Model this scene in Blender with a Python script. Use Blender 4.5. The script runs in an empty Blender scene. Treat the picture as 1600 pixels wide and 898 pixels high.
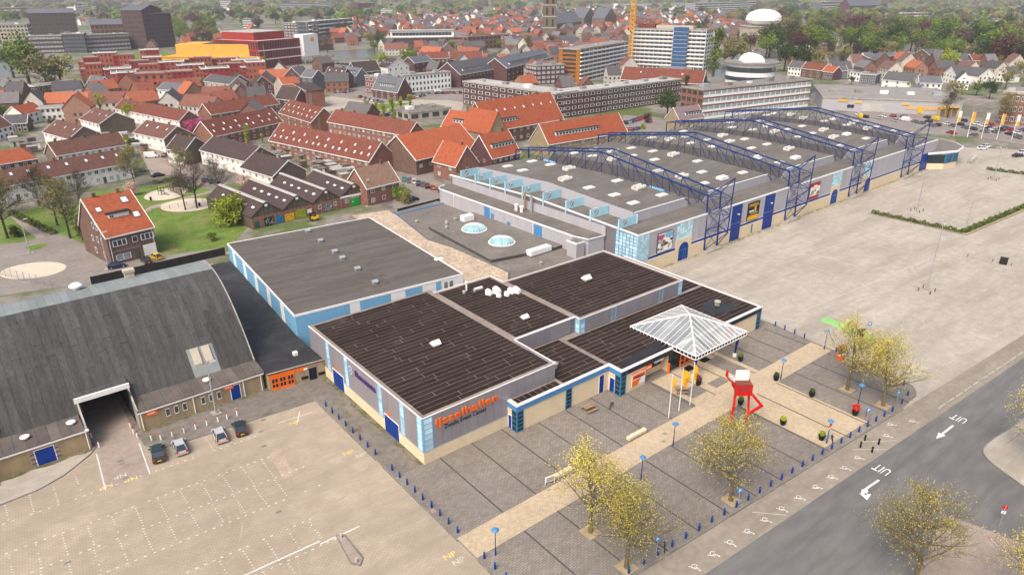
import bpy, bmesh, math, random
from mathutils import Vector, Matrix
random.seed(7)
R = math.radians
S = bpy.context.scene
COL = S.collection
# ---------------------------------------------------------------- camera
CX, CY, FPX = 800.0, 449.0, 1093.0
PIT, AX, HC = R(23.2), R(51.0), 60.0
cd = bpy.data.cameras.new('camera'); cam = bpy.data.objects.new('camera', cd); COL.objects.link(cam)
cd.sensor_width = 36; cd.lens = FPX / 1600 * 36; cd.clip_start = 1; cd.clip_end = 20000
cam.location = (0, 0, HC); cam.rotation_euler = (R(90) - PIT, 0, AX - R(90)); S.camera = cam
# ---------------------------------------------------------------- sky and sun (overcast)
SUN_EL, SUN_AZ = R(52), R(200)      # elevation, direction the light comes from (angle from +X)
w = bpy.data.worlds.new('World'); S.world = w; w.use_nodes = True
nt = w.node_tree; bg = nt.nodes['Background']
sk = nt.nodes.new('ShaderNodeTexSky'); sk.sky_type = 'NISHITA'; sk.sun_disc = False
sk.sun_elevation = SUN_EL; sk.sun_rotation = R(90) - SUN_AZ
sk.air_density = 1.0; sk.dust_density = 6.0; sk.ozone_density = 1.0
nt.links.new(sk.outputs[0], bg.inputs[0]); bg.inputs[1].default_value = 0.14
sl = bpy.data.lights.new('sun', 'SUN'); sun = bpy.data.objects.new('sun', sl); COL.objects.link(sun)
sl.energy = 1.5; sl.angle = R(28); sl.color = (1.0, 0.91, 0.79)
sd = Vector((math.cos(SUN_AZ) * math.cos(SUN_EL), math.sin(SUN_AZ) * math.cos(SUN_EL), math.sin(SUN_EL)))
sun.rotation_euler = sd.to_track_quat('Z', 'Y').to_euler(); sun.location = (0, 0, 300)
vs = S.view_settings; vs.view_transform = 'Standard'; vs.look = 'None'; vs.exposure = 0.64; vs.gamma = 1
S.render.filter_size = 1.1

# ---------------------------------------------------------------- survey: a sight line of the photograph to a point of the site at height z
def ray(px, py):
    a = (px - CX) / FPX; b = (CY - py) / FPX
    f = math.cos(PIT) + b * math.sin(PIT); z = -math.sin(PIT) + b * math.cos(PIT)
    return (f * math.cos(AX) + a * math.sin(AX), f * math.sin(AX) - a * math.cos(AX), z)
def W(px, py, z=0.0):
    d = ray(px, py); t = (z - HC) / d[2]
    return Vector((d[0] * t, d[1] * t, 0))
def proj(x, y, z=0):
    z -= HC; f = x * math.cos(AX) + y * math.sin(AX); r = x * math.sin(AX) - y * math.cos(AX)
    fw = f * math.cos(PIT) - z * math.sin(PIT); up = f * math.sin(PIT) + z * math.cos(PIT)
    return (CX + FPX * r / fw, CY - FPX * up / fw, fw) if fw > 1 else (-9999, -9999, -1)
def height(px, py, top):
    p = W(px, py); lo, hi = 0.0, 110.0
    for _ in range(40):
        m = (lo + hi) / 2
        if proj(p.x, p.y, m)[1] > top: lo = m
        else: hi = m
    return lo

# ---------------------------------------------------------------- materials
MATS = {}
def M(name, rgb, rough=0.8, var=0.12, sc=0.6, rnd=0.0, metal=0.0, bump=0.0, fine=0.0, dirt=None, stretch=None, alpha=1.0, spec=0.18, obj=False):
    if name in MATS: return MATS[name]
    m = bpy.data.materials.new(name); m.use_nodes = True; t = m.node_tree; N = t.nodes; L = t.links
    b = N['Principled BSDF']; b.inputs['Roughness'].default_value = rough; b.inputs['Metallic'].default_value = metal
    b.inputs['Specular IOR Level'].default_value = spec
    b.inputs['Alpha'].default_value = alpha
    geo = N.new('ShaderNodeNewGeometry'); pos = geo.outputs['Position']
    if obj:
        tc = N.new('ShaderNodeTexCoord'); pos = tc.outputs['Object']
    if stretch:
        mp = N.new('ShaderNodeMapping'); L.new(pos, mp.inputs[0]); mp.inputs['Scale'].default_value = stretch; pos = mp.outputs[0]
    n = N.new('ShaderNodeTexNoise'); n.inputs['Scale'].default_value = sc; n.inputs['Detail'].default_value = 6; n.inputs['Roughness'].default_value = 0.65
    L.new(pos, n.inputs['Vector'])
    mr = N.new('ShaderNodeMapRange'); L.new(n.outputs[0], mr.inputs[0])
    mr.inputs[1].default_value = 0.28; mr.inputs[2].default_value = 0.72; mr.inputs[3].default_value = 1 - var; mr.inputs[4].default_value = 1 + var
    val = mr.outputs[0]
    if fine:
        n2 = N.new('ShaderNodeTexNoise'); n2.inputs['Scale'].default_value = sc * 9; n2.inputs['Detail'].default_value = 3; L.new(pos, n2.inputs['Vector'])
        m2 = N.new('ShaderNodeMapRange'); L.new(n2.outputs[0], m2.inputs[0]); m2.inputs[1].default_value = 0.3; m2.inputs[2].default_value = 0.7
        m2.inputs[3].default_value = 1 - fine; m2.inputs[4].default_value = 1 + fine
        mu = N.new('ShaderNodeMath'); mu.operation = 'MULTIPLY'; L.new(val, mu.inputs[0]); L.new(m2.outputs[0], mu.inputs[1]); val = mu.outputs[0]
    if rnd:
        oi = N.new('ShaderNodeObjectInfo'); m3 = N.new('ShaderNodeMapRange'); L.new(oi.outputs['Random'], m3.inputs[0])
        m3.inputs[3].default_value = 1 - rnd; m3.inputs[4].default_value = 1 + rnd
        mu = N.new('ShaderNodeMath'); mu.operation = 'MULTIPLY'; L.new(val, mu.inputs[0]); L.new(m3.outputs[0], mu.inputs[1]); val = mu.outputs[0]
    vm = N.new('ShaderNodeVectorMath'); vm.operation = 'SCALE'; vm.inputs[0].default_value = rgb[:3]; L.new(val, vm.inputs['Scale'])
    colout = vm.outputs[0]
    if dirt:      # (rgb, scale, threshold, softness): irregular stains with a shape of their own
        dn = N.new('ShaderNodeTexNoise'); dn.inputs['Scale'].default_value = dirt[1]; dn.inputs['Detail'].default_value = 8; dn.inputs['Roughness'].default_value = 0.7
        if len(dirt) > 4:
            dm = N.new('ShaderNodeMapping'); dm.inputs['Scale'].default_value = dirt[4]; dm.inputs['Rotation'].default_value = (0, 0, R(4)); L.new(geo.outputs['Position'], dm.inputs[0]); L.new(dm.outputs[0], dn.inputs['Vector'])
        else: L.new(geo.outputs['Position'], dn.inputs['Vector'])
        dr = N.new('ShaderNodeMapRange'); L.new(dn.outputs[0], dr.inputs[0]); dr.inputs[1].default_value = dirt[2]; dr.inputs[2].default_value = dirt[2] + dirt[3]
        mx = N.new('ShaderNodeMix'); mx.data_type = 'RGBA'; L.new(dr.outputs[0], mx.inputs[0]); L.new(colout, mx.inputs[6]); mx.inputs[7].default_value = (*dirt[0], 1); colout = mx.outputs[2]
    L.new(colout, b.inputs['Base Color'])
    if bump:
        bp = N.new('ShaderNodeBump'); bp.inputs['Strength'].default_value = bump; bp.inputs['Distance'].default_value = 0.05; L.new(val, bp.inputs['Height']); L.new(bp.outputs[0], b.inputs['Normal'])
    MATS[name] = m; return m
def ramp_mat(name, stops, rough=0.85, var=0.15, sc=0.5):
    """colour picked per object from a few real colours of its kind"""
    m = M(name, (1, 1, 1), rough, var, sc); t = m.node_tree; N = t.nodes; L = t.links
    oi = N.new('ShaderNodeObjectInfo'); cr = N.new('ShaderNodeValToRGB'); cr.color_ramp.interpolation = 'CONSTANT'
    L.new(oi.outputs['Random'], cr.inputs[0]); e = cr.color_ramp.elements
    while len(e) < len(stops): e.new(0.5)
    for i, c in enumerate(stops): e[i].position = i / len(stops); e[i].color = (*c, 1)
    vm = [n for n in N if n.type == 'VECT_MATH'][0]; L.new(cr.outputs[0], vm.inputs[0]); return m
def tile_mat(name, rgb, var=0.22, moss=None):
    """clay tiles: courses across the slope give a fine ribbed shading, tone varies in blotches"""
    m = M(name, rgb, 0.85, var, 0.9, fine=0.2, rnd=0.08, dirt=moss); t = m.node_tree; N = t.nodes; L = t.links
    geo = N.new('ShaderNodeNewGeometry'); sx = N.new('ShaderNodeSeparateXYZ'); L.new(geo.outputs['Position'], sx.inputs[0])
    mu = N.new('ShaderNodeMath'); mu.operation = 'MULTIPLY'; mu.inputs[1].default_value = 26.0; L.new(sx.outputs[2], mu.inputs[0])
    sn = N.new('ShaderNodeMath'); sn.operation = 'SINE'; L.new(mu.outputs[0], sn.inputs[0])
    bp = N.new('ShaderNodeBump'); bp.inputs['Strength'].default_value = 0.6; bp.inputs['Distance'].default_value = 0.04; L.new(sn.outputs[0], bp.inputs['Height'])
    L.new(bp.outputs[0], N['Principled BSDF'].inputs['Normal']); return m
def brick_mat(name, c1, c2, mortar, bw, bh, ms=0.02, rough=0.85, var=0.1, sc=0.08, off=0.5, rot=0.0, dirt=None, fine=0.0, rw=None):
    m = M(name, (1, 1, 1), rough, var, sc, fine=fine, dirt=dirt); t = m.node_tree; N = t.nodes; L = t.links
    geo = N.new('ShaderNodeNewGeometry'); mp = N.new('ShaderNodeMapping'); mp.inputs['Rotation'].default_value = (0, 0, rot); L.new(geo.outputs['Position'], mp.inputs[0])
    br = N.new('ShaderNodeTexBrick'); L.new(mp.outputs[0], br.inputs[0]); br.inputs['Scale'].default_value = 1.0
    br.inputs['Brick Width'].default_value = bw; br.inputs['Row Height'].default_value = bh; br.inputs['Mortar Size'].default_value = ms; br.offset = off
    br.inputs['Color1'].default_value = (*c1, 1); br.inputs['Color2'].default_value = (*c2, 1); br.inputs['Mortar'].default_value = (*mortar, 1)
    vm = [n for n in N if n.type == 'VECT_MATH'][0]; L.new(br.outputs[0], vm.inputs[0]); return m
def glass_mat(name, rgb, alpha=1.0, rough=0.08):
    m = M(name, rgb, rough, 0.25, 0.35, alpha=alpha, spec=0.6, rnd=0.25); return m

M('cream', (0.68, 0.56, 0.38), var=0.08, sc=0.35, fine=0.05)
M('clad', (0.29, 0.275, 0.30), 0.45, 0.05, 0.3, rnd=0.05, metal=0.25)
M('clad2', (0.40, 0.39, 0.42), 0.5, 0.05, 0.3, rnd=0.05)
M('cladcore', (0.17, 0.16, 0.175), 0.6)
M('white', (0.78, 0.77, 0.75), 0.5, 0.05, 0.8)
M('whitewall', (0.74, 0.72, 0.67), 0.8, 0.12, 0.5, fine=0.05)
M('blue', (0.004, 0.036, 0.23), 0.4, 0.06, 1.0)
M('steelblue', (0.005, 0.032, 0.145), 0.4, 0.12, 1.5)
M('midblue', (0.07, 0.22, 0.45), 0.5, 0.08, 1.0)
M('navy', (0.012, 0.016, 0.035), 0.35, 0.2, 0.7)
M('ltblue', (0.36, 0.60, 0.70), 0.4, 0.08, 0.9, rnd=0.08)
M('stripeblue', (0.19, 0.43, 0.64), 0.55, 0.06, 0.7)
M('stripewhite', (0.80, 0.80, 0.78), 0.55, 0.06, 0.7)
M('teal', (0.02, 0.17, 0.32), 0.4, 0.1, 1.0)
glass_mat('paneblue', (0.50, 0.68, 0.74), rough=0.15)
glass_mat('panedark', (0.012, 0.022, 0.035))
glass_mat('glass', (0.05, 0.062, 0.075))
glass_mat('glasslt', (0.30, 0.34, 0.36), rough=0.15)
glass_mat('domepane', (0.20, 0.40, 0.43), rough=0.2)
glass_mat('skypane', (0.74, 0.78, 0.80), rough=0.2)
glass_mat('roofglass', (0.50, 0.56, 0.58), alpha=0.5, rough=0.1)
M('orange', (0.80, 0.15, 0.012), 0.5, 0.08, 1.0)
M('flagyellow', (0.80, 0.36, 0.015), 0.6, 0.12, 1.0)
M('red', (0.52, 0.012, 0.012), 0.45, 0.1, 0.8)
M('black', (0.012, 0.012, 0.013), 0.5, 0.2, 1.0)
M('dark', (0.025, 0.024, 0.024), 0.7, 0.2, 0.8)
M('letter', (0.03, 0.025, 0.05), 0.5)
M('purple', (0.05, 0.03, 0.13), 0.5)
M('steel', (0.42, 0.43, 0.45), 0.45, 0.1, 1.0, metal=0.4)
M('concrete', (0.36, 0.34, 0.30), 0.9, 0.2, 0.8, fine=0.1, dirt=((0.16, 0.15, 0.12), 0.5, 0.5, 0.25))
M('kerb', (0.19, 0.18, 0.165), 0.9, 0.2, 0.8, rnd=0.1)
M('paint', (0.70, 0.69, 0.66), 0.7, 0.25, 1.2, fine=0.2)
M('paintfaint', (0.50, 0.455, 0.395), 0.8, 0.25, 1.2, fine=0.2)
M('paintyellow', (0.62, 0.46, 0.16), 0.7, 0.3, 1.2, fine=0.2)
M('paintgreen', (0.24, 0.50, 0.17), 0.8, 0.15, 0.7, fine=0.12)
M('sheet', (0.032, 0.022, 0.019), 0.9, 0.22, 0.35, rnd=0.24, spec=0.08, fine=0.15, dirt=((0.085, 0.068, 0.060), 0.13, 0.58, 0.2))
M('seam', (0.25, 0.205, 0.18), 0.9, 0.25, 0.5)
M('sheetgrey', (0.112, 0.098, 0.088), 0.85, 0.14, 0.25, rnd=0.11, fine=0.08, dirt=((0.16, 0.14, 0.125), 0.10, 0.58, 0.2), stretch=(0.25, 1, 1))
M('seamgrey', (0.085, 0.075, 0.07), 0.9, 0.2, 0.5)
M('sheetarch', (0.066, 0.066, 0.066), 0.85, 0.28, 0.5, rnd=0.16, fine=0.28, stretch=(2.5, 0.35, 0.35))
M('archdeck', (0.045, 0.046, 0.05), 0.9, 0.2, 0.5)
M('archnew', (0.20, 0.225, 0.225), 0.7, 0.12, 0.5, rnd=0.1)
M('eavestrip', (0.115, 0.098, 0.088), 0.85, 0.25, 0.5, rnd=0.16, fine=0.15)
M('felt', (0.165, 0.15, 0.132), 0.9, 0.2, 0.15, fine=0.14, dirt=((0.26, 0.24, 0.20), 0.22, 0.55, 0.22))
brick_mat('felthall', (0.165, 0.150, 0.134), (0.130, 0.118, 0.106), (0.080, 0.073, 0.067), 7.0, 1.1, 0.035, 0.9, 0.14, 0.12, rot=-0.02, fine=0.08, dirt=((0.26, 0.23, 0.19), 0.16, 0.62, 0.18))
M('feltdark', (0.032, 0.031, 0.032), 0.55, 0.3, 0.4, dirt=((0.075, 0.075, 0.08), 0.18, 0.5, 0.2))
M('feltvalley', (0.085, 0.078, 0.074), 0.9, 0.15, 0.3)
M('gravelroof', (0.44, 0.35, 0.26), 0.95, 0.22, 0.3, fine=0.35, dirt=((0.22, 0.17, 0.07), 0.25, 0.62, 0.08))
M('rooflite', (0.62, 0.60, 0.55), 0.5, 0.08, 0.8)
M('puddle', (0.03, 0.027, 0.026), 0.12, 0.2, 0.5)
# ground
M('town', (0.20, 0.18, 0.155), 0.95, 0.35, 0.03, fine=0.3, dirt=((0.10, 0.13, 0.045), 0.02, 0.50, 0.06))
brick_mat('lot', (0.39, 0.325, 0.247), (0.345, 0.288, 0.217), (0.27, 0.223, 0.168), 0.6, 0.3, 0.03, 0.95, 0.16, 0.045, fine=0.09, rot=0.1, dirt=((0.29, 0.242, 0.187), 0.28, 0.47, 0.24, (.16, 1, 1)))
brick_mat('lotpale', (0.43, 0.385, 0.325), (0.39, 0.35, 0.295), (0.31, 0.275, 0.23), 0.6, 0.3, 0.03, 0.95, 0.14, 0.06, fine=0.1, dirt=((0.28, 0.25, 0.205), 0.22, 0.47, 0.24, (.16, 1, 1)))
brick_mat('plaza', (0.255, 0.226, 0.194), (0.195, 0.172, 0.148), (0.135, 0.119, 0.103), 0.6, 0.3, 0.03, 0.9, 0.16, 0.09, fine=0.08, dirt=((0.20, 0.18, 0.16), 0.08, 0.56, 0.2))
brick_mat('plazawet', (0.215, 0.19, 0.165), (0.18, 0.16, 0.14), (0.14, 0.125, 0.105), 0.42, 0.21, 0.03, 0.9, 0.22, 0.12, fine=0.15, dirt=((0.10, 0.095, 0.05), 0.2, 0.56, 0.12))
brick_mat('path', (0.52, 0.415, 0.285), (0.45, 0.36, 0.245), (0.36, 0.29, 0.205), 0.42, 0.21, 0.03, 0.9, 0.1, 0.2, fine=0.1)
brick_mat('klinker', (0.36, 0.29, 0.245), (0.31, 0.25, 0.21), (0.24, 0.2, 0.17), 0.42, 0.21, 0.03, 0.9, 0.15, 0.1, fine=0.1)
M('lane', (0.265, 0.23, 0.187), 0.95, 0.14, 0.12, fine=0.12, dirt=((0.20, 0.175, 0.142), 0.3, 0.48, 0.2, (.15, 1, 1)))
M('mosswet', (0.17, 0.15, 0.12), 0.95, 0.25, 0.5, fine=0.25, dirt=((0.085, 0.09, 0.03), 0.9, 0.44, 0.12))
M('patch', (0.385, 0.30, 0.235), 0.95, 0.2, 0.5, fine=0.2)
M('track', (0.34, 0.285, 0.22), 0.95, 0.2, 0.6, fine=0.2)
M('moss', (0.36, 0.32, 0.26), 0.95, 0.2, 0.5, fine=0.25, dirt=((0.15, 0.15, 0.05), 0.9, 0.46, 0.12))
M('stripdark', (0.085, 0.078, 0.072), 0.9, 0.15, 0.6)
M('asphalt', (0.150, 0.147, 0.143), 0.85, 0.16, 0.08, fine=0.12, dirt=((0.108, 0.105, 0.103), 0.4, 0.5, 0.2, (.08, 1, 1)), stretch=(0.35, 1, 1))
M('street', (0.23, 0.205, 0.185), 0.9, 0.18, 0.1, fine=0.12)
M('grass', (0.115, 0.18, 0.03), 0.95, 0.35, 0.3, fine=0.35, dirt=((0.20, 0.18, 0.085), 0.13, 0.50, 0.16))
M('sand', (0.56, 0.48, 0.38), 0.95, 0.12, 0.5)
M('earth', (0.34, 0.26, 0.16), 0.95, 0.25, 0.8)
M('water', (0.11, 0.12, 0.115), 0.12, 0.1, 0.2, spec=0.5)
# walls and roofs of the town
tile_mat('tileorange', (0.33, 0.09, 0.042), 0.28, ((0.13, 0.05, 0.03), 0.9, 0.62, 0.05))
tile_mat('tilered', (0.165, 0.056, 0.038), 0.34)
tile_mat('tilebrown', (0.125, 0.062, 0.048), 0.25, ((0.24, 0.17, 0.07), 0.35, 0.64, 0.1))
tile_mat('tiledark', (0.068, 0.048, 0.045), 0.25)
tile_mat('tilegrey', (0.095, 0.093, 0.10), 0.2)
tile_mat('tilemauve', (0.20, 0.15, 0.155), 0.2)
tile_mat('tilesand', (0.215, 0.135, 0.095), 0.25)
brick_mat('brickbrown', (0.155, 0.085, 0.062), (0.12, 0.068, 0.05), (0.17, 0.13, 0.11), 0.44, 0.14, 0.015, var=0.2, sc=0.5)
brick_mat('brickred', (0.25, 0.105, 0.072), (0.20, 0.085, 0.06), (0.24, 0.17, 0.14), 0.44, 0.14, 0.015, var=0.18, sc=0.5)
brick_mat('brickdark', (0.115, 0.05, 0.05), (0.09, 0.042, 0.043), (0.12, 0.08, 0.08), 0.44, 0.14, 0.015, var=0.15, sc=0.5)
brick_mat('bricktan', (0.33, 0.25, 0.15), (0.28, 0.21, 0.125), (0.30, 0.25, 0.18), 0.44, 0.14, 0.015, var=0.15, sc=0.5)
brick_mat('brickgable', (0.165, 0.125, 0.095), (0.14, 0.105, 0.08), (0.2, 0.16, 0.13), 0.44, 0.14, 0.015, var=0.15, sc=0.5)
M('redrender', (0.37, 0.105, 0.065), 0.8, 0.12, 0.3, rnd=0.15)
M('theatreyellow', (0.70, 0.36, 0.065), 0.8, 0.1, 0.1, fine=0.08)
M('theatrered', (0.31, 0.032, 0.028), 0.6, 0.1, 0.2)
M('rust', (0.33, 0.125, 0.022), 0.7, 0.1, 0.2)
M('purplebrown', (0.115, 0.06, 0.055), 0.8, 0.12, 0.2)
M('brownbrick', (0.20, 0.105, 0.05), 0.8, 0.12, 0.2)
M('roofgrey', (0.24, 0.225, 0.21), 0.9, 0.2, 0.15, fine=0.1, rnd=0.15)
M('rooflight', (0.40, 0.385, 0.36), 0.9, 0.15, 0.1, fine=0.08)
M('slate', (0.12, 0.125, 0.14), 0.6, 0.15, 0.3)
M('wood', (0.125, 0.098, 0.08), 0.9, 0.3, 1.5, rnd=0.25)
M('woodlt', (0.30, 0.21, 0.12), 0.9, 0.2, 1.5)
M('green', (0.01, 0.30, 0.05), 0.5, 0.1, 1.0)
M('greendark', (0.01, 0.10, 0.07), 0.6, 0.1, 1.0)
M('yellow', (0.75, 0.40, 0.01), 0.5, 0.08, 1.0)
M('scaffold', (0.03, 0.10, 0.24), 0.7, 0.3, 0.35)
M('stone', (0.46, 0.40, 0.32), 0.85, 0.12, 0.5)
ramp_mat('townroof', [(0.25, 0.085, 0.055), (0.09, 0.085, 0.09), (0.19, 0.08, 0.06), (0.12, 0.11, 0.11), (0.36, 0.115, 0.06), (0.075, 0.072, 0.08), (0.16, 0.09, 0.075), (0.16, 0.15, 0.15)])
ramp_mat('townwall', [(0.25, 0.12, 0.085), (0.5, 0.47, 0.42), (0.16, 0.09, 0.075), (0.30, 0.17, 0.12), (0.55, 0.50, 0.42), (0.21, 0.12, 0.10)])
# foliage
M('bark', (0.14, 0.115, 0.065), 0.95, 0.3, 2.0, dirt=((0.20, 0.19, 0.03), 1.2, 0.60, 0.08))
M('barkdark', (0.06, 0.05, 0.042), 0.95, 0.3, 2.0)
M('bud', (0.58, 0.49, 0.09), 0.9, 0.4, 0.8, rnd=0.12, obj=True)
M('leafolive', (0.20, 0.185, 0.065), 0.9, 0.45, 0.8, rnd=0.2, obj=True)
ramp_mat('leaf', [(0.075, 0.115, 0.026), (0.10, 0.14, 0.035), (0.055, 0.095, 0.03), (0.15, 0.17, 0.045), (0.12, 0.105, 0.065), (0.09, 0.13, 0.04), (0.14, 0.115, 0.075), (0.18, 0.185, 0.05), (0.11, 0.095, 0.075), (0.07, 0.11, 0.04)], var=0.5, sc=0.25)
M('leafbright', (0.26, 0.31, 0.03), 0.9, 0.4, 0.5, rnd=0.1)
M('leafmid', (0.135, 0.19, 0.03), 0.9, 0.45, 0.5, rnd=0.15)
M('leafdark', (0.045, 0.075, 0.02), 0.9, 0.4, 0.5, rnd=0.15)
M('leafred', (0.11, 0.045, 0.045), 0.9, 0.4, 0.5, rnd=0.15)
M('leafpink', (0.50, 0.10, 0.22), 0.9, 0.4, 0.5)
M('blossom', (0.55, 0.38, 0.33), 0.9, 0.3, 0.5)
M('leafbrown', (0.13, 0.10, 0.07), 0.9, 0.4, 0.5, rnd=0.2)
M('hedge', (0.075, 0.105, 0.02), 0.9, 0.5, 1.2, dirt=((0.22, 0.20, 0.05), 0.8, 0.56, 0.12))

# ---------------------------------------------------------------- mesh helpers
class MB:
    def __init__(s): s.v = []; s.f = []; s.mi = []; s.cur = 0
    def add(s, vs, fs):
        o = len(s.v); s.v += [tuple(v) for v in vs]; s.f += [tuple(o + i for i in f) for f in fs]; s.mi += [s.cur] * len(fs); return s
    def box(s, x0, x1, y0, y1, z0, z1):
        return s.add([(x0, y0, z0), (x1, y0, z0), (x1, y1, z0), (x0, y1, z0), (x0, y0, z1), (x1, y0, z1), (x1, y1, z1), (x0, y1, z1)],
              [(3, 2, 1, 0), (4, 5, 6, 7), (0, 1, 5, 4), (1, 2, 6, 5), (2, 3, 7, 6), (3, 0, 4, 7)])
    def prism(s, pts, z0, z1):
        """vertical prism over a counter-clockwise outline; z1 may be a list"""
        n = len(pts); zt = z1 if isinstance(z1, (list, tuple)) else [z1] * n
        s.add([(p[0], p[1], z0) for p in pts] + [(p[0], p[1], z) for p, z in zip(pts, zt)],
              [tuple(range(n - 1, -1, -1)), tuple(range(n, 2 * n))] + [(i, (i + 1) % n, n + (i + 1) % n, n + i) for i in range(n)]); return s
    def extr(s, prof, x0, x1):
        """profile of (y, z) points, counter-clockwise seen from +x, swept along x"""
        n = len(prof)
        s.add([(x0, y, z) for y, z in prof] + [(x1, y, z) for y, z in prof],
              [tuple(range(n - 1, -1, -1)), tuple(range(n, 2 * n))] + [(i, (i + 1) % n, n + (i + 1) % n, n + i) for i in range(n)]); return s
    def poly(s, pts): return s.add(pts, [tuple(range(len(pts)))])
    def tube(s, p0, p1, r0, r1=None, n=6, cap=True):
        r1 = r0 if r1 is None else r1; p0 = Vector(p0); p1 = Vector(p1); d = p1 - p0
        if d.length < 1e-6: return s
        q = d.to_track_quat('Z', 'Y'); vs = []
        for p, r in ((p0, r0), (p1, r1)):
            for i in range(n):
                a = 2 * math.pi * i / n; vs.append(p + q @ Vector((math.cos(a) * r, math.sin(a) * r, 0)))
        fs = [(i, (i + 1) % n, n + (i + 1) % n, n + i) for i in range(n)]
        if cap: fs += [tuple(range(n - 1, -1, -1)), tuple(range(n, 2 * n))]
        return s.add(vs, fs)
    def lathe(s, prof, n=16, c=(0, 0, 0)):
        vs = []
        for r, z in prof:
            for i in range(n):
                a = 2 * math.pi * i / n; vs.append((c[0] + r * math.cos(a), c[1] + r * math.sin(a), c[2] + z))
        fs = []
        for k in range(len(prof) - 1):
            for i in range(n): fs.append((k * n + i, k * n + (i + 1) % n, (k + 1) * n + (i + 1) % n, (k + 1) * n + i))
        fs += [tuple(range(n - 1, -1, -1)), tuple(range((len(prof) - 1) * n, len(prof) * n))]
        return s.add(vs, fs)
    def mesh(s, name, mats):
        me = bpy.data.meshes.new(name); me.from_pydata(s.v, [], s.f)
        if not isinstance(mats, (list, tuple)): mats = [mats]
        for m in mats: me.materials.append(MATS[m] if isinstance(m, str) else m)
        if len(mats) > 1: me.polygons.foreach_set('material_index', s.mi)
        me.update(); return me
def obj(name, me, parent=None, loc=(0, 0, 0), rz=0.0, sc=None):
    o = bpy.data.objects.new(name, me); COL.objects.link(o); o.location = loc
    if rz: o.rotation_euler = (0, 0, rz)
    if sc: o.scale = sc
    if parent: o.parent = parent
    return o
def P(name, mb, mats, parent=None, loc=(0, 0, 0), rz=0.0):
    return obj(name, mb.mesh(name, mats), parent, loc, rz)
def tag(o, label, cat, group=None):
    o['label'] = label; o['category'] = cat
    if group: o['group'] = group
    return o
def thing(name, label, cat, loc=(0, 0, 0), rz=0.0, group=None):
    return tag(obj(name, None, None, loc, rz), label, cat, group)
def struct(name, mb, mats, parent=None):
    o = P(name, mb, mats, parent)
    if parent is None: o['kind'] = 'structure'
    return o
UNIT = {}
def ubox(name, mat, x0, x1, y0, y1, z0, z1, parent=None):
    """a box part that shares one unit mesh with its like"""
    if mat not in UNIT: UNIT[mat] = MB().box(-.5, .5, -.5, .5, -.5, .5).mesh('block_' + mat, mat)
    return obj(name, UNIT[mat], parent, ((x0 + x1) / 2, (y0 + y1) / 2, (z0 + z1) / 2), 0, (x1 - x0, y1 - y0, z1 - z0))
def copy_tree(o, parent=None):
    c = o.copy(); COL.objects.link(c)
    if parent: c.parent = parent
    for ch in list(o.children): copy_tree(ch, c)
    return c
def arc(cx, cy, r, a0, a1, n): return [(cx + r * math.cos(a0 + (a1 - a0) * i / n), cy + r * math.sin(a0 + (a1 - a0) * i / n)) for i in range(n + 1)]
def text_mesh(txt, size, depth, mat, bold=0.0, shear=0.0, space=1.0):
    c = bpy.data.curves.new('lettering', 'FONT'); c.body = txt; c.size = size; c.extrude = depth; c.offset = bold; c.shear = shear; c.space_character = space; c.resolution_u = 3
    o = bpy.data.objects.new('lettering', c); COL.objects.link(o)
    bpy.context.view_layer.update()
    me = bpy.data.meshes.new_from_object(o.evaluated_get(bpy.context.evaluated_depsgraph_get()))
    bpy.data.objects.remove(o); bpy.data.curves.remove(c)
    me.materials.clear(); me.materials.append(MATS[mat]); return me
def lettering(name, txt, width, height, depth, mat, parent, loc, rot, bold=0.0, space=1.0, flip=False):
    """raised or painted letters fitted to width x height, standing on the wall they belong to"""
    me = text_mesh(txt, 1.0, 0.02, mat, bold, 0, space)
    xs = [v.co.x for v in me.vertices]; ys = [v.co.y for v in me.vertices]
    sx = width / (max(xs) - min(xs)); sy = height / (max(ys) - min(ys)); x0 = min(xs); y0 = min(ys)
    for v in me.vertices: v.co = ((v.co.x - x0) * sx, (v.co.y - y0) * sy, v.co.z * depth / 0.04 + depth / 2)
    o = obj(name, me, parent, loc); o.rotation_euler = rot; return o
# window meshes: frame (slot 0) round a recessed pane (slot 1); unit square in x,z, facing -y
def window_mesh(key, bars_x=(), bars_z=(), fr=0.07, frame='white', pane='glass'):
    if key in UNIT: return UNIT[key]
    m = MB()
    m.box(-.5, -.5 + fr, -.06, .04, -.5, .5); m.box(.5 - fr, .5, -.06, .04, -.5, .5)
    m.box(-.5 + fr, .5 - fr, -.06, .04, -.5, -.5 + fr); m.box(-.5 + fr, .5 - fr, -.06, .04, .5 - fr, .5)
    for b in bars_x: m.box(b - fr * .4, b + fr * .4, -.055, .03, -.5 + fr, .5 - fr)
    for b in bars_z: m.box(-.5 + fr, .5 - fr, -.05, .03, b - fr * .4, b + fr * .4)
    m.cur = 1; m.box(-.5 + fr, .5 - fr, -.02, .02, -.5 + fr, .5 - fr)
    UNIT[key] = m.mesh('window_' + key, [frame, pane]); return UNIT[key]
window_mesh('w1'); window_mesh('w2', (0,)); window_mesh('w3', (-.17, .17)); window_mesh('wd', (0,), (0.2,), 0.05, 'white', 'glass')
window_mesh('sky', (), (), 0.10, 'slate', 'skypane'); window_mesh('dk', (), (), 0.06, 'dark', 'glass'); window_mesh('wl', (0,), (), 0.05, 'white', 'glasslt')
window_mesh('block', (-.25, 0, .25), (-.33, -.165, 0, .165, .33), 0.03, 'ltblue', 'paneblue')
def window(key, parent, x, y, z, wd, ht, face=0.0, name='window', depth=1.0):
    """face: turn about z in degrees, 0 looks along -y of the parent"""
    o = obj(name, UNIT[key], parent, (x, y, z), R(face), (wd, depth, ht)); return o
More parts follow.
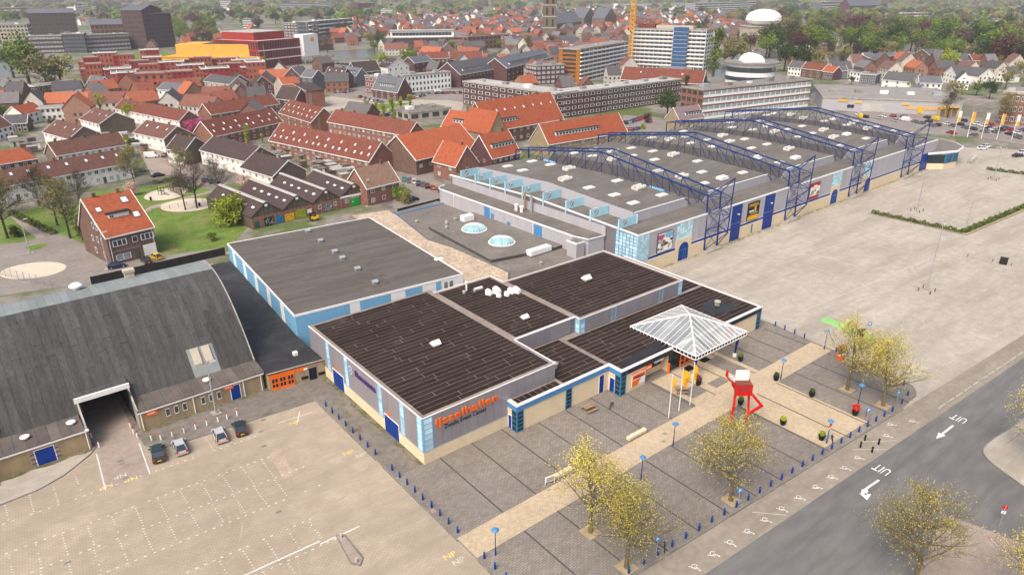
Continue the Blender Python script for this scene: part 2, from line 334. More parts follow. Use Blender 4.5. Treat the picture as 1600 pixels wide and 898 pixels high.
# ================================================================ GROUND
def sheet(name, pts, z, mat, parent=None, kind=True):
    pts = [(p[0], p[1]) for p in pts]
    a = sum(pts[i][0] * pts[(i + 1) % len(pts)][1] - pts[(i + 1) % len(pts)][0] * pts[i][1] for i in range(len(pts)))
    if a < 0: pts = pts[::-1]
    o = P(name, MB().prism(pts, z - 0.06, z), mat, parent)
    if kind and parent is None: o['kind'] = 'structure'
    return o
def wpoly(*px): return [W(*p) for p in px]
g = MB(); g.add([(-2900, -2900, -0.05), (7500, -2900, -0.05), (7500, 7500, -0.05), (-2900, 7500, -0.05)], [(0, 1, 2, 3)]); struct('ground', g, 'town')
lotw = sheet('parking_lot', [(-90, 0), (35.4, 0), (35.4, 101), (-90, 101)], 0.0, 'lot')
lote = sheet('parking_lot', [(35.4, 0), (400, 0), (330, 96), (290, 150), (112, 150), (35.4, 120)], 0.0, 'lotpale')
def ry(x): return 32.4 - (x - 53.6) * 0.0574       # road edge
def by(x): return 37.0 - (x - 50.5) * 0.063        # plaza edge on the road side
road = sheet('road', [(-60, ry(-60)), (420, ry(420)), (420, -60), (-60, -60)], 0.006, 'asphalt')
sheet('parking_lane', [(30, by(30) - .1), (330, by(330) - .1), (330, ry(330) + .02), (30, ry(30) + .02)], 0.004, 'lane')
ZP = 0.10
plaza_pts = [(35.4, by(35.4)), (105, by(105))] + arc(109.5, 38.5, 4.6, R(-100), R(0), 5) + [(114.9, 50), (115.9, 63.7), (115.9, 100), (35.4, 100)]
plaza = sheet('plaza', plaza_pts, ZP, 'plaza')
def strip(name, x0, x1, y0, y1, z, mat, parent): return P(name, MB().box(x0, x1, y0, y1, z - 0.03, z), mat, parent)
strip('wet_paving', 35.6, 40.2, 68.6, 99.5, ZP + .006, 'plazawet', plaza)
strip('light_path', 35.5, 114.6, 50.2, 54.2, ZP + .006, 'path', plaza)
P('light_path', MB().prism([(86.2, 36), (97.3, 35.3), (97.3, 50.15), (86.2, 50.15)], ZP - .03, ZP + .006), 'path', plaza)
strip('light_path', 80.9, 98, 54.25, 63.3, ZP + .006, 'path', plaza)
for k in range(14):
    x = 42.5 + 5.42 * k
    y1 = 68.4 if x < 54 else (66.2 if x < 73 else (63.4 if x < 112 else 63))
    y0 = by(x) + .3 if x < 108 else 42
    P('paving_strip', MB().box(x - .11, x + .11, 54.25, y1, ZP - .03, ZP + .010), 'stripdark', plaza)
    P('paving_strip', MB().box(x - .11, x + .11, y0, 50.15, ZP - .03, ZP + .010), 'stripdark', plaza)
for (x0, x1, y0, y1) in ((80.95, 85.7, 55.8, 58.3), (86.6, 91, 55.4, 57.2), (92.3, 97, 56, 62)): strip('dark_paving', x0 + (x1 - x0) * .25, x1, y0, y1, ZP + .012, 'plaza', plaza)
strip('paving_strip', 80.8, 80.95, 54.4, 63.3, ZP + .011, 'stripdark', plaza)
# kerb stones along the plaza, each laid on its own
def smooth(p, n=3):
    for _ in range(n): p = [p[0]] + [q for a, b in zip(p[:-1], p[1:]) for q in ((a[0] * .75 + b[0] * .25, a[1] * .75 + b[1] * .25), (a[0] * .25 + b[0] * .75, a[1] * .25 + b[1] * .75))] + [p[-1]]
    return p
def kerbline(pts, step, parent, w=0.16, z1=0.14, gap=None, mat='kerb'):
    for (a, b) in zip(pts[:-1], pts[1:]):
        a = Vector((a[0], a[1], 0)); b = Vector((b[0], b[1], 0)); L_ = (b - a).length; n = max(1, int(round(L_ / step))); d = (b - a) / n; an = math.atan2(d.y, d.x)
        for i in range(n):
            c = a + d * (i + .5)
            if gap and gap(c): continue
            if mat not in UNIT: ubox('kerb_stone', mat, 0, 1, 0, 1, 0, 1)
            k = obj('kerb_stone', UNIT[mat], parent, (c.x, c.y, z1 / 2 - .02), an, (d.length - .04, w, z1 + .04))
UNIT['kerb'] = MB().box(-.5, .5, -.5, .5, -.5, .5).mesh('kerb_block', 'kerb')
UNIT['concrete'] = MB().box(-.5, .5, -.5, .5, -.5, .5).mesh('concrete_block', 'concrete')
kerbline([(35.35, 93.4), (35.35, by(35.4)), (105, by(105) - .05)], 2.0, plaza, gap=lambda c: (71.0 < c.y < 73.3 or 50 < c.y < 54.3) and c.x < 36)
kerbline(arc(109.5, 38.5, 4.65, R(-100), R(0), 5) + [(115, 50)], 1.6, plaza)
kerbline([(115.0, 55), (115.95, 64)], 2.0, plaza)
# sidewalk in front of the arched hall
sw = sheet('sidewalk', [(11.3, 100.9), (11.5, 97.2), (12.6, 95.6), (14.3, 94.9), (35.4, 93.2), (40.2, 93.2), (40.2, 106), (11.3, 106)], 0.09, 'plazawet')
kerbline([(11.2, 101), (11.45, 97.2), (12.5, 95.5), (14.3, 94.8), (35.4, 93.1)], 1.5, sw, w=.12, z1=.11)
sw2 = sheet('sidewalk', [(5.9, 101.2), (4.9, 99.9), (1.3, 97.0), (-1.8, 95.7), (-5.9, 95.4), (-30, 96.5), (-30, 101.2)], 0.09, 'lotpale')
kerbline([(5.95, 101.2), (4.95, 99.8), (1.3, 96.9), (-1.8, 95.6), (-5.9, 95.3), (-30, 96.4)], 1.5, sw2, w=.12, z1=.11)
sheet('driveway', [(5.9, 101.3), (5.2, 90.3), (10.2, 90.1), (11.2, 101.3), (11.2, 118), (5.9, 118)], 0.008, 'klinker')
# traffic islands by the road
ic = [(200, 15.6), (125, 20.3)] + smooth([(112, 21.2), (105.5, 22.0), (101.6, 21.5), (99.2, 17), (96.2, 10), (96.5, 4), (105, -4)], 2)
isl = sheet('traffic_island', ic + [(200, -30)], 0.09, 'lotpale')
kerbline(ic, 2.0, isl)
isl2 = sheet('brick_verge', [(84.9, 19.6), (80, 18.8), (66, 16.4), (52, 6), (60, -20), (88, -10), (88.3, 5), (86.7, 11.6)], 0.07, 'klinker')
kerbline([(88.3, 5), (86.75, 11.6), (84.95, 19.65), (80, 18.85), (66, 16.45), (52, 6)], 2.0, isl2, z1=.09)
# ---- painted marks: flat paint laid on the paving
pm = MB(); random.seed(3)
def dash(x, y, L_, w_, a, z=0.012):
    c, s_ = math.cos(a), math.sin(a)
    pm.add([(x + c * u - s_ * v, y + s_ * u + c * v, z) for u, v in ((-L_ / 2, -w_ / 2), (L_ / 2, -w_ / 2), (L_ / 2, w_ / 2), (-L_ / 2, w_ / 2))], [(0, 1, 2, 3)])
SL = math.atan(-0.045)
def row(y0, xa, xb, step=0.95, L_=.30):
    x = xa
    while x < xb:
        if random.random() < .88: dash(x + random.uniform(-.05, .05), y0 + (x - 10) * -0.045, L_, .1, SL)
        x += step
def seps(y0, xa, xb, ln=4.6, st=2.65, dy=0.55, side=-1):
    x = xa
    while x < xb:
        k = 0.5
        while k < ln:
            if random.random() < .85: dash(x, y0 + side * k + (x - 10) * -0.045, .17, .1, SL)
            k += dy
        x += st
row(90.3, -24, 24.5); seps(90.3, -24, 5, side=-1 * -1, ln=5); seps(90.3, 13.4, 25, side=1, ln=4.2)
row(84.3, -30, 26); seps(84.3, -24.6, 25); row(79.3, -30, 27); seps(79.3, -24.8, 25); row(74.3, -30, 27)
row(68.9, -26, 26); seps(68.9, -24.6, 25); row(63.9, -26, 27); seps(63.9, -24, 20); row(59.0, -26, 20)
dash(18, 64.3, 9.5, .16, SL); dash(8, 64.7, 7, .14, SL); dash(25.0, 63.5, 5, .15, SL)
dash(5.35, 94.8, 9.3, .12, R(86)); dash(10.65, 94.3, 8.4, .12, R(86)); dash(31.3, 90.2, 3.6, .1, R(60)); dash(31, 90.6, 5.2, .08, R(-4))
pmw = P('parking_marks', pm, 'paint', lotw); pmw['kind'] = 'stuff'
pm = MB()
for y0, xa, xb in ((62.6, 126, 178), (86, 150, 172), (80, 146, 192)):
    dash((xa + xb) / 2, y0 - 1.9, xb - xa, .14, SL * 1.5)
for y0, xa, xb in ((55.4, 128, 196), (49, 128, 190), (43.3, 131, 200), (38, 128, 210), (33.5, 122, 200), (69, 130, 190), (75, 140, 190)):
    x = xa
    while x < xb:
        if random.random() < .8: dash(x, y0 + (x - 150) * -0.07, .32, .13, SL * 1.5)
        x += 1.15
for x in range(150, 200, 9): dash(x, 72, .12, 9, SL)
for (x, y) in ((132, 50.4), (137, 48.5)):
    for k in range(22):
        a = k / 22 * 6.283; dash(x + 4.5 * math.cos(a), y + 4.5 * math.sin(a), 1.1, .1, a + R(90), .012) if k % 5 else None
# parking lane: lines and wheelchair signs
for (p, q) in (((66.7, 34.9), (69.6, 31.8)), ((88.9, 33.4), (92.6, 30.4)), ((91.5, 33.6), (96, 30.4))):
    dash((p[0] + q[0]) / 2, (p[1] + q[1]) / 2, math.hypot(p[0] - q[0], p[1] - q[1]), .1, math.atan2(q[1] - p[1], q[0] - p[0]))
pme = P('parking_marks', pm, 'paintfaint', lote); pme['kind'] = 'stuff'
pm = MB()
for i in range(10):       # wheel ring, back, seat, leg, head
    a0, a1 = R(-200 + i * 27), R(-200 + (i + 1) * 27)
    pm.add([(r * math.cos(a), r * math.sin(a), 0) for r, a in ((.36, a0), (.46, a0), (.46, a1), (.36, a1))], [(0, 1, 2, 3)])
for (x0, y0, x1, y1, w_) in ((-.1, .15, -.16, .85, .11), (-.14, .45, .3, .42, .1), (-.1, .18, .42, .14, .1), (.42, .14, .62, -.4, .1), (.6, -.4, .78, -.36, .1)):
    d = Vector((y0 - y1, x1 - x0, 0)).normalized() * w_ / 2; pm.add([(x0 + d.x, y0 + d.y, 0), (x0 - d.x, y0 - d.y, 0), (x1 - d.x, y1 - d.y, 0), (x1 + d.x, y1 + d.y, 0)], [(0, 1, 2, 3)])
pm.poly([(-.18 + .13 * math.cos(k), 1.0 + .13 * math.sin(k), 0) for k in [i * math.pi / 4 for i in range(8)]])
wc = pm.mesh('wheelchair_mark', 'paint')
for (x, y) in ((47.4, 34.0), (50.6, 33.9), (53.9, 33.8), (57.1, 33.7), (60.2, 33.5), (63.4, 33.3), (66.8, 33.1), (70.2, 32.9), (73.8, 32.7), (77.4, 32.4), (80.9, 32.2), (84.2, 32.0), (87.8, 32.0), (96.2, 31.9), (99.5, 32.9), (103.0, 31.2)):
    o = obj('wheelchair_mark', wc, lote, (x, y, .014), R(random.uniform(165, 195)), (.85, .75, 1))
# UIT and arrows on the road, read from the far side
def arrow(x, y, a, bent=False):
    m = MB(); m.add([(-2.2, -.14, 0), (1.4, -.14, 0), (1.4, .14, 0), (-2.2, .14, 0)], [(0, 1, 2, 3)])
    if not bent: m.poly([(1.4, -.5, 0), (3.3, 0, 0), (1.4, .5, 0)])
    else: m.add([(1.4, -.3, 0), (2.2, .1, 0), (2.0, .75, 0), (1.0, .35, 0), (.9, .14, 0), (1.4, .14, 0)], [(0, 1, 2, 3, 4, 5)]); m.poly([(1.35, .95, 0), (2.45, -.05, 0), (2.9, 1.3, 0)])
    return P('arrow_mark', m, 'paint', road, (x, y, .012), a)
arrow(104.2, 26.9, R(178)); arrow(83.0, 28.0, R(176), True)
for (x, y) in ((108.9, 27.0), (87.6, 28.6)):
    o = lettering('painted_letters', 'UIT', 2.0, 1.8, 0.003, 'paint', road, (x + .9, y - 1.0, .012), (0, 0, R(87)), 0.0, 1.05)
for (x, y, t_, m_, a) in ((6.0, 91.2, 'NP', 'paintyellow', R(176)), (8.9, 90.8, 'NP', 'paintyellow', R(176)), (32.5, 77.2, 'NP', 'paintyellow', R(-4)), (32.6, 52.2, 'NP', 'paintyellow', R(-4)), (29.6, 89.0, 'NP', 'paintyellow', R(-4)), (32.9, 50.9, 'NP', 'paintfaint', R(-4)), (33.6, 75.6, 'NP', 'paintfaint', R(-4)), (7.9, 92.4, 'NP', 'paintfaint', R(176))):
    lettering('painted_letters', t_, 1.5, .8, .003, m_, lotw, (x, y, .012), (0, 0, a), .01)
sheet('green_bay', [(124.7, 58.2), (127.3, 58.0), (126.0, 47.4), (123.7, 47.6)], 0.010, 'paintgreen')
for (x, y) in ((27.0, 93.0), (25.6, 90.3), (24.6, 86.5), (-1, 79), (20.9, 72), (7.9, 95.6), (8.0, 94.8), (7.6, 91.2), (26.2, 52)):
    strip('drain_cover', x - .35, x + .35, y - .22, y + .22, .013, 'kerb', lotw)
for (x, y) in ((71.2, 52.4), (69.6, 51.3), (59.6, 50.8), (35.9, 60)): strip('drain_cover', x - .3, x + .3, y - .3, y + .3, ZP + .014, 'klinker', plaza)
# red-brick patches in the lot
P('brick_patch', MB().prism([(24.6, 84.6), (26.2, 84.4), (25.2, 77.4), (23.8, 77.8)], -.03, .002), 'patch', lotw)
# small island in the lower lot
i3 = sheet('traffic_island', [(24.6, 63.6), (24.0, 58.6), (24.6, 57.7), (25.3, 58.5), (25.3, 63.2)], .12, 'klinker')
kerbline([(24.6, 63.7), (23.95, 58.6), (24.6, 57.6), (25.4, 58.5), (25.35, 63.2), (24.6, 63.7)], 1.2, i3, w=.12)
# tyre tracks worn into the lots and mossy strips along the walls
random.seed(14)
TZ = [.003]
def track(cx_, cy_, r, a0, a1, par, w_=.16, z=.0075):
    for dr in (0, 1.45):
        TZ[0] += .0003; z = TZ[0]; m = MB(); n = 22; rr = r + dr
        for i in range(n):
            t0, t1 = a0 + (a1 - a0) * i / n, a0 + (a1 - a0) * (i + 1) / n
            m.add([(cx_ + q * math.cos(t), cy_ + q * math.sin(t), z) for q, t in ((rr, t0), (rr + w_, t0), (rr + w_, t1), (rr, t1))], [(0, 1, 2, 3)])
        P('tyre_track', m, 'track', par)
for (cx_, cy_, r, a0, a1) in ((14, 66, 9, R(20), R(110)), (24, 84, 7, R(200), R(300)), (2, 78, 14, R(-60), R(30)), (8.5, 120, 36, R(262), R(285)), (30, 58, 10, R(95), R(175)), (-5, 60, 18, R(10), R(70)), (28, 60, 26, R(100), R(150))): track(cx_, cy_, r, a0, a1, lotw)
for (cx_, cy_, r, a0, a1) in ((140, 45, 12, R(0), R(100)), (165, 70, 15, R(180), R(280)), (130, 70, 20, R(-40), R(40)), (180, 40, 22, R(90), R(150)), (150, 60, 8, R(40), R(190))): track(cx_, cy_, r, a0, a1, lote)
def moss_strip(pts, wd, par, z, mt='mosswet'):
    m = MB()
    for (a, b) in zip(pts[:-1], pts[1:]):
        a, b = Vector((*a, 0)), Vector((*b, 0)); n = max(2, int((b - a).length / 1.2)); d = (b - a).normalized(); nn = Vector((d.y, -d.x, 0))
        es = [wd * random.uniform(.35, 1.2) for _ in range(n + 1)]
        for i in range(n):
            p, q = a.lerp(b, i / n), a.lerp(b, (i + 1) / n); m.add([(*(p + nn * es[i]).xy, z), (*(q + nn * es[i + 1]).xy, z), (*q.xy, z), (*p.xy, z)], [(0, 1, 2, 3)])
    P('mossy_edge', m, mt, par)
moss_strip([(114, 95.95), (190, 97.5), (272, 99.2)], 1.3, lote, .014, 'moss'); moss_strip([(-30, 101.15), (5.6, 101.15)], .7, sw2, .098); moss_strip([(12, 101.15), (30.8, 101.1), (39.9, 98.9)], .6, sw, .098); moss_strip([(40.0, 99), (40.0, 68.6)], .9, plaza, ZP + .012)
# streets and greens behind the halls (outline from the survey)
street = sheet('street', wpoly((-60, 470), (150, 440), (365, 392), (345, 398), (110, 372), (-60, 330)), -0.01, 'street')
sheet('grass', wpoly((5, 340), (60, 322), (115, 322), (150, 300), (235, 290), (300, 290), (385, 312), (400, 340), (360, 385), (250, 400), (240, 380), (140, 385), (95, 365), (60, 350)), 0.0, 'grass')
sheet('grass', wpoly((-40, 335), (20, 345), (58, 372), (40, 378), (-40, 385)), 0.0, 'grass')
sheet('grass', wpoly((40, 385), (72, 380), (75, 385), (45, 393)), 0.0, 'grass')
sheet('footpath', wpoly((15, 338), (22, 336), (65, 362), (72, 372), (58, 372)), 0.012, 'klinker')
sheet('footpath', wpoly((222, 330), (236, 322), (330, 298), (332, 300), (240, 326), (228, 332)), 0.012, 'klinker')
def disc(name, cx, cy, rx, ry_, z, mat, a=0, n=28):
    c = W(cx, cy); e = W(cx + rx, cy) - c; r1 = e.length; f = W(cx, cy - ry_) - c; r2 = f.length; an = math.atan2(e.y, e.x)
    return sheet(name, [(c.x + math.cos(t) * r1 * math.cos(an) - math.sin(t) * r2 * math.sin(an), c.y + math.cos(t) * r1 * math.sin(an) + math.sin(t) * r2 * math.cos(an)) for t in [k * 2 * math.pi / n for k in range(n)]], z, mat)
disc('sand_pit', 260, 303, 30, 9, .02, 'sand'); disc('sand_pit', 295, 320, 42, 9.5, .02, 'sand'); disc('pale_paving', 52, 422, 47, 11, .01, 'sand')
sheet('street', wpoly((215, 232), (232, 228), (300, 262), (330, 285), (300, 290), (270, 272), (240, 280)), 0.0, 'klinker')
sheet('street', wpoly((345, 398), (365, 390), (400, 372), (640, 330), (690, 312), (715, 308), (640, 342), (420, 385)), 0.004, 'lotpale')
sheet('street', wpoly((610, 285), (625, 275), (660, 270), (715, 300), (660, 330), (615, 325)), 0.0, 'street')
sheet('street', wpoly((455, 178), (640, 172), (720, 175), (725, 160), (640, 150), (520, 150), (440, 165)), -0.005, 'lotpale')
sheet('grass', wpoly((500, 178), (600, 172), (650, 160), (560, 165)), 0.005, 'grass')
sheet('parking_lot', wpoly((630, 155), (640, 140), (730, 140), (725, 158)), 0.004, 'street')
sheet('parking_lot', wpoly((515, 150), (535, 140), (640, 158), (600, 162)), 0.004, 'street')
sheet('parking_lot', wpoly((965, 205), (975, 180), (1060, 185), (1050, 205)), 0.004, 'street')
sheet('parking_lot', wpoly((1265, 185), (1340, 172), (1620, 190), (1720, 230), (1400, 205)), 0.01, 'street')
lk = sheet('kerb_strip', wpoly((1475, 207), (1490, 205), (1720, 240), (1720, 246)), .1, 'street')
sheet('road', wpoly((540, 100), (700, 96), (720, 92), (560, 94)), 0.0, 'street')
sheet('canal', wpoly((1110, 120), (1135, 95), (1165, 82), (1190, 82), (1180, 96), (1150, 122)), 0.0, 'water')
sheet('canal', wpoly((515, 90), (530, 79), (585, 76), (590, 84), (570, 92)), 0.0, 'water')
sheet('canal', wpoly((-30, 104), (10, 92), (35, 96), (20, 120), (-30, 125)), 0.0, 'water')
sheet('grass', wpoly((180, 84), (260, 82), (330, 92), (200, 94)), 0.0, 'grass')
# ================================================================ EVENT HALL (front building with the brown roofs)
random.seed(11)
def sheets(parent, x0, x1, y0, y1, z, mat='sheet', wd=1.04, gap=.10, lmin=6, lmax=13, along='x', edge=.5, thick=.025, zf=None, name='roof_sheet'):
    """rolls of roofing felt laid side by side, each a slab of its own"""
    v = (y0 if along == 'x' else x0) + edge; v1 = (y1 if along == 'x' else x1) - edge; n = max(1, int((v1 - v) / wd)); wd = (v1 - v) / n
    for i in range(n):
        a = v + i * wd + gap / 2; b = v + (i + 1) * wd - gap / 2
        u = (x0 if along == 'x' else y0) + edge; u1 = (x1 if along == 'x' else y1) - edge; first = True
        while u < u1 - .5:
            ln = random.uniform(lmin, lmax) * (random.uniform(.3, 1) if first else 1); first = False
            e = min(u + ln, u1)
            if u1 - e < 1.5: e = u1
            t = thick + random.uniform(0, .012)
            if along == 'x': ubox(name, mat, u, e - gap, a, b, z - .01, z + t, parent)
            else: ubox(name, mat, a, b, u, e - gap, z - .01, z + t, parent)
            u = e
def parapet(parent, pts, z0, z1, w=.12, mat='white', name='roof_edge', shut=True):
    for (a, b) in zip(pts, pts[1:] + pts[:1]) if shut else zip(pts[:-1], pts[1:]):
        a = Vector((a[0], a[1], 0)); b = Vector((b[0], b[1], 0)); d = b - a; c = (a + b) / 2; an = math.atan2(d.y, d.x)
        key = mat
        if key not in UNIT: ubox('x', mat, 0, 1, 0, 1, 0, 1, parent)
        nrm = Vector((-d.y, d.x, 0)).normalized() * (w / 2 - .06)
        obj(name, UNIT[key], parent, (c.x + nrm.x, c.y + nrm.y, (z0 + z1) / 2), an, (d.length + .1, w, z1 - z0))
UNIT['white'] = MB().box(-.5, .5, -.5, .5, -.5, .5).mesh('block_white', 'white')
def panels_x(parent, x0, x1, y, z0, z1, mat='clad', st=1.48, out=.07):
    n = max(1, int(round((x1 - x0) / st))); st = (x1 - x0) / n
    for i in range(n): ubox('wall_panel', mat, x0 + i * st + .02, x0 + (i + 1) * st - .02, y - out, y + .02, z0, z1, parent)
def panels_y(parent, y0, y1, x, z0, z1, mat='clad', st=1.48, out=.07, side=-1):
    n = max(1, int(round((y1 - y0) / st))); st = (y1 - y0) / n
    for i in range(n): ubox('wall_panel', mat, min(x + side * out, x - side * .02), max(x + side * out, x - side * .02), y0 + i * st + .02, y0 + (i + 1) * st - .02, z0, z1, parent)
def glazing(parent, ax, u0, u1, v, z0, z1, nu, nz, fr='stripeblue', pane='paneblue', out=.10, name='glazing', bar=.07, side=-1):
    """a glazed strip: frame mesh with a pane object in every field. ax 'x': runs along x at y=v; 'y': runs along y at x=v"""
    m = MB(); du = (u1 - u0) / nu; dz = (z1 - z0) / nz
    lo, hi = (v + side * out, v - side * .02) if side < 0 else (v - .02, v + out)
    def bx(a, b, c, d, l, h): m.box(a, b, l, h, c, d) if ax == 'x' else m.box(l, h, a, b, c, d)
    for i in range(nu + 1): bx(u0 + i * du - bar, u0 + i * du + bar, z0, z1, lo, hi)
    for k in range(nz + 1): bx(u0 + bar, u1 - bar, z0 + k * dz - bar * .8, z0 + k * dz + bar * .8, lo + .01, hi)
    g_ = P(name, m, fr, parent); pl, ph = (lo + .05, hi) if side < 0 else (lo, hi - .05)
    for i in range(nu):
        for k in range(nz):
            a, b, c, d = u0 + i * du + bar, u0 + (i + 1) * du - bar, z0 + k * dz + bar * .8, z0 + (k + 1) * dz - bar * .8
            (ubox('pane', pane, a, b, pl, ph, c, d, g_) if ax == 'x' else ubox('pane', pane, pl, ph, a, b, c, d, g_))
    return g_
def door(parent, ax, u0, u1, v, z0, z1, mat='blue', out=.06, leaves=2, frame='white', name='door', side=-1):
    m = MB(); lo, hi = (v - out, v + .02) if side < 0 else (v - .02, v + out)
    def bx(a, b, c, d, l, h): m.box(a, b, l, h, c, d) if ax == 'x' else m.box(l, h, a, b, c, d)
    f = .1
    bx(u0 - f, u0, z0, z1 + f, lo, hi); bx(u1, u1 + f, z0, z1 + f, lo, hi); bx(u0, u1, z1, z1 + f, lo, hi)
    d_ = P(name, m, frame, parent); st = (u1 - u0) / leaves; o2 = .02
    for i in range(leaves):
        a, b = u0 + i * st + .02, u0 + (i + 1) * st - .02
        l2, h2 = (v - out + .015, v) if side < 0 else (v, v + out - .015)
        (ubox('door_leaf', mat, a, b, l2, h2, z0, z1 - .02, d_) if ax == 'x' else ubox('door_leaf', mat, l2, h2, a, b, z0, z1 - .02, d_))
    return d_
EH = thing('event_hall', 'front hall building with brown striped flat roofs, grey cladding and big orange lettering', 'hall', (0, 0, 0))
def block(x0, x1, y0, y1, z1, core='cladcore', name='wall', z0=0.0): return P(name, MB().box(x0, x1, y0, y1, z0, z1), core, EH)
# block A
A = block(40.1, 63.9, 68.5, 104.2, 7.3)
P('plinth', MB().box(40.0, 54.6, 68.4, 68.6, .05, 2.0), 'cream', EH); P('plinth', MB().box(40.0, 40.2, 68.62, 104.1, .05, 2.0), 'cream', EH)
panels_x(A, 41.7, 63.9, 68.5, 2.06, 7.25)
for (a, b) in ((69.9, 73.2), (74.4, 79.4), (80.6, 90.1), (91.3, 96.6), (97.8, 104.1)): panels_y(A, a, b, 40.1, 2.06, 7.25)
P('sill_trim', MB().box(39.96, 63.9, 68.36, 68.5, 2.0, 2.06).box(39.96, 40.1, 68.52, 104, 2.0, 2.06), 'steel', EH)
glazing(A, 'x', 40.2, 41.6, 68.5, 2.1, 7.2, 1, 6); glazing(A, 'y', 68.6, 69.8, 40.1, 2.1, 7.2, 1, 6)
for y in (73.2, 79.4, 90.1, 96.6): glazing(A, 'y', y + .05, y + 1.15, 40.1, 2.1, 7.2, 1, 7)
door(EH, 'y', 74.9, 78.9, 39.98, .12, 3.0, leaves=3); door(EH, 'y', 92.0, 95.8, 39.98, .12, 3.0, leaves=2)
for y in (77.2, 94.2): ubox('orange_number_sign', 'orange', 39.95, 40.02, y, y + .6, 3.25, 3.95, EH)
RA = P('roof', MB().box(40.2, 63.8, 68.6, 104.1, 7.3, 7.42), 'seam', EH)
sheets(RA, 40.2, 63.8, 68.6, 104.1, 7.42)
parapet(EH, [(40.05, 104.2), (40.05, 68.45), (63.95, 68.45), (63.95, 78.3)], 7.34, 7.5, shut=False)
# block B
B = block(63.95, 77.6, 78.3, 102.6, 7.3); panels_x(B, 63.95, 76.4, 78.3, 4.7, 7.25)
RB = P('roof', MB().box(64.0, 77.5, 78.4, 102.5, 7.3, 7.42), 'seam', EH); sheets(RB, 64.2, 77.4, 78.4, 102.4, 7.42)
parapet(EH, [(64.1, 78.28), (77.5, 78.28)][:2] + [(77.5, 78.5), (64.1, 78.5)], 7.34, 7.5, .2)
parapet(EH, [(77.5, 98.6), (77.5, 102.6), (64.1, 102.6)], 7.34, 7.5, .2, shut=False)
# block C
C_ = block(77.65, 105.4, 77.2, 98.5, 7.3); panels_x(C_, 78.9, 104.4, 77.2, 4.7, 7.25)
for x in (77.7, 85.6, 98.6, 104.3): glazing(C_, 'x', x, x + 1.05, 77.2, 4.65, 7.2, 1, 3)
glazing(C_, 'y', 77.25, 78.25, 77.65, 4.65, 7.2, 1, 3)
panels_y(C_, 78.3, 98.4, 105.4, 4.7, 7.25, side=1)
RC = P('roof', MB().box(77.7, 105.3, 77.3, 98.4, 7.3, 7.42), 'seam', EH); sheets(RC, 77.7, 105.3, 77.3, 98.4, 7.42)
parapet(EH, [(77.6, 78.3), (77.6, 77.15), (105.45, 77.15), (105.45, 98.55), (77.6, 98.55)], 7.34, 7.5, shut=False)
for xx, yy0, yy1 in ((63.3, 78.5, 104), (76.9, 78.5, 98.3)): P('gravel_seam', MB().box(xx, xx + 1.0, yy0, yy1, 7.4, 7.44), 'seam', EH)
# block D: low front with fascia
D1 = P('wall', MB().box(54.6, 63.85, 66.3, 68.45, 0, 4.5).box(63.87, 73.6, 66.3, 78.25, 0, 4.5), 'cream', EH)
D2 = P('wall', MB().box(73.65, 79.6, 63.6, 78.2, 0, 4.5).box(79.6, 85.6, 65.2, 77.1, 0, 4.5).box(85.62, 98.4, 63.9, 77.1, 0, 4.5).box(98.42, 112.1, 63.6, 77.1, 0, 4.5).box(105.5, 112.1, 77.1, 98.5, 0, 4.5), 'cream', EH)
P('fascia', MB().box(54.5, 73.55, 66.18, 66.28, 3.65, 4.5).box(54.48, 54.58, 66.28, 68.4, 3.65, 4.5), 'midblue', EH)
P('fascia', MB().box(73.52, 85.4, 63.48, 63.58, 3.65, 4.5).box(98.3, 112.2, 63.48, 63.58, 3.65, 4.5), 'navy', EH); P('fascia', MB().box(73.5, 73.62, 63.6, 66.15, 3.65, 4.5), 'midblue', EH)
P('fascia', MB().box(79.6, 85.6, 63.62, 65.2, 4.2, 4.5), 'cream', EH)
parapet(EH, [(54.5, 68.3), (54.5, 66.2), (73.5, 66.2), (73.5, 63.5), (112.2, 63.5), (112.2, 98.5)][:1] + [(54.5, 66.2), (73.55, 66.2), (73.55, 63.5), (112.2, 63.5), (112.2, 98.4), (112.0, 98.4), (112.0, 63.9), (74, 63.9), (74, 66.6), (55, 66.6), (55, 68.3)], 4.5, 4.68, .2)
RD = P('roof', MB().box(73.6, 77.6, 77.12, 78.2, 4.5, 4.56).box(54.6, 63.85, 66.3, 68.4, 4.5, 4.56).box(63.95, 73.55, 66.3, 78.2, 4.5, 4.56).box(73.6, 112.1, 63.6, 77.1, 4.5, 4.56).box(105.5, 112.1, 77.1, 98.4, 4.5, 4.56), 'seam', EH)
sheets(RD, 54.6, 63.85, 66.3, 68.45, 4.56, along='y', edge=.25, wd=1.0); sheets(RD, 63.95, 73.6, 66.3, 78.2, 4.56, along='x', edge=.3)
sheets(RD, 73.8, 112, 63.7, 77.1, 4.56, edge=.3, lmin=6, lmax=12); sheets(RD, 105.5, 112, 77.2, 98.4, 4.56, edge=.3)
for pts in ([(74.5, 64.4), (80, 64.2), (84.5, 64.5), (86, 66.5), (84, 66.9), (82.5, 66.3), (80.5, 66.4), (77, 65.8), (75, 65.5)], [(101.5, 67.8), (105, 66.0), (108, 66.2), (109.5, 68.2), (107.8, 69.2), (108.5, 71), (105.5, 71.5), (102.5, 70.2)], [(62.4, 69.2), (63.2, 69.2), (63.3, 74), (62.6, 75)]):
    z = 4.61 if pts[0][0] > 70 else 7.47
    P('rain_puddle', MB().prism(pts, z - .03, z), 'puddle', EH)
for x, y, ax in ((54.6, 66.25, 'x'), (64.3, 66.25, 'x'), (73.6, 63.55, 'x'), (111.0, 63.55, 'x')):
    glazing(EH, 'x', x, x + 1.1, y, .15, 3.6 if x < 70 else 4.4, 1, 5, 'teal', 'panedark', bar=.06)
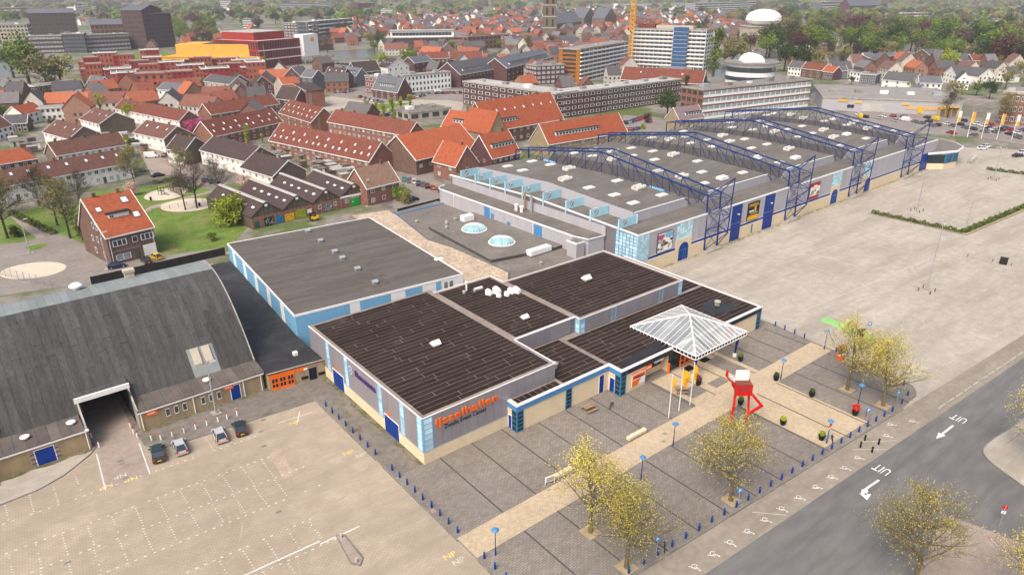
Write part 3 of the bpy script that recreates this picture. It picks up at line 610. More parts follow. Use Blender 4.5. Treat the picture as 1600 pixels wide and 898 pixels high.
glazing(EH, 'y', 66.3, 67.3, 54.6, .15, 4.4, 1, 5, 'teal', 'panedark', bar=.06); glazing(EH, 'y', 63.6, 64.7, 73.62, .15, 4.4, 1, 5, 'teal', 'panedark', bar=.06)
glazing(EH, 'y', 63.6, 64.7, 112.1, .15, 4.4, 1, 5, 'teal', 'panedark', bar=.06, side=1)
door(EH, 'y', 67.5, 68.2, 54.6, .12, 2.3, leaves=1); door(EH, 'x', 71.6, 72.6, 66.3, .12, 3.3, leaves=1); door(EH, 'y', 64.9, 65.9, 73.65, .12, 2.6, leaves=1)
# banners by the entrance
for x0, w_ in ((76.2, 3.2), (101.2, 3.6)):
    bn = P('banner', MB().box(x0, x0 + w_, 63.5, 63.6, .7, 2.85), 'white', EH)
    ubox('banner_print', 'orange', x0 + .08, x0 + w_ - .08, 63.47, 63.5, .78, 2.78, bn)
    P('banner_print', MB().add([(x0 + w_ - .1, 63.46, .8)] + [(x0 + w_ - .1 - 1.5 * math.cos(t), 63.46, .8 + 1.25 * math.sin(t)) for t in [k * math.pi / 16 for k in range(9)]], [tuple(range(10))]), 'white', bn)
    ubox('banner_print', 'white', x0 + .1, x0 + w_ - .1, 63.455, 63.48, 1.92, 2.02, bn)
    lettering('banner_lettering', 'Welkom', w_ * .8, .5, .02, 'letter', bn, (x0 + .25, 63.465, 2.1), (R(90), 0, 0), .03)
    st = P('banner', MB().box(x0, x0 + w_ + .1, 63.5, 63.58, 2.95, 3.25), 'orange', EH); ubox('banner_print', 'white', x0 + .1, x0 + w_, 63.47, 63.5, 2.97, 3.05, st)
bn = P('banner', MB().box(79.5, 80.9, 63.5, 63.6, 2.6, 3.5), 'orange', EH); ubox('banner_print', 'white', 79.6, 80.8, 63.48, 63.5, 2.95, 3.1, bn)
# lettering on the cladding
lettering('sign_letters', 'ijsselhallen', 10.6, 1.62, .16, 'orange', EH, (42.1, 68.42, 4.98), (R(90), 0, 0), .014, 1.06)
lettering('sign_letters', 'Zwolle Event Center', 7.2, .72, .05, 'letter', EH, (43.5, 68.42, 4.42), (R(90), 0, 0))
lettering('sign_letters', 'Ravanta', 6.4, 1.0, .14, 'purple', EH, (40.02, 87.5, 5.35), (R(90), 0, R(-90)), .03)
lg = P('shield_logo', MB().add([(39.9, 88.9 + u, 5.75 + v) for u, v in ((.0, .75), (.5, .6), (.5, -.1), (.25, -.6), (0, -.85), (-.25, -.6), (-.5, -.1), (-.5, .6))], [tuple(range(8))]).box(39.92, 40.03, 88.5, 89.3, 5.3, 6.2), 'white', EH)
P('shield_logo', MB().add([(39.88, 88.9 + u, 5.75 + v) for u, v in ((0, .6), (.4, .48), (.4, -.1), (.2, -.45), (0, -.68), (-.2, -.45), (-.4, -.1), (-.4, .48))], [tuple(range(8))]), 'midblue', lg)
P('shield_logo', MB().add([(39.87, 88.9 + u, 5.78 + v) for u, v in ((0, .35), (.1, .05), (.2, -.2), (0, -.08), (-.2, -.2), (-.1, .05))], [tuple(range(6))]), 'white', lg)
# things on the roofs
def vent_house(x, y, z, s=1.0):
    m = MB(); m.box(-.5 * s, .5 * s, -.4 * s, .4 * s, 0, .35 * s); v = P('roof_vent', m, 'steel', EH, (x, y, z))
    P('vent_cap', MB().extr([(-.6 * s, .35 * s), (.6 * s, .35 * s), (.6 * s, .5 * s), (0, 1.0 * s), (-.6 * s, .5 * s)], -.65 * s, .65 * s), 'white', v); return v
vent_house(52.8, 84.6, 7.42, 1.1); vent_house(70.2, 83.2, 7.42, .95); vent_house(90.6, 88.8, 7.42, 1.25)
def cowl(x, y, z, s=1.0, rz=0.0):
    m = MB(); n = 8; prof = [(0, 0)] + [(-1.0 * s + 1.0 * s * math.cos(t), 1.1 * s * math.sin(t)) for t in [k * math.pi / 2 / n for k in range(n + 1)]] + [(-1.3 * s, 1.1 * s), (-1.3 * s, 0)]
    prof = [(0, 0)] + [(-1.3 * s + 1.3 * s * math.cos(t), .05 + 1.1 * s * math.sin(t)) for t in [k * math.pi / 2 / n for k in range(n + 1)]] + [(-1.3 * s, 0)]
    m.extr(prof, -.5 * s, .5 * s); return P('vent_cowl', m, 'white', EH, (x, y, z), rz)
for (x, y, s) in ((72.0, 94.3, 1.1), (73.6, 93.7, 1.35), (72.7, 92.4, .8), (74.2, 91.9, .85), (75.6, 92.2, 1.1), (76.6, 91.6, 1.25)): cowl(x, y + .6, 7.42, s * .8, R(205))
def mushroom(x, y, z, parent, s=1.0, m1='concrete'):
    return P('roof_vent', MB().lathe([(.5 * s, 0), (.5 * s, .35 * s), (.3 * s, .4 * s), (.3 * s, .55 * s), (.62 * s, .6 * s), (.62 * s, .85 * s), (.3 * s, 1.0 * s)], 12, (x, y, z)), m1, parent)
mushroom(66.3, 71.2, 4.56, EH, 1.05); mushroom(106.4, 69.4, 4.56, EH, 1.0); mushroom(68.5, 98.8, 7.42, EH, .6); mushroom(70.5, 98.2, 7.42, EH, .5)
P('roof_pipe', MB().tube((69.6, 99.6, 7.4), (69.6, 99.6, 9.0), .18).tube((69.6, 99.6, 9.0), (69.6, 99.6, 9.3), .3), 'white', EH); P('roof_pipe', MB().box(70.8, 72.6, 98.4, 98.9, 7.42, 7.8), 'white', EH)
# entrance: dark glazed wall and orange doors
eg = glazing(EH, 'x', 85.7, 98.3, 63.85, .12, 4.2, 10, 3, 'black', 'panedark', bar=.05, name='entrance_glazing')
for i in range(4):
    m = MB(); x = 88.6 + i * 1.25; m.box(x, x + .14, 63.55, 63.72, .12, 2.5).box(x + 1.02, x + 1.16, 63.55, 63.72, .12, 2.5).box(x + .14, x + 1.02, 63.55, 63.72, 2.25, 2.5).box(x + .14, x + 1.02, 63.55, 63.72, .12, .45).box(x + .14, x + 1.02, 63.56, 63.72, 1.1, 1.25)
    d_ = P('entrance_door', m, 'orange', EH); ubox('pane', 'panedark', x + .14, x + 1.02, 63.6, 63.68, .45, 2.25, d_)
ubox('entrance_post', 'orange', 85.2, 85.5, 63.3, 63.6, .12, 2.0, EH); ubox('door_mat', 'black', 88.2, 90.4, 61.6, 63.0, .1, .125, EH); ubox('door_mat', 'black', 93.0, 95.0, 61.8, 63.0, .1, .125, EH)
glazing(EH, 'x', 80.0, 85.3, 65.2, 1.3, 3.9, 3, 1, 'dark', 'panedark', bar=.06); ubox('notice_board', 'white', 82.0, 84.4, 63.9, 64.0, 2.9, 3.4, EH)
# glass canopy
CA = thing('entrance_canopy', 'pyramid canopy of white framed glass over the orange entrance doors', 'canopy', (93.2, 66.0, 0))
cx, cy, hh, ze, za = 0, 0, 7.1, 5.0, 7.9
def cpt(u, v): t = 1 - max(abs(u), abs(v)) / hh; return Vector((u, v, ze + (za - ze) * t))
frame = MB()
for (u, v) in ((-hh, -hh), (hh, -hh), (hh, hh), (-hh, hh)): frame.tube(cpt(u, v), cpt(0, 0), .12, .12, 5)
fr2 = P('hip_rafter', frame, 'white', CA)
for s_ in range(4):
    q = Matrix.Rotation(R(90) * s_, 3, 'Z'); raf = MB(); n = 14; st = 2 * hh / n
    for i in range(1, n):
        u = -hh + i * st; raf.tube(q @ cpt(u, -hh) + Vector((0, 0, .05)), q @ cpt(u, -abs(u)) + Vector((0, 0, .05)), .05, .05, 4, False)
    rp = P('rafters', raf, 'white', CA)
    for i in range(n):
        u0, u1 = -hh + i * st + .05, -hh + (i + 1) * st - .05
        pts = [cpt(u0, -hh), cpt(u1, -hh), cpt(u1, -abs(u1)), cpt(u0, -abs(u0))]
        if abs(u0) < .1 or abs(u1) < .1: pass
        P('glass_pane', MB().poly([q @ p for p in pts]), 'roofglass', rp)
    fa = MB(); y = -hh
    loc = [q @ Vector(p) for p in ((-hh, -hh, 4.98), (hh, -hh, 4.98), (-hh, -hh, 4.3), (hh, -hh, 4.3))]
    fa.tube(loc[0], loc[1], .1, .1, 4); fa.tube(loc[2], loc[3], .08, .08, 4)
    for i in range(18): u = -hh + i * 2 * hh / 18; fa.tube(q @ Vector((u, -hh, 4.3)), q @ Vector((u, -hh, 4.95)), .06, .06, 4, False)
    fp = P('fascia_frame', fa, 'white', CA)
    for i in range(18):
        u0 = -hh + i * 2 * hh / 18 + .07; u1 = u0 + 2 * hh / 18 - .14
        P('glass_pane', MB().poly([q @ Vector(p) for p in ((u0, -hh, 4.38), (u1, -hh, 4.38), (u1, -hh, 4.88), (u0, -hh, 4.88))]), 'panedark', fp)
P('tie_beam', MB().tube((-hh, 0, 4.35), (hh, 0, 4.35), .08).tube((0, -hh, 4.35), (0, hh, 4.35), .08), 'white', CA)
for (u, v) in ((-5.6, -6.1), (5.9, -6.1)):
    m = MB(); m.tube((u, v, .5), (u - .9, v - .9, 4.3), .13).tube((u, v, .5), (u + .9, v + .5, 4.3), .13).tube((u, v, .1), (u, v, .6), .22)
    P('support_column', m, 'steelblue', CA); P('column_foot', MB().lathe([(.35, .1), (.35, .6), (.2, .75)], 10, (u, v, 0)), 'white', CA)
for (u, v) in ((-5.6, 3), (5.9, 3)): P('support_column', MB().tube((u, v, 4.55), (u, v, 5.0), .12), 'steelblue', CA)

# ================================================================ WHITE AND BLUE STRIPED HALL
wp = [Vector((40.2, 110.4, 0)), Vector((74.4, 107.7, 0)), Vector((78.0, 154.5, 0)), Vector((43.8, 155.7, 0))]
WH = thing('striped_hall', 'flat-roofed hall with white and pale blue striped walls and grey-brown roof', 'hall', (40.2, 110.4, 0), math.atan2(-2.7, 34.2))
Lw, Dw = 34.3, 45.6
P('wall', MB().box(0, Lw, 0, Dw, 0, 6.85), 'stripewhite', WH)
def ribs(x0, x1, z0, z1, mat, ax, v):
    m = MB(); n = max(2, int((x1 - x0) / .32)); st = (x1 - x0) / n
    for i in range(n):
        a, b = x0 + i * st + .05, x0 + (i + 1) * st - .05
        (m.box(a, b, v - .06, v + .01, z0, z1) if ax == 'x' else m.box(v - .06, v + .01, a, b, z0, z1))
    m.box(x0, x1, v - .035, v + .01, z0, z1) if ax == 'x' else m.box(v - .035, v + .01, x0, x1, z0, z1)
    return P('wall_panel', m, mat, WH)
x = .0
for a, b, c in ((0, 10.2, 0), (10.2, 12.2, 1), (12.2, 18.5, 0), (18.5, 21.5, 1), (21.5, 25.2, 0), (25.2, 28.2, 1), (28.2, 29.4, 0), (29.4, Lw, 1)): ribs(a + .02, b - .02, .1, 6.7, 'stripewhite' if c else 'stripeblue', 'x', 0)
y = 0.0; k = 0
while y < Dw - .5:
    d = 6.2 if k % 2 == 0 else 2.2; ribs(y + .02, min(y + d, Dw) - .02, .1, 6.7, 'stripeblue' if k % 2 == 0 else 'stripewhite', 'y', 0); y += d; k += 1
RW = P('roof', MB().box(.1, Lw - .1, .1, Dw - .1, 6.85, 6.95), 'seamgrey', WH); sheets(RW, 0, Lw, 0, Dw, 6.95, 'sheetgrey', 1.05, .04, 8, 16, 'x', .3, .018)
parapet(WH, [(-.05, -.05), (Lw + .05, -.05), (Lw + .05, Dw + .05), (-.05, Dw + .05)], 6.7, 7.1, .2)
for (px, py) in ((481, 363), (501, 378), (523, 395), (535, 405), (558.5, 422), (586, 443)):
    p = W(px, py, 7.0) - Vector((40.2, 110.4, 0)); p.rotate(Matrix.Rotation(-WH.rotation_euler.z, 3, 'Z'))
    v = P('roof_vent', MB().box(-.45, .45, -.45, .45, 0, .3), 'steel', WH, (p.x, p.y, 6.96)); P('vent_cap', MB().extr([(-.6, .45), (.6, .45), (.6, .6), (.2, .85), (-.2, .85), (-.6, .6)], -.55, .55).box(-.15, .15, -.15, .15, .3, .46), 'steel', v)
ubox('roof_hatch', 'white', 33.5, 35.2, 9.5, 10.5, 6.9, 7.2, WH)
for u in (30.0, 31.2): ubox('vent_louvre', 'roofgrey', u, u + .8, -.09, -.02, 4.9, 6.2, WH)

# ================================================================ LOW DARK LINK AND BRICK GATE HOUSE
LK = thing('link_building', 'low black-roofed link with orange glazed doors between arched hall and front hall', 'building', (0, 0, 0))
P('wall', MB().prism([(30.9, 100.2), (39.95, 99.0), (39.95, 156), (31.2, 156)], 0, 3.1), 'bricktan', LK)
P('roof', MB().prism([(30.8, 100.0), (39.98, 98.9), (39.98, 110), (43.5, 155), (31.2, 155)], 3.1, 3.22), 'feltdark', LK)
P('roof_edge', MB().prism([(30.8, 99.95), (39.98, 98.85), (39.98, 99.0), (30.8, 100.1)], 3.22, 3.36), 'concrete', LK)
def on_link(u, out): t = (u - 30.9) / 9.05; return (u, 100.2 - 1.2 * t - out)
for i in range(3):
    u = 31.2 + i * 1.25; p = on_link(u, .06); an = math.atan2(-1.2, 9.05); m = MB()
    m.box(0, .15, -.08, .05, .1, 2.3).box(1.05, 1.2, -.08, .05, .1, 2.3).box(.15, 1.05, -.08, .05, 2.1, 2.3).box(.15, 1.05, -.08, .05, .1, .5).box(.15, 1.05, -.07, .05, 1.2, 1.35).box(.55, .65, -.06, .05, .5, 2.1)
    d_ = P('orange_door', m, 'orange', LK, (p[0], p[1], 0), an); ubox('pane', 'panedark', .15, 1.05, -.03, .05, .5, 2.1, d_)
an = math.atan2(-1.2, 9.05)
for (u, wd, z0, z1, mt, nm) in ((31.0, 4.2, 2.4, 2.95, 'orange', 'fascia'), (35.4, 1.5, 2.2, 2.95, 'orange', 'banner'), (37.3, 1.25, .1, 2.3, 'navy', 'door'), (36.0, 1.1, .6, 1.1, 'navy', 'vent_grille'), (38.8, 1.1, .6, 1.1, 'navy', 'vent_grille')):
    p = on_link(u, 0); P(nm, MB().box(0, wd, -.07, .02, z0, z1), mt, LK, (p[0], p[1], 0), an)
p = on_link(36.6, 0); P('banner', MB().box(-.1, .5, -.09, .01, 2.25, 2.6), 'white', LK, (p[0], p[1], 0), an)
ubox('roof_vent', 'white', 36.6, 37.3, 103.2, 103.9, 3.22, 3.8, LK)

# ================================================================ ARCHED HALL
AH = thing('arched_hall', 'old hall with huge curved grey roof and tan brick front wall', 'hall', (0, 0, 0))
X0, X1 = -34.0, 30.5
def az(y): return 3.6 + 11.8 * (1 - ((y - 122.5) / 17.6) ** 2)
YS = [104.9 + 35.2 * i / 32 for i in range(33)]
def slab(x0, x1, ya, yb, th, lift, z=az, n=None):
    n = n or max(3, int((yb - ya) / 1.4)); m = MB(); ys = [ya + (yb - ya) * i / n for i in range(n + 1)]
    top = [(y, z(y) + lift) for y in ys]; bot = [(y, z(y) + lift - th) for y in ys]
    m.extr(bot + top[::-1], x0, x1); return m
gate = (5.6, 11.9)
core = MB()
for (a, b) in ((X0, gate[0]), (gate[1], X1)): core.extr([(104.95, 0), (140.05, 0)] + [(y, az(y) - .06) for y in YS[::-1]], a, b)
yg = 106.6
ys2 = [yg] + [y for y in YS if y > yg]
core.extr([(118, 0), (140.05, 0)] + [(y, az(y) - .06) for y in [y for y in YS if y > 118][::-1]] + [(118, az(118) - .06)], gate[0], gate[1])
core.extr([(y, 5.45) for y in (yg, 118)] + [(y, az(y) - .06) for y in (118, 114, 112, 110, 108, yg)], gate[0], gate[1])
core.mi = core.mi; AC = P('arched_roof_deck', core, 'archdeck', AH)
P('gate_interior', MB().box(gate[0] - .01, gate[0] + .03, 104, 118, 0, 5.4).box(gate[1] - .03, gate[1] + .01, 104, 118, 0, 5.4).box(gate[0] + .03, gate[1] - .03, 117.8, 117.95, 0, 5.4), 'dark', AH)
x = X0; random.seed(5)
while x < X1 - .1:
    e = min(x + 1.05, X1)
    inside = x + .5 > gate[0] and x + .5 < gate[1]
    cuts = [yg + .2 if inside else 105.0]; t = random.uniform(109, 114)
    while t < 118.8: 
        if t > cuts[-1] + 1.5: cuts.append(t)
        t += random.uniform(4.5, 9)
    cuts.append(120.2)
    for a, b in zip(cuts[:-1], cuts[1:]): P('roof_sheet', slab(x + .015, e - .015, a + .02, b - .02, .07, random.uniform(0, .05)), 'sheetarch', AC)
    P('roof_sheet', slab(x + .01, e - .01, 120.2, 139.8, .07, .06, n=12), 'archnew', AC)
    x = e
# lean-to strip over the front wall
x = X0
while x < X1 - .1:
    e = min(x + 1.35, X1 + .2)
    if not (x + .7 > gate[0] and x + .7 < gate[1]): P('eave_sheet', MB().extr([(101.0, 3.25), (105.2, 3.78), (105.2, 3.86), (101.0, 3.36 + random.uniform(0, .02))], x + .015, e - .015), 'eavestrip', AH)
    x = e
# front wall
for (a, b) in ((X0, gate[0] - .1), (gate[1] + .1, X1 - .1)):
    P('front_wall', MB().box(a, b, 101.3, 105, 0, 3.25), 'bricktan', AH); P('gutter', MB().box(a - .05, b + .15, 101.0, 101.28, 3.0, 3.3), 'white', AH)
for xx in (-6.5, 2.0 + 3.2, 12.3, 19.6, 27.2, 30.0): P('downpipe', MB().tube((xx, 101.15, .1), (xx, 101.15, 3.05), .07), 'white', AH)
P('gable_trim', slab(X1, X1 + .18, 104.9, 139.9, .3, .1, n=30), 'concrete', AH)
lin = P('gate_lintel', MB().box(gate[0] - .5, gate[1] + .4, yg - 1.3, yg - 1.0, 5.45, 6.2), 'white', AH)
P('gate_roof', MB().extr([(yg - 1.0, 6.05), (yg + .3, 6.1), (yg + .3, 6.3), (yg - 1.0, 6.2)], gate[0] - .4, gate[1] + .3), 'sheetarch', AH)
for gx in (gate[0] - .25, gate[1] + .05): P('gate_side', MB().prism([(gx, 101.4), (gx + .2, 101.4), (gx + .2, 107), (gx, 107)], 0, [3.4, 3.4, 6.3, 6.3]), 'concrete', AH)
d_ = door(AH, 'x', 1.0 - 2.0, 1.2, 101.3, .12, 2.5, leaves=1); door(AH, 'x', 25.2, 26.6, 101.3, .12, 2.6, leaves=1)
for i in range(3):
    for s_ in (-1, 1): ubox('hinge', 'blue', (-1.6 if s_ < 0 else 1.22), (-1.02 if s_ < 0 else 1.8), 101.22, 101.3, .6 + i * .7, .68 + i * .7, AH)
for xx in (15.9, 17.1, 18.3, 21.0, 22.2, 23.4): window('w1', AH, xx, 101.28, 1.75, .6, 1.3)
for (xx, z0) in ((13.0, 2.1), (24.2, 2.2)):
    bn = P('banner', MB().box(xx, xx + 1.5, 101.2, 101.3, z0, z0 + .85), 'orange', AH); ubox('banner_print', 'white', xx + .2, xx + 1.2, 101.18, 101.2, z0 + .35, z0 + .5, bn)
P('sign_plate', MB().box(-9.5, -7.8, 101.2, 101.3, 1.8, 2.5), 'white', AH)
for xx in (-1.5, 4.0, 22.5): P('roof_vent', MB().lathe([(.3, 0), (.3, .25), (.6, .3), (.6, .45), (.2, .6)], 12, (xx, 103.4, 3.55)), 'white', AH)
# roof hatch and vents of the arch
m = MB(); hp = slab(21.3, 25.3, 105.0, 108.0, .06, .16, n=4); hb = P('roof_hatch', hp, 'archnew', AH)
for xx in (21.8, 23.5): P('hatch_lid', slab(xx, xx + 1.2, 106.0, 107.7, .45, .55, n=3), 'stone', hb)
hb = P('roof_hatch', slab(-7.5, -3.9, 105.2, 109.0, .06, .16, n=4), 'feltdark', AH); P('hatch_lid', slab(-7.2, -4.6, 106.6, 108.6, .5, .6, n=3), 'stone', hb)
for (px, py, yy) in ((123, 466, 124.6), (205, 443, 125.2)):
    dd = ray(px, py); t = yy / dd[1]; xx = dd[0] * t
    if px < 200: P('roof_vent', MB().lathe([(.5, -.3), (.5, .5), (1.0, .6), (1.0, .8), (.6, 1.1)], 16, (xx, yy, az(yy))), 'white', AH)
    else: P('roof_vent', MB().box(xx - .7, xx + .7, yy - .5, yy + .5, az(yy) - .3, az(yy) + .9).box(xx - .85, xx + .85, yy - .6, yy + .6, az(yy) + 1.0, az(yy) + 1.5), 'stone', AH)
# ================================================================ LONG HALL WITH BLUE ROOF TRUSSES
random.seed(21)
LH = thing('exhibition_hall', 'long grey exhibition hall with stepped roofs and blue steel roof trusses', 'hall', (113.5, 96.0, 0), R(1.2))
LX, LD, ZE, RY = 164.0, 71.0, 9.7, 35.7
def gz(y, z0, rise): return z0 + rise * (1 - abs(y - RY) / RY)
def Q(name, mb, mat, parent=None): return P(name, mb, mat, parent or LH)
Q('wall', MB().extr([(0.1, 0), (LD, 0), (LD, ZE - .1), (RY, ZE + 1.1), (.1, ZE - .1)], .1, LX), 'cladcore')
Q('roof', MB().extr([(.15, ZE - .1), (RY, ZE + 1.1), (LD - .1, ZE - .1), (LD - .1, ZE + .05), (RY, ZE + 1.25), (.15, ZE + .05)][::1], .15, LX - .05), 'felthall')
Q('roof_edge', MB().box(-.08, LX + .05, -.1, .18, ZE - .15, ZE + .2).extr([(.18, ZE - .1), (RY, ZE + 1.1), (RY, ZE + 1.45), (.18, ZE + .25)], -.08, .2).extr([(RY, ZE + 1.1), (LD, ZE - .1), (LD, ZE + .25), (RY, ZE + 1.45)], -.08, .2), 'white')
# upper bays
TX = [(25.5, 30.8), (62.7, 68.0), (99.8, 105.0), (137.2, 142.7)]
bays = [(6.0, 27.3)] + [(TX[i][1] + 1.6, TX[i + 1][0] + 1.8) for i in range(3)] + [(TX[3][1] + 1.6, 158.0)]
Y0, Y1 = 6.6, 64.6
for i, (a, b) in enumerate(bays):
    la, rb = (0 if i == 0 else 2.3), (0 if i == 4 else 2.3)
    def ring(y, top): z = gz(y, 12.0, 1.4) if top else gz(y, ZE - .3, 1.2); return [(a + (la if top else 0), y, z), (b - (rb if top else 0), y, z)]
    m = MB(); ys = (Y0, RY, Y1); vs = []
    for y in ys: vs += ring(y, False) + ring(y, True)
    m.add(vs, [(0, 1, 3, 2), (8, 10, 11, 9), (0, 2, 6, 4), (4, 6, 10, 8), (1, 5, 7, 3), (5, 9, 11, 7)])
    bay = Q('roof_bay', m, 'feltvalley')
    m = MB(); m.add([vs[2], vs[3], vs[7], vs[6], vs[10], vs[11]], [(0, 1, 2, 3), (3, 2, 5, 4)]); m.v = [(p[0], p[1], p[2] + .01) for p in m.v]; P('bay_roof', m, 'felthall', bay)
    # clad front parapet, panel by panel
    n = int((b - a) / 1.35); 
    for k in range(n):
        x0 = a + (b - a) * k / n + .02; x1 = a + (b - a) * (k + 1) / n - .02
        def zt(x): return 12.25 if x >= a + la and x <= b - rb else 9.7 + 2.55 * ((x - a) / la if x < a + la else (b - x) / rb)
        P('wall_panel', MB().add([(x0, Y0 - .12, 9.6), (x1, Y0 - .12, 9.6), (x1, Y0 - .12, zt(x1)), (x0, Y0 - .12, zt(x0)), (x0, Y0 + .03, 9.6), (x1, Y0 + .03, 9.6), (x1, Y0 + .03, zt(x1)), (x0, Y0 + .03, zt(x0))],
            [(0, 1, 2, 3), (5, 4, 7, 6), (3, 2, 6, 7), (1, 5, 6, 2), (4, 0, 3, 7)]), 'clad2', bay)
    P('parapet_trim', MB().box(a + la, b - rb, Y0 - .18, Y0 + .1, 12.25, 12.36), 'white', bay)
# left side wall of bay 1
sw_ = Q('side_wall', MB().extr([(Y0, 9.6), (RY, 10.9), (RY, 13.7), (Y0, 12.3)], 5.8, 6.05).extr([(RY, 10.9), (Y1, 9.6), (Y1, 12.3), (RY, 13.7)], 5.8, 6.05), 'clad2')
# light blue baffles with round holes
def baffle(y):
    zb = gz(y, ZE + .2, 1.2); m = MB(); x0, x1, z0, z1 = -.1, 5.8, zb - .1, zb + 2.05; cxx, czz, r = 1.75, zb + 1.05, .72; n = 24
    for yy in (y - .08, y + .08):
        ring = [(cxx + r * math.cos(t), yy, czz + r * math.sin(t)) for t in [k * 2 * math.pi / n for k in range(n)]]
        outer = []
        for t in [k * 2 * math.pi / n for k in range(n)]:
            c, s_ = math.cos(t), math.sin(t); kx = ((x1 - cxx) / c if c > 1e-6 else ((x0 - cxx) / c if c < -1e-6 else 1e9)); kz = ((z1 - czz) / s_ if s_ > 1e-6 else ((z0 - czz) / s_ if s_ < -1e-6 else 1e9)); kk = min(kx, kz)
            outer.append((cxx + kk * c, yy, czz + kk * s_))
        m.add(ring + outer, [(i, (i + 1) % n, n + (i + 1) % n, n + i) if yy < y else (i, n + i, n + (i + 1) % n, (i + 1) % n) for i in range(n)])
        for cx2, cz2 in ((x1, z1), (x0, z1), (x0, z0), (x1, z0)):
            k = min(range(n), key=lambda i: (outer[i][0] - cx2) ** 2 + (outer[i][2] - cz2) ** 2)
            j = [i for i in ((k - 1) % n, (k + 1) % n) if abs(outer[i][0] - outer[k][0]) > .01 and abs(outer[i][2] - outer[k][2]) > .01]
            if j: m.poly([outer[k], (cx2, yy, cz2), outer[j[0]]])
    m.box(x0, x1, y - .08, y + .08, z1, z1 + .06); m.box(x0 - .06, x0, y - .08, y + .08, z0, z1 + .06); m.box(x1, x1 + .12, y - .3, y + .3, z0, z1 + .1)
    m.box(x0 - .22, x0 - .05, y - .2, y + .2, 7.3, z1 + .06)
    b_ = Q('baffle_wall', m, 'ltblue'); m2 = MB(); m2.tube((cxx - .5, y, czz - .5), (cxx + .5, y, czz + .5), .09, .09, 4); P('baffle_bar', m2, 'stone', b_)
for yy in (5.6, 14.4, 22.6, 30.7, 38.6, 45.6, 52.0, 58.6, 65.2): baffle(yy)
# front facade, local x ranges
Q('plinth', MB().box(-.05, LX, -.06, .1, .02, 3.0), 'cream')
Q('plinth', MB().box(-.06, .1, .12, 20, .02, 3.0), 'cream')
glass_x = [(0.15, 3.9), (14.0, 19.9), (88.0, 93.2), (108.2, 113.4)]; big_doors = [(36.3, 40.6), (51.4, 56.1)]; arches = [(15.2, 19.0), (88.6, 92.3), (110.2, 113.8)]
def free(a, b): return not any(a < q - .05 and b > p + .05 for p, q in glass_x + big_doors)
x = 3.95
st_ = [3.95, 14.0, 19.95, 36.3, 40.65, 51.4, 56.15, 88.0, 93.25, 108.2, 113.45, LX]
for i in range(0, len(st_) - 1, 2):
    a, b = st_[i], st_[i + 1]; n = int(round((b - a) / 1.3)); s2 = (b - a) / n
    for k in range(n): ubox('wall_panel', 'clad2', a + k * s2 + .02, a + (k + 1) * s2 - .02, 0, .12, 3.85, ZE - .15, LH)
    a2 = a if a > 4 else 4.0
    fr = Q('ribbon_window', MB().box(a2, b, -.03, .12, 3.0, 3.12).box(a2, b, -.03, .12, 3.74, 3.85), 'white'); n = max(2, int((b - a2) / 1.5)); s2 = (b - a2) / n
    for k in range(n): ubox('pane', 'blue', a2 + k * s2 + .06, a2 + (k + 1) * s2 - .06, .0, .1, 3.12, 3.74, fr)
for (a, b) in glass_x: glazing(LH, 'x', a, b, .1, 3.0 if a < 1 else 5.5, ZE - .2, 6, 9 if a < 1 else 6, 'ltblue', 'paneblue', out=.14, bar=.06)
glazing(LH, 'y', .15, 6.4, .05, 3.0, ZE - .2, 6, 8, 'midblue', 'paneblue', out=.14, bar=.07)
Q('glass_corner', MB().box(-.14, .12, -.1, .12, 3.0, ZE - .2), 'ltblue')
for (a, b) in glass_x[1:]: Q('entrance_wall', MB().box(a - .1, b + .1, -.1, .1, 3.0, 5.5), 'cream')
for (a, b) in arches:
    r = (b - a) / 2; c = (a + b) / 2; pts = [(a + .1, .05)] + [(b - .1, .05)] + [(c + (r - .1) * math.cos(t), 2.9 + (r - .35) * math.sin(t)) for t in [k * math.pi / 12 for k in range(13)]]
    m = MB(); m.add([(x_, -.16, z_) for x_, z_ in pts] + [(x_, -.05, z_) for x_, z_ in pts], [tuple(range(len(pts)))] + [(i, (i + 1) % len(pts), len(pts) + (i + 1) % len(pts), len(pts) + i)[::-1] for i in range(len(pts))])
    d_ = Q('arched_door', m, 'blue'); P('door_frame', MB().box(a + .1, b - .1, -.2, -.15, 2.55, 2.65).box(c - .04, c + .04, -.2, -.15, .05, 2.55).box(c + .7, c + .76, -.2, -.15, .05, 2.55), 'midblue', d_)
for (a, b) in big_doors:
    d_ = Q('roller_door', MB().box(a + .05, b - .05, -.14, .12, .02, ZE - .25), 'blue'); P('door_rail', MB().box(a + .05, b - .05, -.18, -.14, 4.6, 4.75), 'midblue', d_)
    P('door_lamp', MB().box(b - 1.9, b - 1.5, -.5, -.12, 6.9, 7.1), 'white', d_); ubox('number_sign', 'orange', b + .3, b + .9, -.05, .02, 4.1, 4.7, LH)
d_ = Q('roller_door', MB().box(152.2, 158.6, -.14, .12, .02, 5.9), 'blue')
Q('narrow_window', MB().box(46.1, 46.6, -.14, .0, .4, 2.8), 'teal')
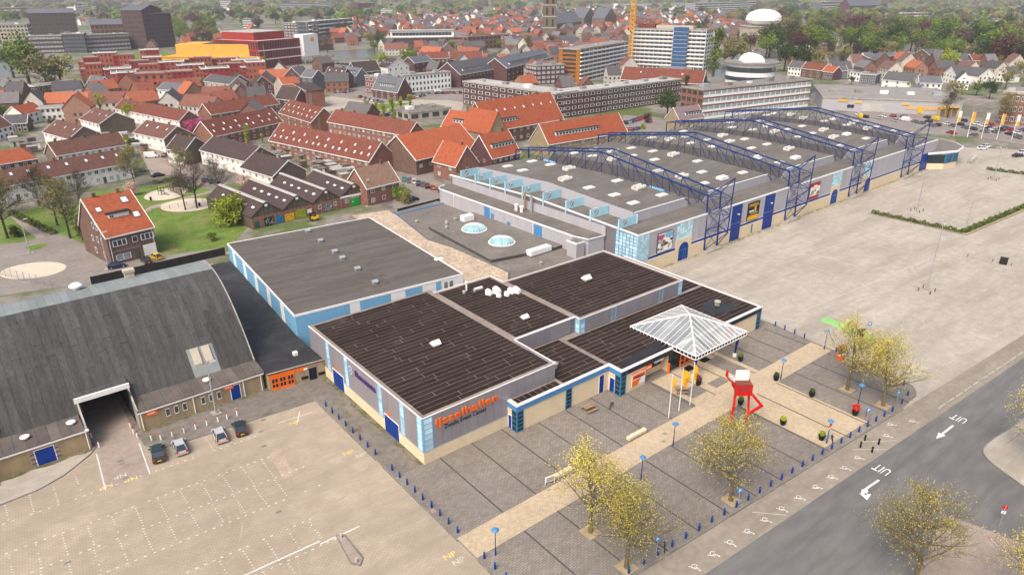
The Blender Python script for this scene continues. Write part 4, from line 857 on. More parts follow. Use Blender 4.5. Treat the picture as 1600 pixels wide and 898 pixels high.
# posters in frames
def poster(a, b, z0, z1):
    return Q('poster', MB().box(a, b, -.25, -.05, z0, z1), 'dark'), (a + .12, b - .12, z0 + .12, z1 - .12)
def print_(par, a, b, z0, z1, mat, d=.26): P('poster_print', MB().box(a, b, -d - .01, -.2, z0, z1), mat, par)
pp, (a, b, z0, z1) = poster(6.8, 12.3, 4.0, 8.7); print_(pp, a, b, z0, z1, 'stripewhite', .25); print_(pp, a, a + 2.2, 7.1, 8.3, 'leafpink', .27); print_(pp, a + 2.4, b, 7.2, 8.5, 'stripeblue', .265)
for k in range(26):
    u = a + random.random() * (b - a - .8); v = z0 + .3 + random.random() * 2.5; print_(pp, u, min(b, u + random.uniform(.3, 1)), v, v + random.uniform(.3, .8), random.choice(['leafdark', 'brickbrown', 'stripewhite', 'stone', 'leafmid', 'tiledark', 'tileorange']) , .27 + k * .001)
pp, (a, b, z0, z1) = poster(43.2, 48.5, 4.1, 8.9); print_(pp, a, b, z0, z1, 'dark', .25); print_(pp, a, b, z0, z0 + 1.0, 'yellow', .262); print_(pp, a + .4, b - .4, 5.3, 5.5, 'yellow', .262); print_(pp, a + .3, b - .3, 7.9, 8.1, 'yellow', .262); print_(pp, a + .3, b - .5, 8.3, 8.5, 'yellow', .262); print_(pp, a + .5, a + 2.6, 6.4, 6.8, 'stripewhite', .262)
lettering('poster_lettering', '1', .8, 1.5, .02, 'yellow', pp, (a + 2.9, -.262, 6.2), (R(90), 0, 0), .04); print_(pp, a + 1.0, b - .6, 5.85, 6.1, 'steel', .262)
pp, (a, b, z0, z1) = poster(74.6, 80.2, 4.1, 8.6); print_(pp, a, b, z0, z1, 'stripewhite', .25); print_(pp, a, b, z1 - .9, z1, 'red', .262); print_(pp, a, b, z0, z0 + .7, 'red', .262)
for k in range(14):
    u = a + random.random() * (b - a - .8); v = z0 + .8 + random.random() * 1.3; print_(pp, u, min(b, u + random.uniform(.3, 1)), v, v + random.uniform(.3, .8), random.choice(['woodlt', 'leafmid', 'tiledark', 'stone']), .27 + k * .001)
print_(pp, a + 1.8, b - 1.8, z1 - 1.3, z1 - .5, 'stripewhite', .27); print_(pp, a + 1.3, b - 1.3, z1 - 1.4, z1 - 1.2, 'yellow', .272)
# roof lights and smoke hatches of the bays
def place(px, py, z): p = W(px, py, z) - Vector((113.5, 96.0, 0)); p.rotate(Matrix.Rotation(R(-1.2), 3, 'Z')); return p
def bz(y): return gz(y, 12.0, 1.4)
flat = MB(); flat.box(-1.25, 1.25, -.75, .75, 0, .22); flat.add([(-1.2, -.7, .22), (1.2, -.7, .22), (1.2, .7, .22), (-1.2, .7, .22), (-.8, -.35, .45), (.8, -.35, .45), (.8, .35, .45), (-.8, .35, .45)], [(4, 5, 6, 7), (0, 1, 5, 4), (1, 2, 6, 5), (2, 3, 7, 6), (3, 0, 4, 7)])
flat = flat.mesh('roof_light', 'rooflite'); flatw = MB().box(-1.4, 1.4, -.85, .85, 0, .12).box(-1.3, 1.3, -.75, .75, .12, .6).mesh('roof_light_cover', 'white')
hat = MB(); hat.extr([(-.8, 0), (.8, 0), (.95, .45), (.8, .9), (.35, .9), (.2, .55), (-.2, .55), (-.35, .9), (-.8, .9), (-.95, .45)], -1.35, 1.35); hat.cur = 1; hat.box(-1.3, 1.3, -.3, .3, .54, .6)
hat = hat.mesh('smoke_hatch', ['rooflite', 'dark'])
for i, (a, b) in enumerate(bays):
    w_ = b - a; xs = [a + w_ * t for t in ((.28, .74) if i in (0, 4) else (.22, .5, .78))]
    for j, y in enumerate((11.5, 18.5, 26.5, 35.0, 43.5, 52, 59.5)):
        for k, x in enumerate(xs):
            kind = (j * 2 + k + i) % 3
            if (j + k + i) % 5 == 4: continue
            z = bz(y) - .02; me = hat if kind == 0 and 12 < y < 56 else (flatw if (i, j, k) in ((1, 0, 1), (2, 0, 1), (2, 1, 0), (1, 1, 0), (3, 1, 2)) else flat)
            nm = 'smoke_hatch' if me is hat else 'roof_light'
            o = obj(nm, me, LH, (x + random.uniform(-.6, .6), y, z), R(90) if me is hat else 0, (1.2, 1.2, 1.1))
            tl = math.atan2(1.4, RY) * (1 if y < RY else -1); o.rotation_euler = (tl if me is not hat else 0, 0 if me is not hat else -tl, 0)
# ---- trusses: each one steel frame with its tower
def truss(c1, c2, i):
    T = thing('roof_truss', ['blue steel truss and tower beside the first arched door', 'blue steel truss and tower between the orange numbered door and the red poster', 'blue steel truss and tower beyond the red poster', 'blue steel truss and tower nearest the curved glass pavilion'][i], 'truss', (113.5, 96.0, 0), R(1.2), 'blue roof trusses of the exhibition hall')
    ys = [0.4 + (RY - .4) * k / 6 for k in range(7)] + [RY + (LD + .3 - RY) * k / 6 for k in range(1, 7)]
    def zt(y): return 14.1 + 4.8 * (1 - abs(y - RY) / (RY - .4)) if y <= RY else 13.6 + 5.3 * (1 - (y - RY) / (LD + .3 - RY))
    mid = (c1 + c2) / 2 + .9
    def zl(y): return gz(y, ZE + .25, 1.2)
    for c in (c1, c2):
        m = MB(); 
        for p, q in zip(ys[:-1], ys[1:]): m.tube((c, p, zt(p)), (c, q, zt(q)), .22, .22, 6)
        P('top_chord', m, 'steelblue', T)
        for y in ys[1:-1]: P('hanger', MB().tube((c, y, zt(y)), (c + .22 * (mid - c), y, zl(y) + .2), .085, .085, 5), 'steelblue', T)
        for k in range(len(ys) - 1):
            p, q = (ys[k], ys[k + 1]) if ys[k] < RY - .1 else (ys[k + 1], ys[k])
            P('diagonal', MB().tube((c, q, zt(q)), (c + (mid - c) * .5, p, zl(p) + .2), .09, .09, 5), 'steelblue', T)
    for y in ys: P('cross_brace', MB().tube((c1, y, zt(y)), (c2, y, zt(y)), .08, .08, 5), 'steelblue', T)
    # tower: two wall columns and a leaning outer mast
    xm = (c1 + c2) / 2; yo = -4.6
    for c in (c1, c2):
        P('tower_column', MB().tube((c, .1 - .35, .3), (c, .4, 14.1), .22, .2, 8), 'steelblue', T); P('tower_column', MB().tube((c, LD + .5, 0), (c, LD + .3, 13.7), .2, .2, 8), 'steelblue', T)
    P('mast', MB().tube((xm, yo + .2, 5.6), (xm, yo, 19.0), .16, .14, 8), 'steelblue', T)
    m = MB(); lv = (5.6, 9.9, 14.1)
    for z in lv:
        m.tube((c1, -.2, z), (c2, -.2, z), .09); m.tube((c1, -.2, z), (xm, yo, z), .09); m.tube((c2, -.2, z), (xm, yo, z), .09)
    for z0, z1 in zip(lv[:-1], lv[1:]):
        for c in (c1, c2): m.tube((c, -.2, z0), (xm, yo, z1), .09); m.tube((c, -.2, z1), (xm, yo, z0), .05)
    for c in (c1, c2): m.tube((c, -.2, .4), (xm, yo, 5.6), .1); m.tube((c, .3, 14.1), (xm, yo, 19.0), .11)
    P('tower_bracing', m, 'steelblue', T)
    m = MB()
    for z0, z1 in zip((.4,) + lv[:-1], lv): m.tube((c1, -.2, z0), (c2, -.2, z1), .045, .045, 4); m.tube((c2, -.2, z0), (c1, -.2, z1), .045, .045, 4)
    P('tower_tie', m, 'steelblue', T)
    P('tower_foot', MB().prism([(c1 - .8, -1.7), (c2 + .6, -1.7), (c2 + .6, .0), (c1 - .8, .0)], 0, .45), 'concrete', T)
    for yy in (16 + 3 * (i % 2), 57):
        P('air_duct', MB().tube((mid, yy, 10.9), (mid, yy + 5, 11.0), .8, .8, 12).tube((mid - 1.1, yy + 1, 10.6), (mid - 1.1, yy + 3.4, 10.7), .5, .5, 10), 'stripeblue', T) if i == 0 else None
for i, (a, b) in enumerate(TX): truss(a, b, i)
# lower annex along the left side, with its rounded corner
AN = Q('annex', MB().prism([(-6.2, 14), (-5.2, 10), (-.3, 9.6), (-.3, 70), (-1.5, 71)] + [(-6.2 + 3.4 - 3.4 * math.cos(t) + 0, 66.5 + 3.4 * math.sin(t)) for t in [k * math.pi / 10 for k in range(5, -1, -1)]], 0, 7.3), 'clad2')
ytop = [(-6.3, 14), (-5.3, 9.9), (-.35, 9.5)]
Q('annex_roof', MB().prism([(-6.25, 14), (-5.25, 10), (-.3, 9.6), (-.3, 70), (-1.5, 71)] + [(-2.85 - 3.4 * math.cos(t), 66.5 + 3.4 * math.sin(t)) for t in [k * math.pi / 10 for k in range(5, -1, -1)]], 7.3, 7.45), 'felthall')
panels_y(AN, 14.2, 66.4, -6.2, .1, 7.3, 'clad2', 1.2)
for k in range(5):
    t0, t1 = k * math.pi / 10, (k + 1) * math.pi / 10
    P('wall_panel', MB().prism([(-2.8 - 3.48 * math.cos(t0 + .02), 66.5 + 3.48 * math.sin(t0 + .02)), (-2.8 - 3.3 * math.cos(t0 + .02), 66.5 + 3.3 * math.sin(t0 + .02)), (-2.8 - 3.3 * math.cos(t1 - .02), 66.5 + 3.3 * math.sin(t1 - .02)), (-2.8 - 3.48 * math.cos(t1 - .02), 66.5 + 3.48 * math.sin(t1 - .02))][::-1], .1, 7.3), 'clad2', AN)
P('roof_edge', MB().box(-6.4, -6.15, 14, 66.5, 7.28, 7.6), 'white', AN)
m = MB(); pr = [(-2.8 - 3.6 * math.cos(t), 66.5 + 3.6 * math.sin(t), 7.44) for t in [k * math.pi / 16 for k in range(9)]]
for p, q in zip(pr[:-1], pr[1:]): m.tube(p, q, .15, .15, 5)
m.tube((-6.4, 14, 7.44), (-5.3, 9.9, 7.44), .15); m.tube((-5.3, 9.9, 7.44), (-.2, 9.5, 7.44), .12); P('roof_edge', m, 'white', AN)
for (y0, y1, z0, z1) in ((44.4, 46.9, 3.6, 7.1), (43.0, 44.3, 4.5, 5.8), (36.3, 37.6, 4.0, 5.2), (24.4, 27.2, 4.2, 7.0)): ubox('blue_door', 'midblue', -6.36, -6.2, y0, y1, z0, z1, AN)
for y in (44.25, 60.5, 27.6, 14.3): P('downpipe', MB().tube((-6.42, y, 3.2), (-6.42, y, 7.3), .07), 'white', AN)
for (x, y, r, h, mt) in ((-1.2, 36.6, .28, 4.4, 'woodlt'), (-1.1, 34.2, .3, 4.0, 'steel'), (-3.2, 37.6, .4, 1.4, 'white'), (-3.1, 35.6, .4, 1.3, 'white')):
    P('roof_pipe', MB().tube((x, y, 7.4), (x, y, 7.4 + h), r, r, 10).tube((x, y, 7.4 + h), (x, y, 7.7 + h), r * 1.4, r * 1.4, 10), mt, AN)
AB = Q('annex', MB().box(-8.8, -6.3, 10.2, 13.2, 0, 7.0), 'clad2'); P('annex_roof', MB().box(-8.7, -6.35, 10.3, 13.1, 7.0, 7.1), 'felt', AB); P('roof_edge', MB().box(-8.9, -8.65, 10.1, 13.3, 6.9, 7.25).box(-8.65, -6.3, 10.1, 10.3, 6.9, 7.25), 'white', AB)
P('step_wall', MB().box(-.3, -.1, 9.4, 69.5, 7.3, ZE - .2), 'clad2', AN); panels_y(AN, 9.5, 69.4, -.3, 7.5, ZE + .0, 'clad2', 1.4, .06)

# ---- low flat roofs with glass domes and gravel roof
FR = thing('flat_roof_building', 'low building with grey felt and gravel flat roofs and two glass domes', 'building', (0, 0, 0))
P('wall', MB().prism([(78.2, 108.8), (77.6, 98.8), (105.0, 98.8), (107.2, 106), (107.2, 163), (81.5, 160)], 0, 3.4), 'clad2', FR)
P('gravel_roof', MB().prism([(74.8, 105), (77.7, 102.7), (77.7, 98.7), (84, 98.7), (84, 105), (87.6, 109.4), (87.0, 130), (85.5, 138), (90.5, 166), (80.5, 168)], 3.3, 3.5), 'gravelroof', FR)
P('felt_roof', MB().prism([(84.1, 98.7), (105.2, 98.7), (107.1, 106), (107.1, 160), (106, 165), (90.6, 163), (85.6, 138), (87.1, 130), (87.7, 109.4), (84.1, 105)], 3.3, 3.55), 'felt', FR)
P('raised_roof', MB().prism([(88.0, 116), (103.5, 113.2), (106.9, 113.2), (106.9, 147.5), (90.0, 144.6)], 3.55, 4.3), 'feltvalley', FR)
RR = P('raised_roof', MB().prism([(87.9, 115.9), (103.5, 113.1), (106.95, 113.1), (106.95, 147.6), (89.9, 144.7)], 4.3, 4.36), 'felt', FR)
m = MB()
for p, q in zip([(90.5, 163), (85.6, 138), (87.1, 130), (87.7, 109.4), (84.0, 105)][:-1], [(85.6, 138), (87.1, 130), (87.7, 109.4), (84.0, 105)]): m.tube((*p, 3.6), (*q, 3.6), .14, .14, 5)
P('roof_seam', m, 'slate', FR)
P('roof_edge', MB().prism([(90, 160.5), (106.8, 161.5), (106.8, 161.9), (90, 160.9)], 3.5, 3.8), 'midblue', FR)
def dome(px, py):
    c = W(px, py, 4.4); r, h = 3.0, 1.35; D_ = P('dome_base', MB().lathe([(r + .25, -.05), (r + .25, .12), (r - .05, .12)], 28), 'white', FR, (c.x, c.y, 4.36)); n = 24; L_ = 5
    def pt(i, k, e=0): a = 2 * math.pi * i / n; t = (k / L_) * math.pi / 2 * .97; return ((r + e) * math.cos(t) * math.cos(a), (r + e) * math.cos(t) * math.sin(a), .1 + (h + e) * math.sin(t))
    m = MB()
    for i in range(n):
        for k in range(L_): m.tube(pt(i, k, .03), pt(i, k + 1, .03), .04, .04, 4, False)
    P('dome_rib', m, 'white', D_)
    for i in range(n):
        m = MB()
        for k in range(L_): m.add([pt(i, k), pt(i + 1, k), pt(i + 1, k + 1), pt(i, k + 1)], [(0, 1, 2, 3)])
        P('dome_pane', m, 'domepane', D_)
    P('dome_cap', MB().lathe([(.55, h + .1), (.4, h + .22), (.05, h + .25)], 14), 'white', D_)
dome(741, 358); dome(784, 378)
for (px, py) in ((698, 358), (698, 352), (711, 345), (698, 349), (651, 344), (845, 409)): c = W(px, py, 4.2); mushroom(c.x, c.y, 4.3 if px > 660 and px < 800 else 3.5, FR, .75)
c = W(730, 343, 4.6); P('air_unit', MB().box(-1.6, 1.6, -.9, .9, .1, 1.5), 'white', FR, (c.x, c.y, 4.34), R(0))
c = W(843, 393, 4.0); au = P('air_unit', MB().box(-3.4, 3.0, -.9, .9, .35, 1.5), 'white', FR, (c.x, c.y, 3.5), R(2)); P('unit_base', MB().box(-3.2, 2.8, -.8, .8, .0, .36).box(3.0, 4.2, -.5, .5, 0, .9), 'slate', au)
# ---- curved glass pavilion at the far end
PV = thing('glass_pavilion', 'curved entrance pavilion with blue glazing at the end of the long hall', 'pavilion', (0, 0, 0))
pw = [(271, 100), (276, 95.2), (284, 94.0), (290, 96.5), (295, 101), (297, 108), (296, 122), (278.3, 122), (278.3, 100)]
P('plinth', MB().prism(pw, 0, 2.0), 'cream', PV); P('wall', MB().prism([(p[0] + (283 - p[0]) * .012, p[1] + (105 - p[1]) * .012) for p in pw], 2.0, 5.2), 'panedark', PV)
for k, (p, q) in enumerate(zip(pw[1:6], pw[2:7])):
    d = Vector((q[0] - p[0], q[1] - p[1], 0)); an = math.atan2(d.y, d.x); n = max(2, int(d.length / 1.3)); fm = MB()
    for i in range(n + 1): fm.box(d.length * i / n - .06, d.length * i / n + .06, -.1, .08, 2.0, 5.2)
    for z in (2.05, 2.9, 3.7, 4.5, 5.1): fm.box(0, d.length, -.08, .08, z - .05, z + .05)
    fo = P('glazing', fm, 'teal', PV, (p[0], p[1], 0), an)
    for i in range(n): ubox('pane', 'teal' if (i + k) % 3 == 0 else 'panedark', d.length * i / n + .08, d.length * (i + 1) / n - .08, -.02, .06, 2.1, 5.05, fo)
rp_ = [(268, 100.5), (272, 98.6), (284, 94.2), (292.5, 95.5), (298.5, 100.5), (301.5, 107), (301, 123), (278.2, 123), (278.2, 100.6)]
P('roof', MB().prism(rp_, 5.2, 5.9), 'stripewhite', PV); P('roof_felt', MB().prism([(p[0] + (285 - p[0]) * .03, p[1] + (107 - p[1]) * .03) for p in rp_], 5.9, 5.94), 'felt', PV)
# ================================================================ HOUSES
random.seed(31)
FOOT = []      # footprints already taken (centre, radius)
def base_frame(a, b):
    d = b - a; return d.length, math.atan2(d.y, d.x)
def hip_mesh(L_, D_, hw, hr, ov, hip): pass
def house(label, a, b, depth, hw, hr, wall, roof, zref=None, name='terraced_house', cat='house', cols=4, floors=2, sky=0, sky2=0, chim=1, gable='none', ridge='x', win='w2', gwall=None, ov=.35, ww=1.3, wh=1.25, trim=True, group=None, hip=0.0, doors=0, dormer=None, gwin=0, mid=.5, zb=0.0):
    """a, b: left and right end of the facade towards the camera (photo sight lines, at eaves height when zref is set)"""
    z = hw if zref is None else zref
    A_, B_ = W(a[0], a[1], z), W(b[0], b[1], z); L_, an = base_frame(A_, B_); D_ = depth
    T = thing(name, label, cat, (A_.x, A_.y, 0), an, group)
    c = A_ + Vector((math.cos(an) * L_ / 2 - math.sin(an) * D_ / 2, math.sin(an) * L_ / 2 + math.cos(an) * D_ / 2, 0)); 
    n_ = max(1, int(L_ / max(D_, 5)))
    for i in range(n_): FOOT.append((A_.x + math.cos(an) * L_ * (i + .5) / n_ - math.sin(an) * D_ / 2, A_.y + math.sin(an) * L_ * (i + .5) / n_ + math.cos(an) * D_ / 2, max(D_, L_ / n_) * .62))
    m = MB()
    if ridge == 'x':
        m.extr([(0, zb), (D_, zb), (D_, hw), (D_ * mid, hr), (0, hw)], 0, L_)
        P('wall', m, gwall or wall, T)
        if gwall: P('facade', MB().box(.0, L_, -.06, .02, zb, hw), wall, T)
        t = .18; sl = (hr - hw) / (D_ * mid); sl2 = (hr - hw) / (D_ * (1 - mid)); hx = hip
        r1 = MB().add([(-ov, -ov, hw - ov * sl), (L_ + ov, -ov, hw - ov * sl), (L_ + ov - hx, D_ * mid, hr), (-ov + hx, D_ * mid, hr)] + [(-ov, -ov, hw - ov * sl + t), (L_ + ov, -ov, hw - ov * sl + t), (L_ + ov - hx, D_ * mid, hr + t), (-ov + hx, D_ * mid, hr + t)], [(3, 2, 1, 0), (4, 5, 6, 7), (0, 1, 5, 4), (1, 2, 6, 5), (2, 3, 7, 6), (3, 0, 4, 7)])
        r1.add([(L_ + ov, D_ + ov, hw - ov * sl2), (-ov, D_ + ov, hw - ov * sl2), (-ov + hx, D_ * mid + .01, hr), (L_ + ov - hx, D_ * mid + .01, hr)] + [(L_ + ov, D_ + ov, hw - ov * sl2 + t), (-ov, D_ + ov, hw - ov * sl2 + t), (-ov + hx, D_ * mid + .01, hr + t), (L_ + ov - hx, D_ * mid + .01, hr + t)], [(3, 2, 1, 0), (4, 5, 6, 7), (0, 1, 5, 4), (1, 2, 6, 5), (2, 3, 7, 6), (3, 0, 4, 7)])
        if hip:
            for s_ in (0, 1):
                x_, xi = (-ov, -ov + hx) if s_ == 0 else (L_ + ov, L_ + ov - hx)
                p = [(x_, D_ + ov, hw - ov * sl2 + t), (x_, -ov, hw - ov * sl + t), (xi, D_ * mid, hr + t)]; r1.poly(p if s_ == 0 else [p[1], p[0], p[2]])
        rf = P('roof', r1, roof, T)
        if trim:
            tm = MB().box(-ov, L_ + ov, -ov - .1, -ov + .02, hw - ov * sl - .12, hw - ov * sl + .16)
            P('gutter', tm, 'white', T)
            if not hip:
                for x_ in (-ov - .03, L_ + ov - .12):
                    P('verge_board', MB().extr([(-ov, hw - ov * sl - .1), (D_ * mid, hr - .1), (D_ * mid, hr + t + .06), (-ov, hw - ov * sl + t + .06)], x_, x_ + .15).extr([(D_ * mid, hr - .1), (D_ + ov, hw - ov * sl2 - .1), (D_ + ov, hw - ov * sl2 + t + .06), (D_ * mid, hr + t + .06)], x_, x_ + .15), 'white', T)
        tilt = math.atan2(hr - hw, D_ * mid)
        def roofpt(x, f): return (x, D_ * mid * f, hw + (hr - hw) * f + t + .03)
        for n_, f in ((sky, .62), (sky2, .27)):
            for i in range(n_):
                x = L_ * (i + .5 + random.uniform(-.12, .12)) / n_; o = obj('skylight', UNIT['sky'], rf, roofpt(x, f), 0, (.9, 1, 1.3)); o.rotation_euler = (tilt - R(90), 0, 0)
        for i in range(chim):
            x = L_ * (i + .5) / chim if chim > 1 else L_ * .8
            P('chimney', MB().box(x - .35, x + .35, D_ * mid - .3, D_ * mid + .3, hr - .4, hr + .9).box(x - .42, x + .42, D_ * mid - .37, D_ * mid + .37, hr + .9, hr + 1.02), 'brickred' if i % 2 else 'brickbrown', rf)
        if dormer:
            x0, x1, f = dormer; y0 = D_ * mid * f; z0 = hw + (hr - hw) * f; dd = min(D_ * mid * (1 - f) * .85, 2.6); hd = dd * sl + .1
            dm = P('dormer', MB().box(x0 * L_, x1 * L_, y0, y0 + dd, z0, z0 + min(hd, 1.5)), 'white', rf); n_ = max(1, int((x1 - x0) * L_ / 1.6)); P('dormer_roof', MB().box(x0 * L_ - .2, x1 * L_ + .2, y0 - .3, y0 + dd + .3, z0 + min(hd, 1.5), z0 + min(hd, 1.5) + .15), 'feltdark', dm)
            for i in range(n_): window('w1', dm, (x0 + (x1 - x0) * (i + .5) / n_) * L_, y0, z0 + .75, (x1 - x0) * L_ / n_ * .8, .95)
    else:    # gable towards the camera
        m.v += []; m.add([(0, 0, 0), (L_, 0, 0), (L_, 0, hw), (L_ / 2, 0, hr), (0, 0, hw), (0, D_, 0), (L_, D_, 0), (L_, D_, hw), (L_ / 2, D_, hr), (0, D_, hw)], [(0, 1, 2, 3, 4), (9, 8, 7, 6, 5), (1, 6, 7, 2), (5, 0, 4, 9), (2, 7, 8, 3), (3, 8, 9, 4)])
        P('wall', m, wall, T); t = .18; sl = (hr - hw) / (L_ / 2); r1 = MB()
        for s_ in (-1, 1):
            xe = -ov if s_ < 0 else L_ + ov; xm = L_ / 2 - s_ * .005; ze = hw - ov * sl
            vs = [(xe, -ov * .6, ze), (xm, -ov * .6, hr), (xm, D_ + ov, hr), (xe, D_ + ov, ze)]; vs += [(p[0], p[1], p[2] + t) for p in vs]
            fs = [(0, 1, 2, 3), (7, 6, 5, 4), (0, 4, 5, 1), (1, 5, 6, 2), (2, 6, 7, 3), (3, 7, 4, 0)]; r1.add(vs, fs if s_ > 0 else [f[::-1] for f in fs])
        rf = P('roof', r1, roof, T)
        if trim:
            for s_ in (-1, 1):
                xe = -ov if s_ < 0 else L_ + ov; ze = hw - ov * sl; m2 = MB(); vs = [(xe, -ov * .6 - .1, ze), (L_ / 2, -ov * .6 - .1, hr), (L_ / 2, -ov * .6 - .1, hr + t + .05), (xe, -ov * .6 - .1, ze + t + .05)]; vs += [(p[0], p[1] + .1, p[2]) for p in vs]
                m2.add(vs, [(0, 1, 2, 3), (7, 6, 5, 4), (0, 4, 5, 1), (1, 5, 6, 2), (2, 6, 7, 3), (3, 7, 4, 0)]); P('verge_board', m2, 'white', T)
        for i in range(chim): P('chimney', MB().box(L_ / 2 - .35, L_ / 2 + .35, D_ * .6, D_ * .6 + .7, hr - .4, hr + 1.0), 'brickred', rf)
        for i in range(sky):
            for s_ in (-1, 1):
                o = obj('skylight', UNIT['sky'], rf, (L_ / 2 + s_ * L_ * .25, D_ * (i + .7) / (sky + .6), (hw + hr) / 2 + t + .04), 0, (.8, 1, 1.2)); o.rotation_euler = (R(-90), s_ * math.atan(sl), 0)
        if floors > 0 and hr - hw > 2.5: window(win, T, L_ / 2, -.0, hw + .9, 1.0, 1.2)
    fh = (hw - zb) / max(floors, 1)
    for f in range(floors):
        for i in range(cols):
            x = L_ * (i + .5) / cols
            if f == 0 and doors and i % 2 == 1:
                ubox('door', random.choice(['wood', 'white', 'glasslt', 'white']), x - .5, x + .5, -.1, .05, zb + .1, zb + 2.2, T); continue
            window(win if (i + f) % 2 or win != 'w2' else 'wl', T, x, -.07 if gwall else 0, zb + fh * f + fh * .56, min(ww, L_ / cols * .75), wh)
    if ridge == 'y' and floors > 3:
        for f in range(floors):
            for k in range(7):
                for s_ in (0, 1): window(win, T, L_ if s_ else 0, D_ * (k + .5) / 7, zb + fh * (f + .56), ww, wh, 90 if s_ else -90)
    if ridge == 'x' and gwin:
        for s_ in (0, 1):
            for k in range(gwin): window('w1', T, L_ if s_ else 0, D_ * (k + 1) / (gwin + 1), hw * .75 if k % 2 else hw * .72, .9, 1.1, 90 if s_ else -90)
    return T
def block_(label, a, b, top, depth, wall, roof='roofgrey', name='building', cat='building', floors=3, cols=8, win='dk', ww=.62, wh=.5, band=None, side=True, group=None, h=None, zref=0.0, parapet_=True, base=None, rooftop=2, sidecols=None, gf=0.0):
    """flat-roofed block: a, b ground points left and right of its front; top = photo row of the front edge above a"""
    A_, B_ = W(*a, zref), W(*b, zref); L_, an = base_frame(A_, B_); D_ = depth; H_ = h or height(a[0], a[1], top)
    T = thing(name, label, cat, (A_.x, A_.y, 0), an, group)
    n_ = max(1, int(L_ / max(D_, 8)))
    for i in range(n_): FOOT.append((A_.x + math.cos(an) * L_ * (i + .5) / n_ - math.sin(an) * D_ / 2, A_.y + math.sin(an) * L_ * (i + .5) / n_ + math.cos(an) * D_ / 2, max(D_, L_ / n_) * .62))
    P('wall', MB().box(0, L_, 0, D_, 0, H_), wall, T)
    rf = P('roof', MB().box(-.2, L_ + .2, -.2, D_ + .2, H_, H_ + .25), roof, T)
    if parapet_: P('parapet', MB().box(-.25, L_ + .25, -.3, -.05, H_ - .2, H_ + .6).box(-.3, -.05, -.05, D_ + .2, H_ - .2, H_ + .6).box(L_ + .05, L_ + .3, -.05, D_ + .2, H_ - .2, H_ + .6), 'concrete' if parapet_ is True else parapet_, T)
    fh = (H_ - gf) / floors
    for f in range(floors):
        zc = gf + fh * (f + .52)
        if band:
            P('window_band', MB().box(.4, L_ - .4, -.06, .05, zc - fh * .24, zc + fh * .24), band[0], T)
            if band[1]: P('balcony', MB().box(.1, L_ - .1, -1.1 if len(band) > 2 else -.15, .02, zc - fh * .52, zc - fh * .22), band[1], T)
            for i in range(1, cols): ubox('mullion', band[1] or 'white', L_ * i / cols - .15, L_ * i / cols + .15, -.14, .03, zc - fh * .25, zc + fh * .25, T)
        else:
            for i in range(cols): window(win, T, L_ * (i + .5) / cols, 0, zc, L_ / cols * ww, fh * wh, depth=2)
        if side:
            nc = sidecols or max(1, int(round(D_ / (L_ / cols))))
            for i in range(nc):
                window(win, T, L_, D_ * (i + .5) / nc, zc, D_ / nc * ww, fh * wh, 90, depth=2); window(win, T, 0, D_ * (i + .5) / nc, zc, D_ / nc * ww, fh * wh, -90, depth=2)
    for i in range(rooftop):
        x = L_ * (i + .5) / rooftop + random.uniform(-1, 1); s_ = random.uniform(1, 2.2); P('roof_unit', MB().box(x - s_, x + s_, D_ * .4, D_ * .4 + s_ * 1.4, H_ + .2, H_ + s_ * .9), random.choice(['white', 'roofgrey', 'steel']), rf)
    return T
# ---- the orange-roofed corner house by the street
T = house('lone brown brick house with bright orange tiled roof beside the street', (165, 371.5), (239, 354), 15.5, 6.9, 14.2, 'brickbrown', 'tileorange', name='corner_house', cols=0, floors=1, chim=2, mid=.62, ov=.3)
Lh = (W(239, 354, 6.9) - W(165, 371.5, 6.9)).length
for (x, wd, ht, k) in ((2.7, 3.2, 1.5, 'w3'), (Lh * .57, 1.2, 1.5, 'w1'), (Lh * .84, 3.2, 1.5, 'w3')): window(k, T, x, 0, 5.0, wd, ht)
window('wl', T, 2.9, 0, 1.5, 3.4, 1.5); window('w2', T, Lh * .83, -.02, 1.45, 2.0, 1.2)
ubox('white_panel', 'white', Lh * .70, Lh * .98, -.06, .02, .3, 3.0, T); ubox('faded_sign', 'tilemauve', .7, Lh * .66, -.12, .02, 2.75, 3.35, T); ubox('door', 'wood', Lh * .52, Lh * .60, -.08, .03, .1, 2.2, T); ubox('door', 'wood', Lh * .62, Lh * .69, -.08, .03, .1, 2.2, T)
for x in (.5, Lh - .5): P('downpipe', MB().tube((x, -.15, .1), (x, -.15, 6.7), .07), 'white', T)
for (y, z) in ((3, 5.2), (5.5, 5.2), (8.5, 5.0), (4.5, 8.5), (6.5, 8.5), (3, 2.0), (8, 2.0)): window('w1', T, 0, y, z, 1.0, 1.5, -90)
rf = [c for c in T.children if c.name.startswith('roof')][0]; tl = math.atan2(7.3, 15.5 * .62)
def rpt(x, f): return (x, 15.5 * .62 * f, 6.9 + 7.3 * f + .22)
for (x, f, s_) in ((Lh * .18, .66, 1.3), (Lh * .78, .78, 1.7), (Lh * .83, .37, 1.6)): o = obj('skylight', UNIT['sky'], rf, rpt(x, f), 0, (s_, 1.6, s_ * 1.15)); o.rotation_euler = (tl - R(90), 0, 0)
y0, z0 = 15.5 * .62 * .40, 6.9 + 7.3 * .40
dm = P('dormer', MB().box(Lh * .27, Lh * .70, y0, y0 + 1.6, z0 - .1, z0 + 1.15), 'white', rf); P('dormer_roof', MB().box(Lh * .24, Lh * .73, y0 - .3, y0 + 1.7, z0 + 1.15, z0 + 1.32), 'dark', dm); window('w2', dm, Lh * .33, y0, z0 + .55, .9, .6)
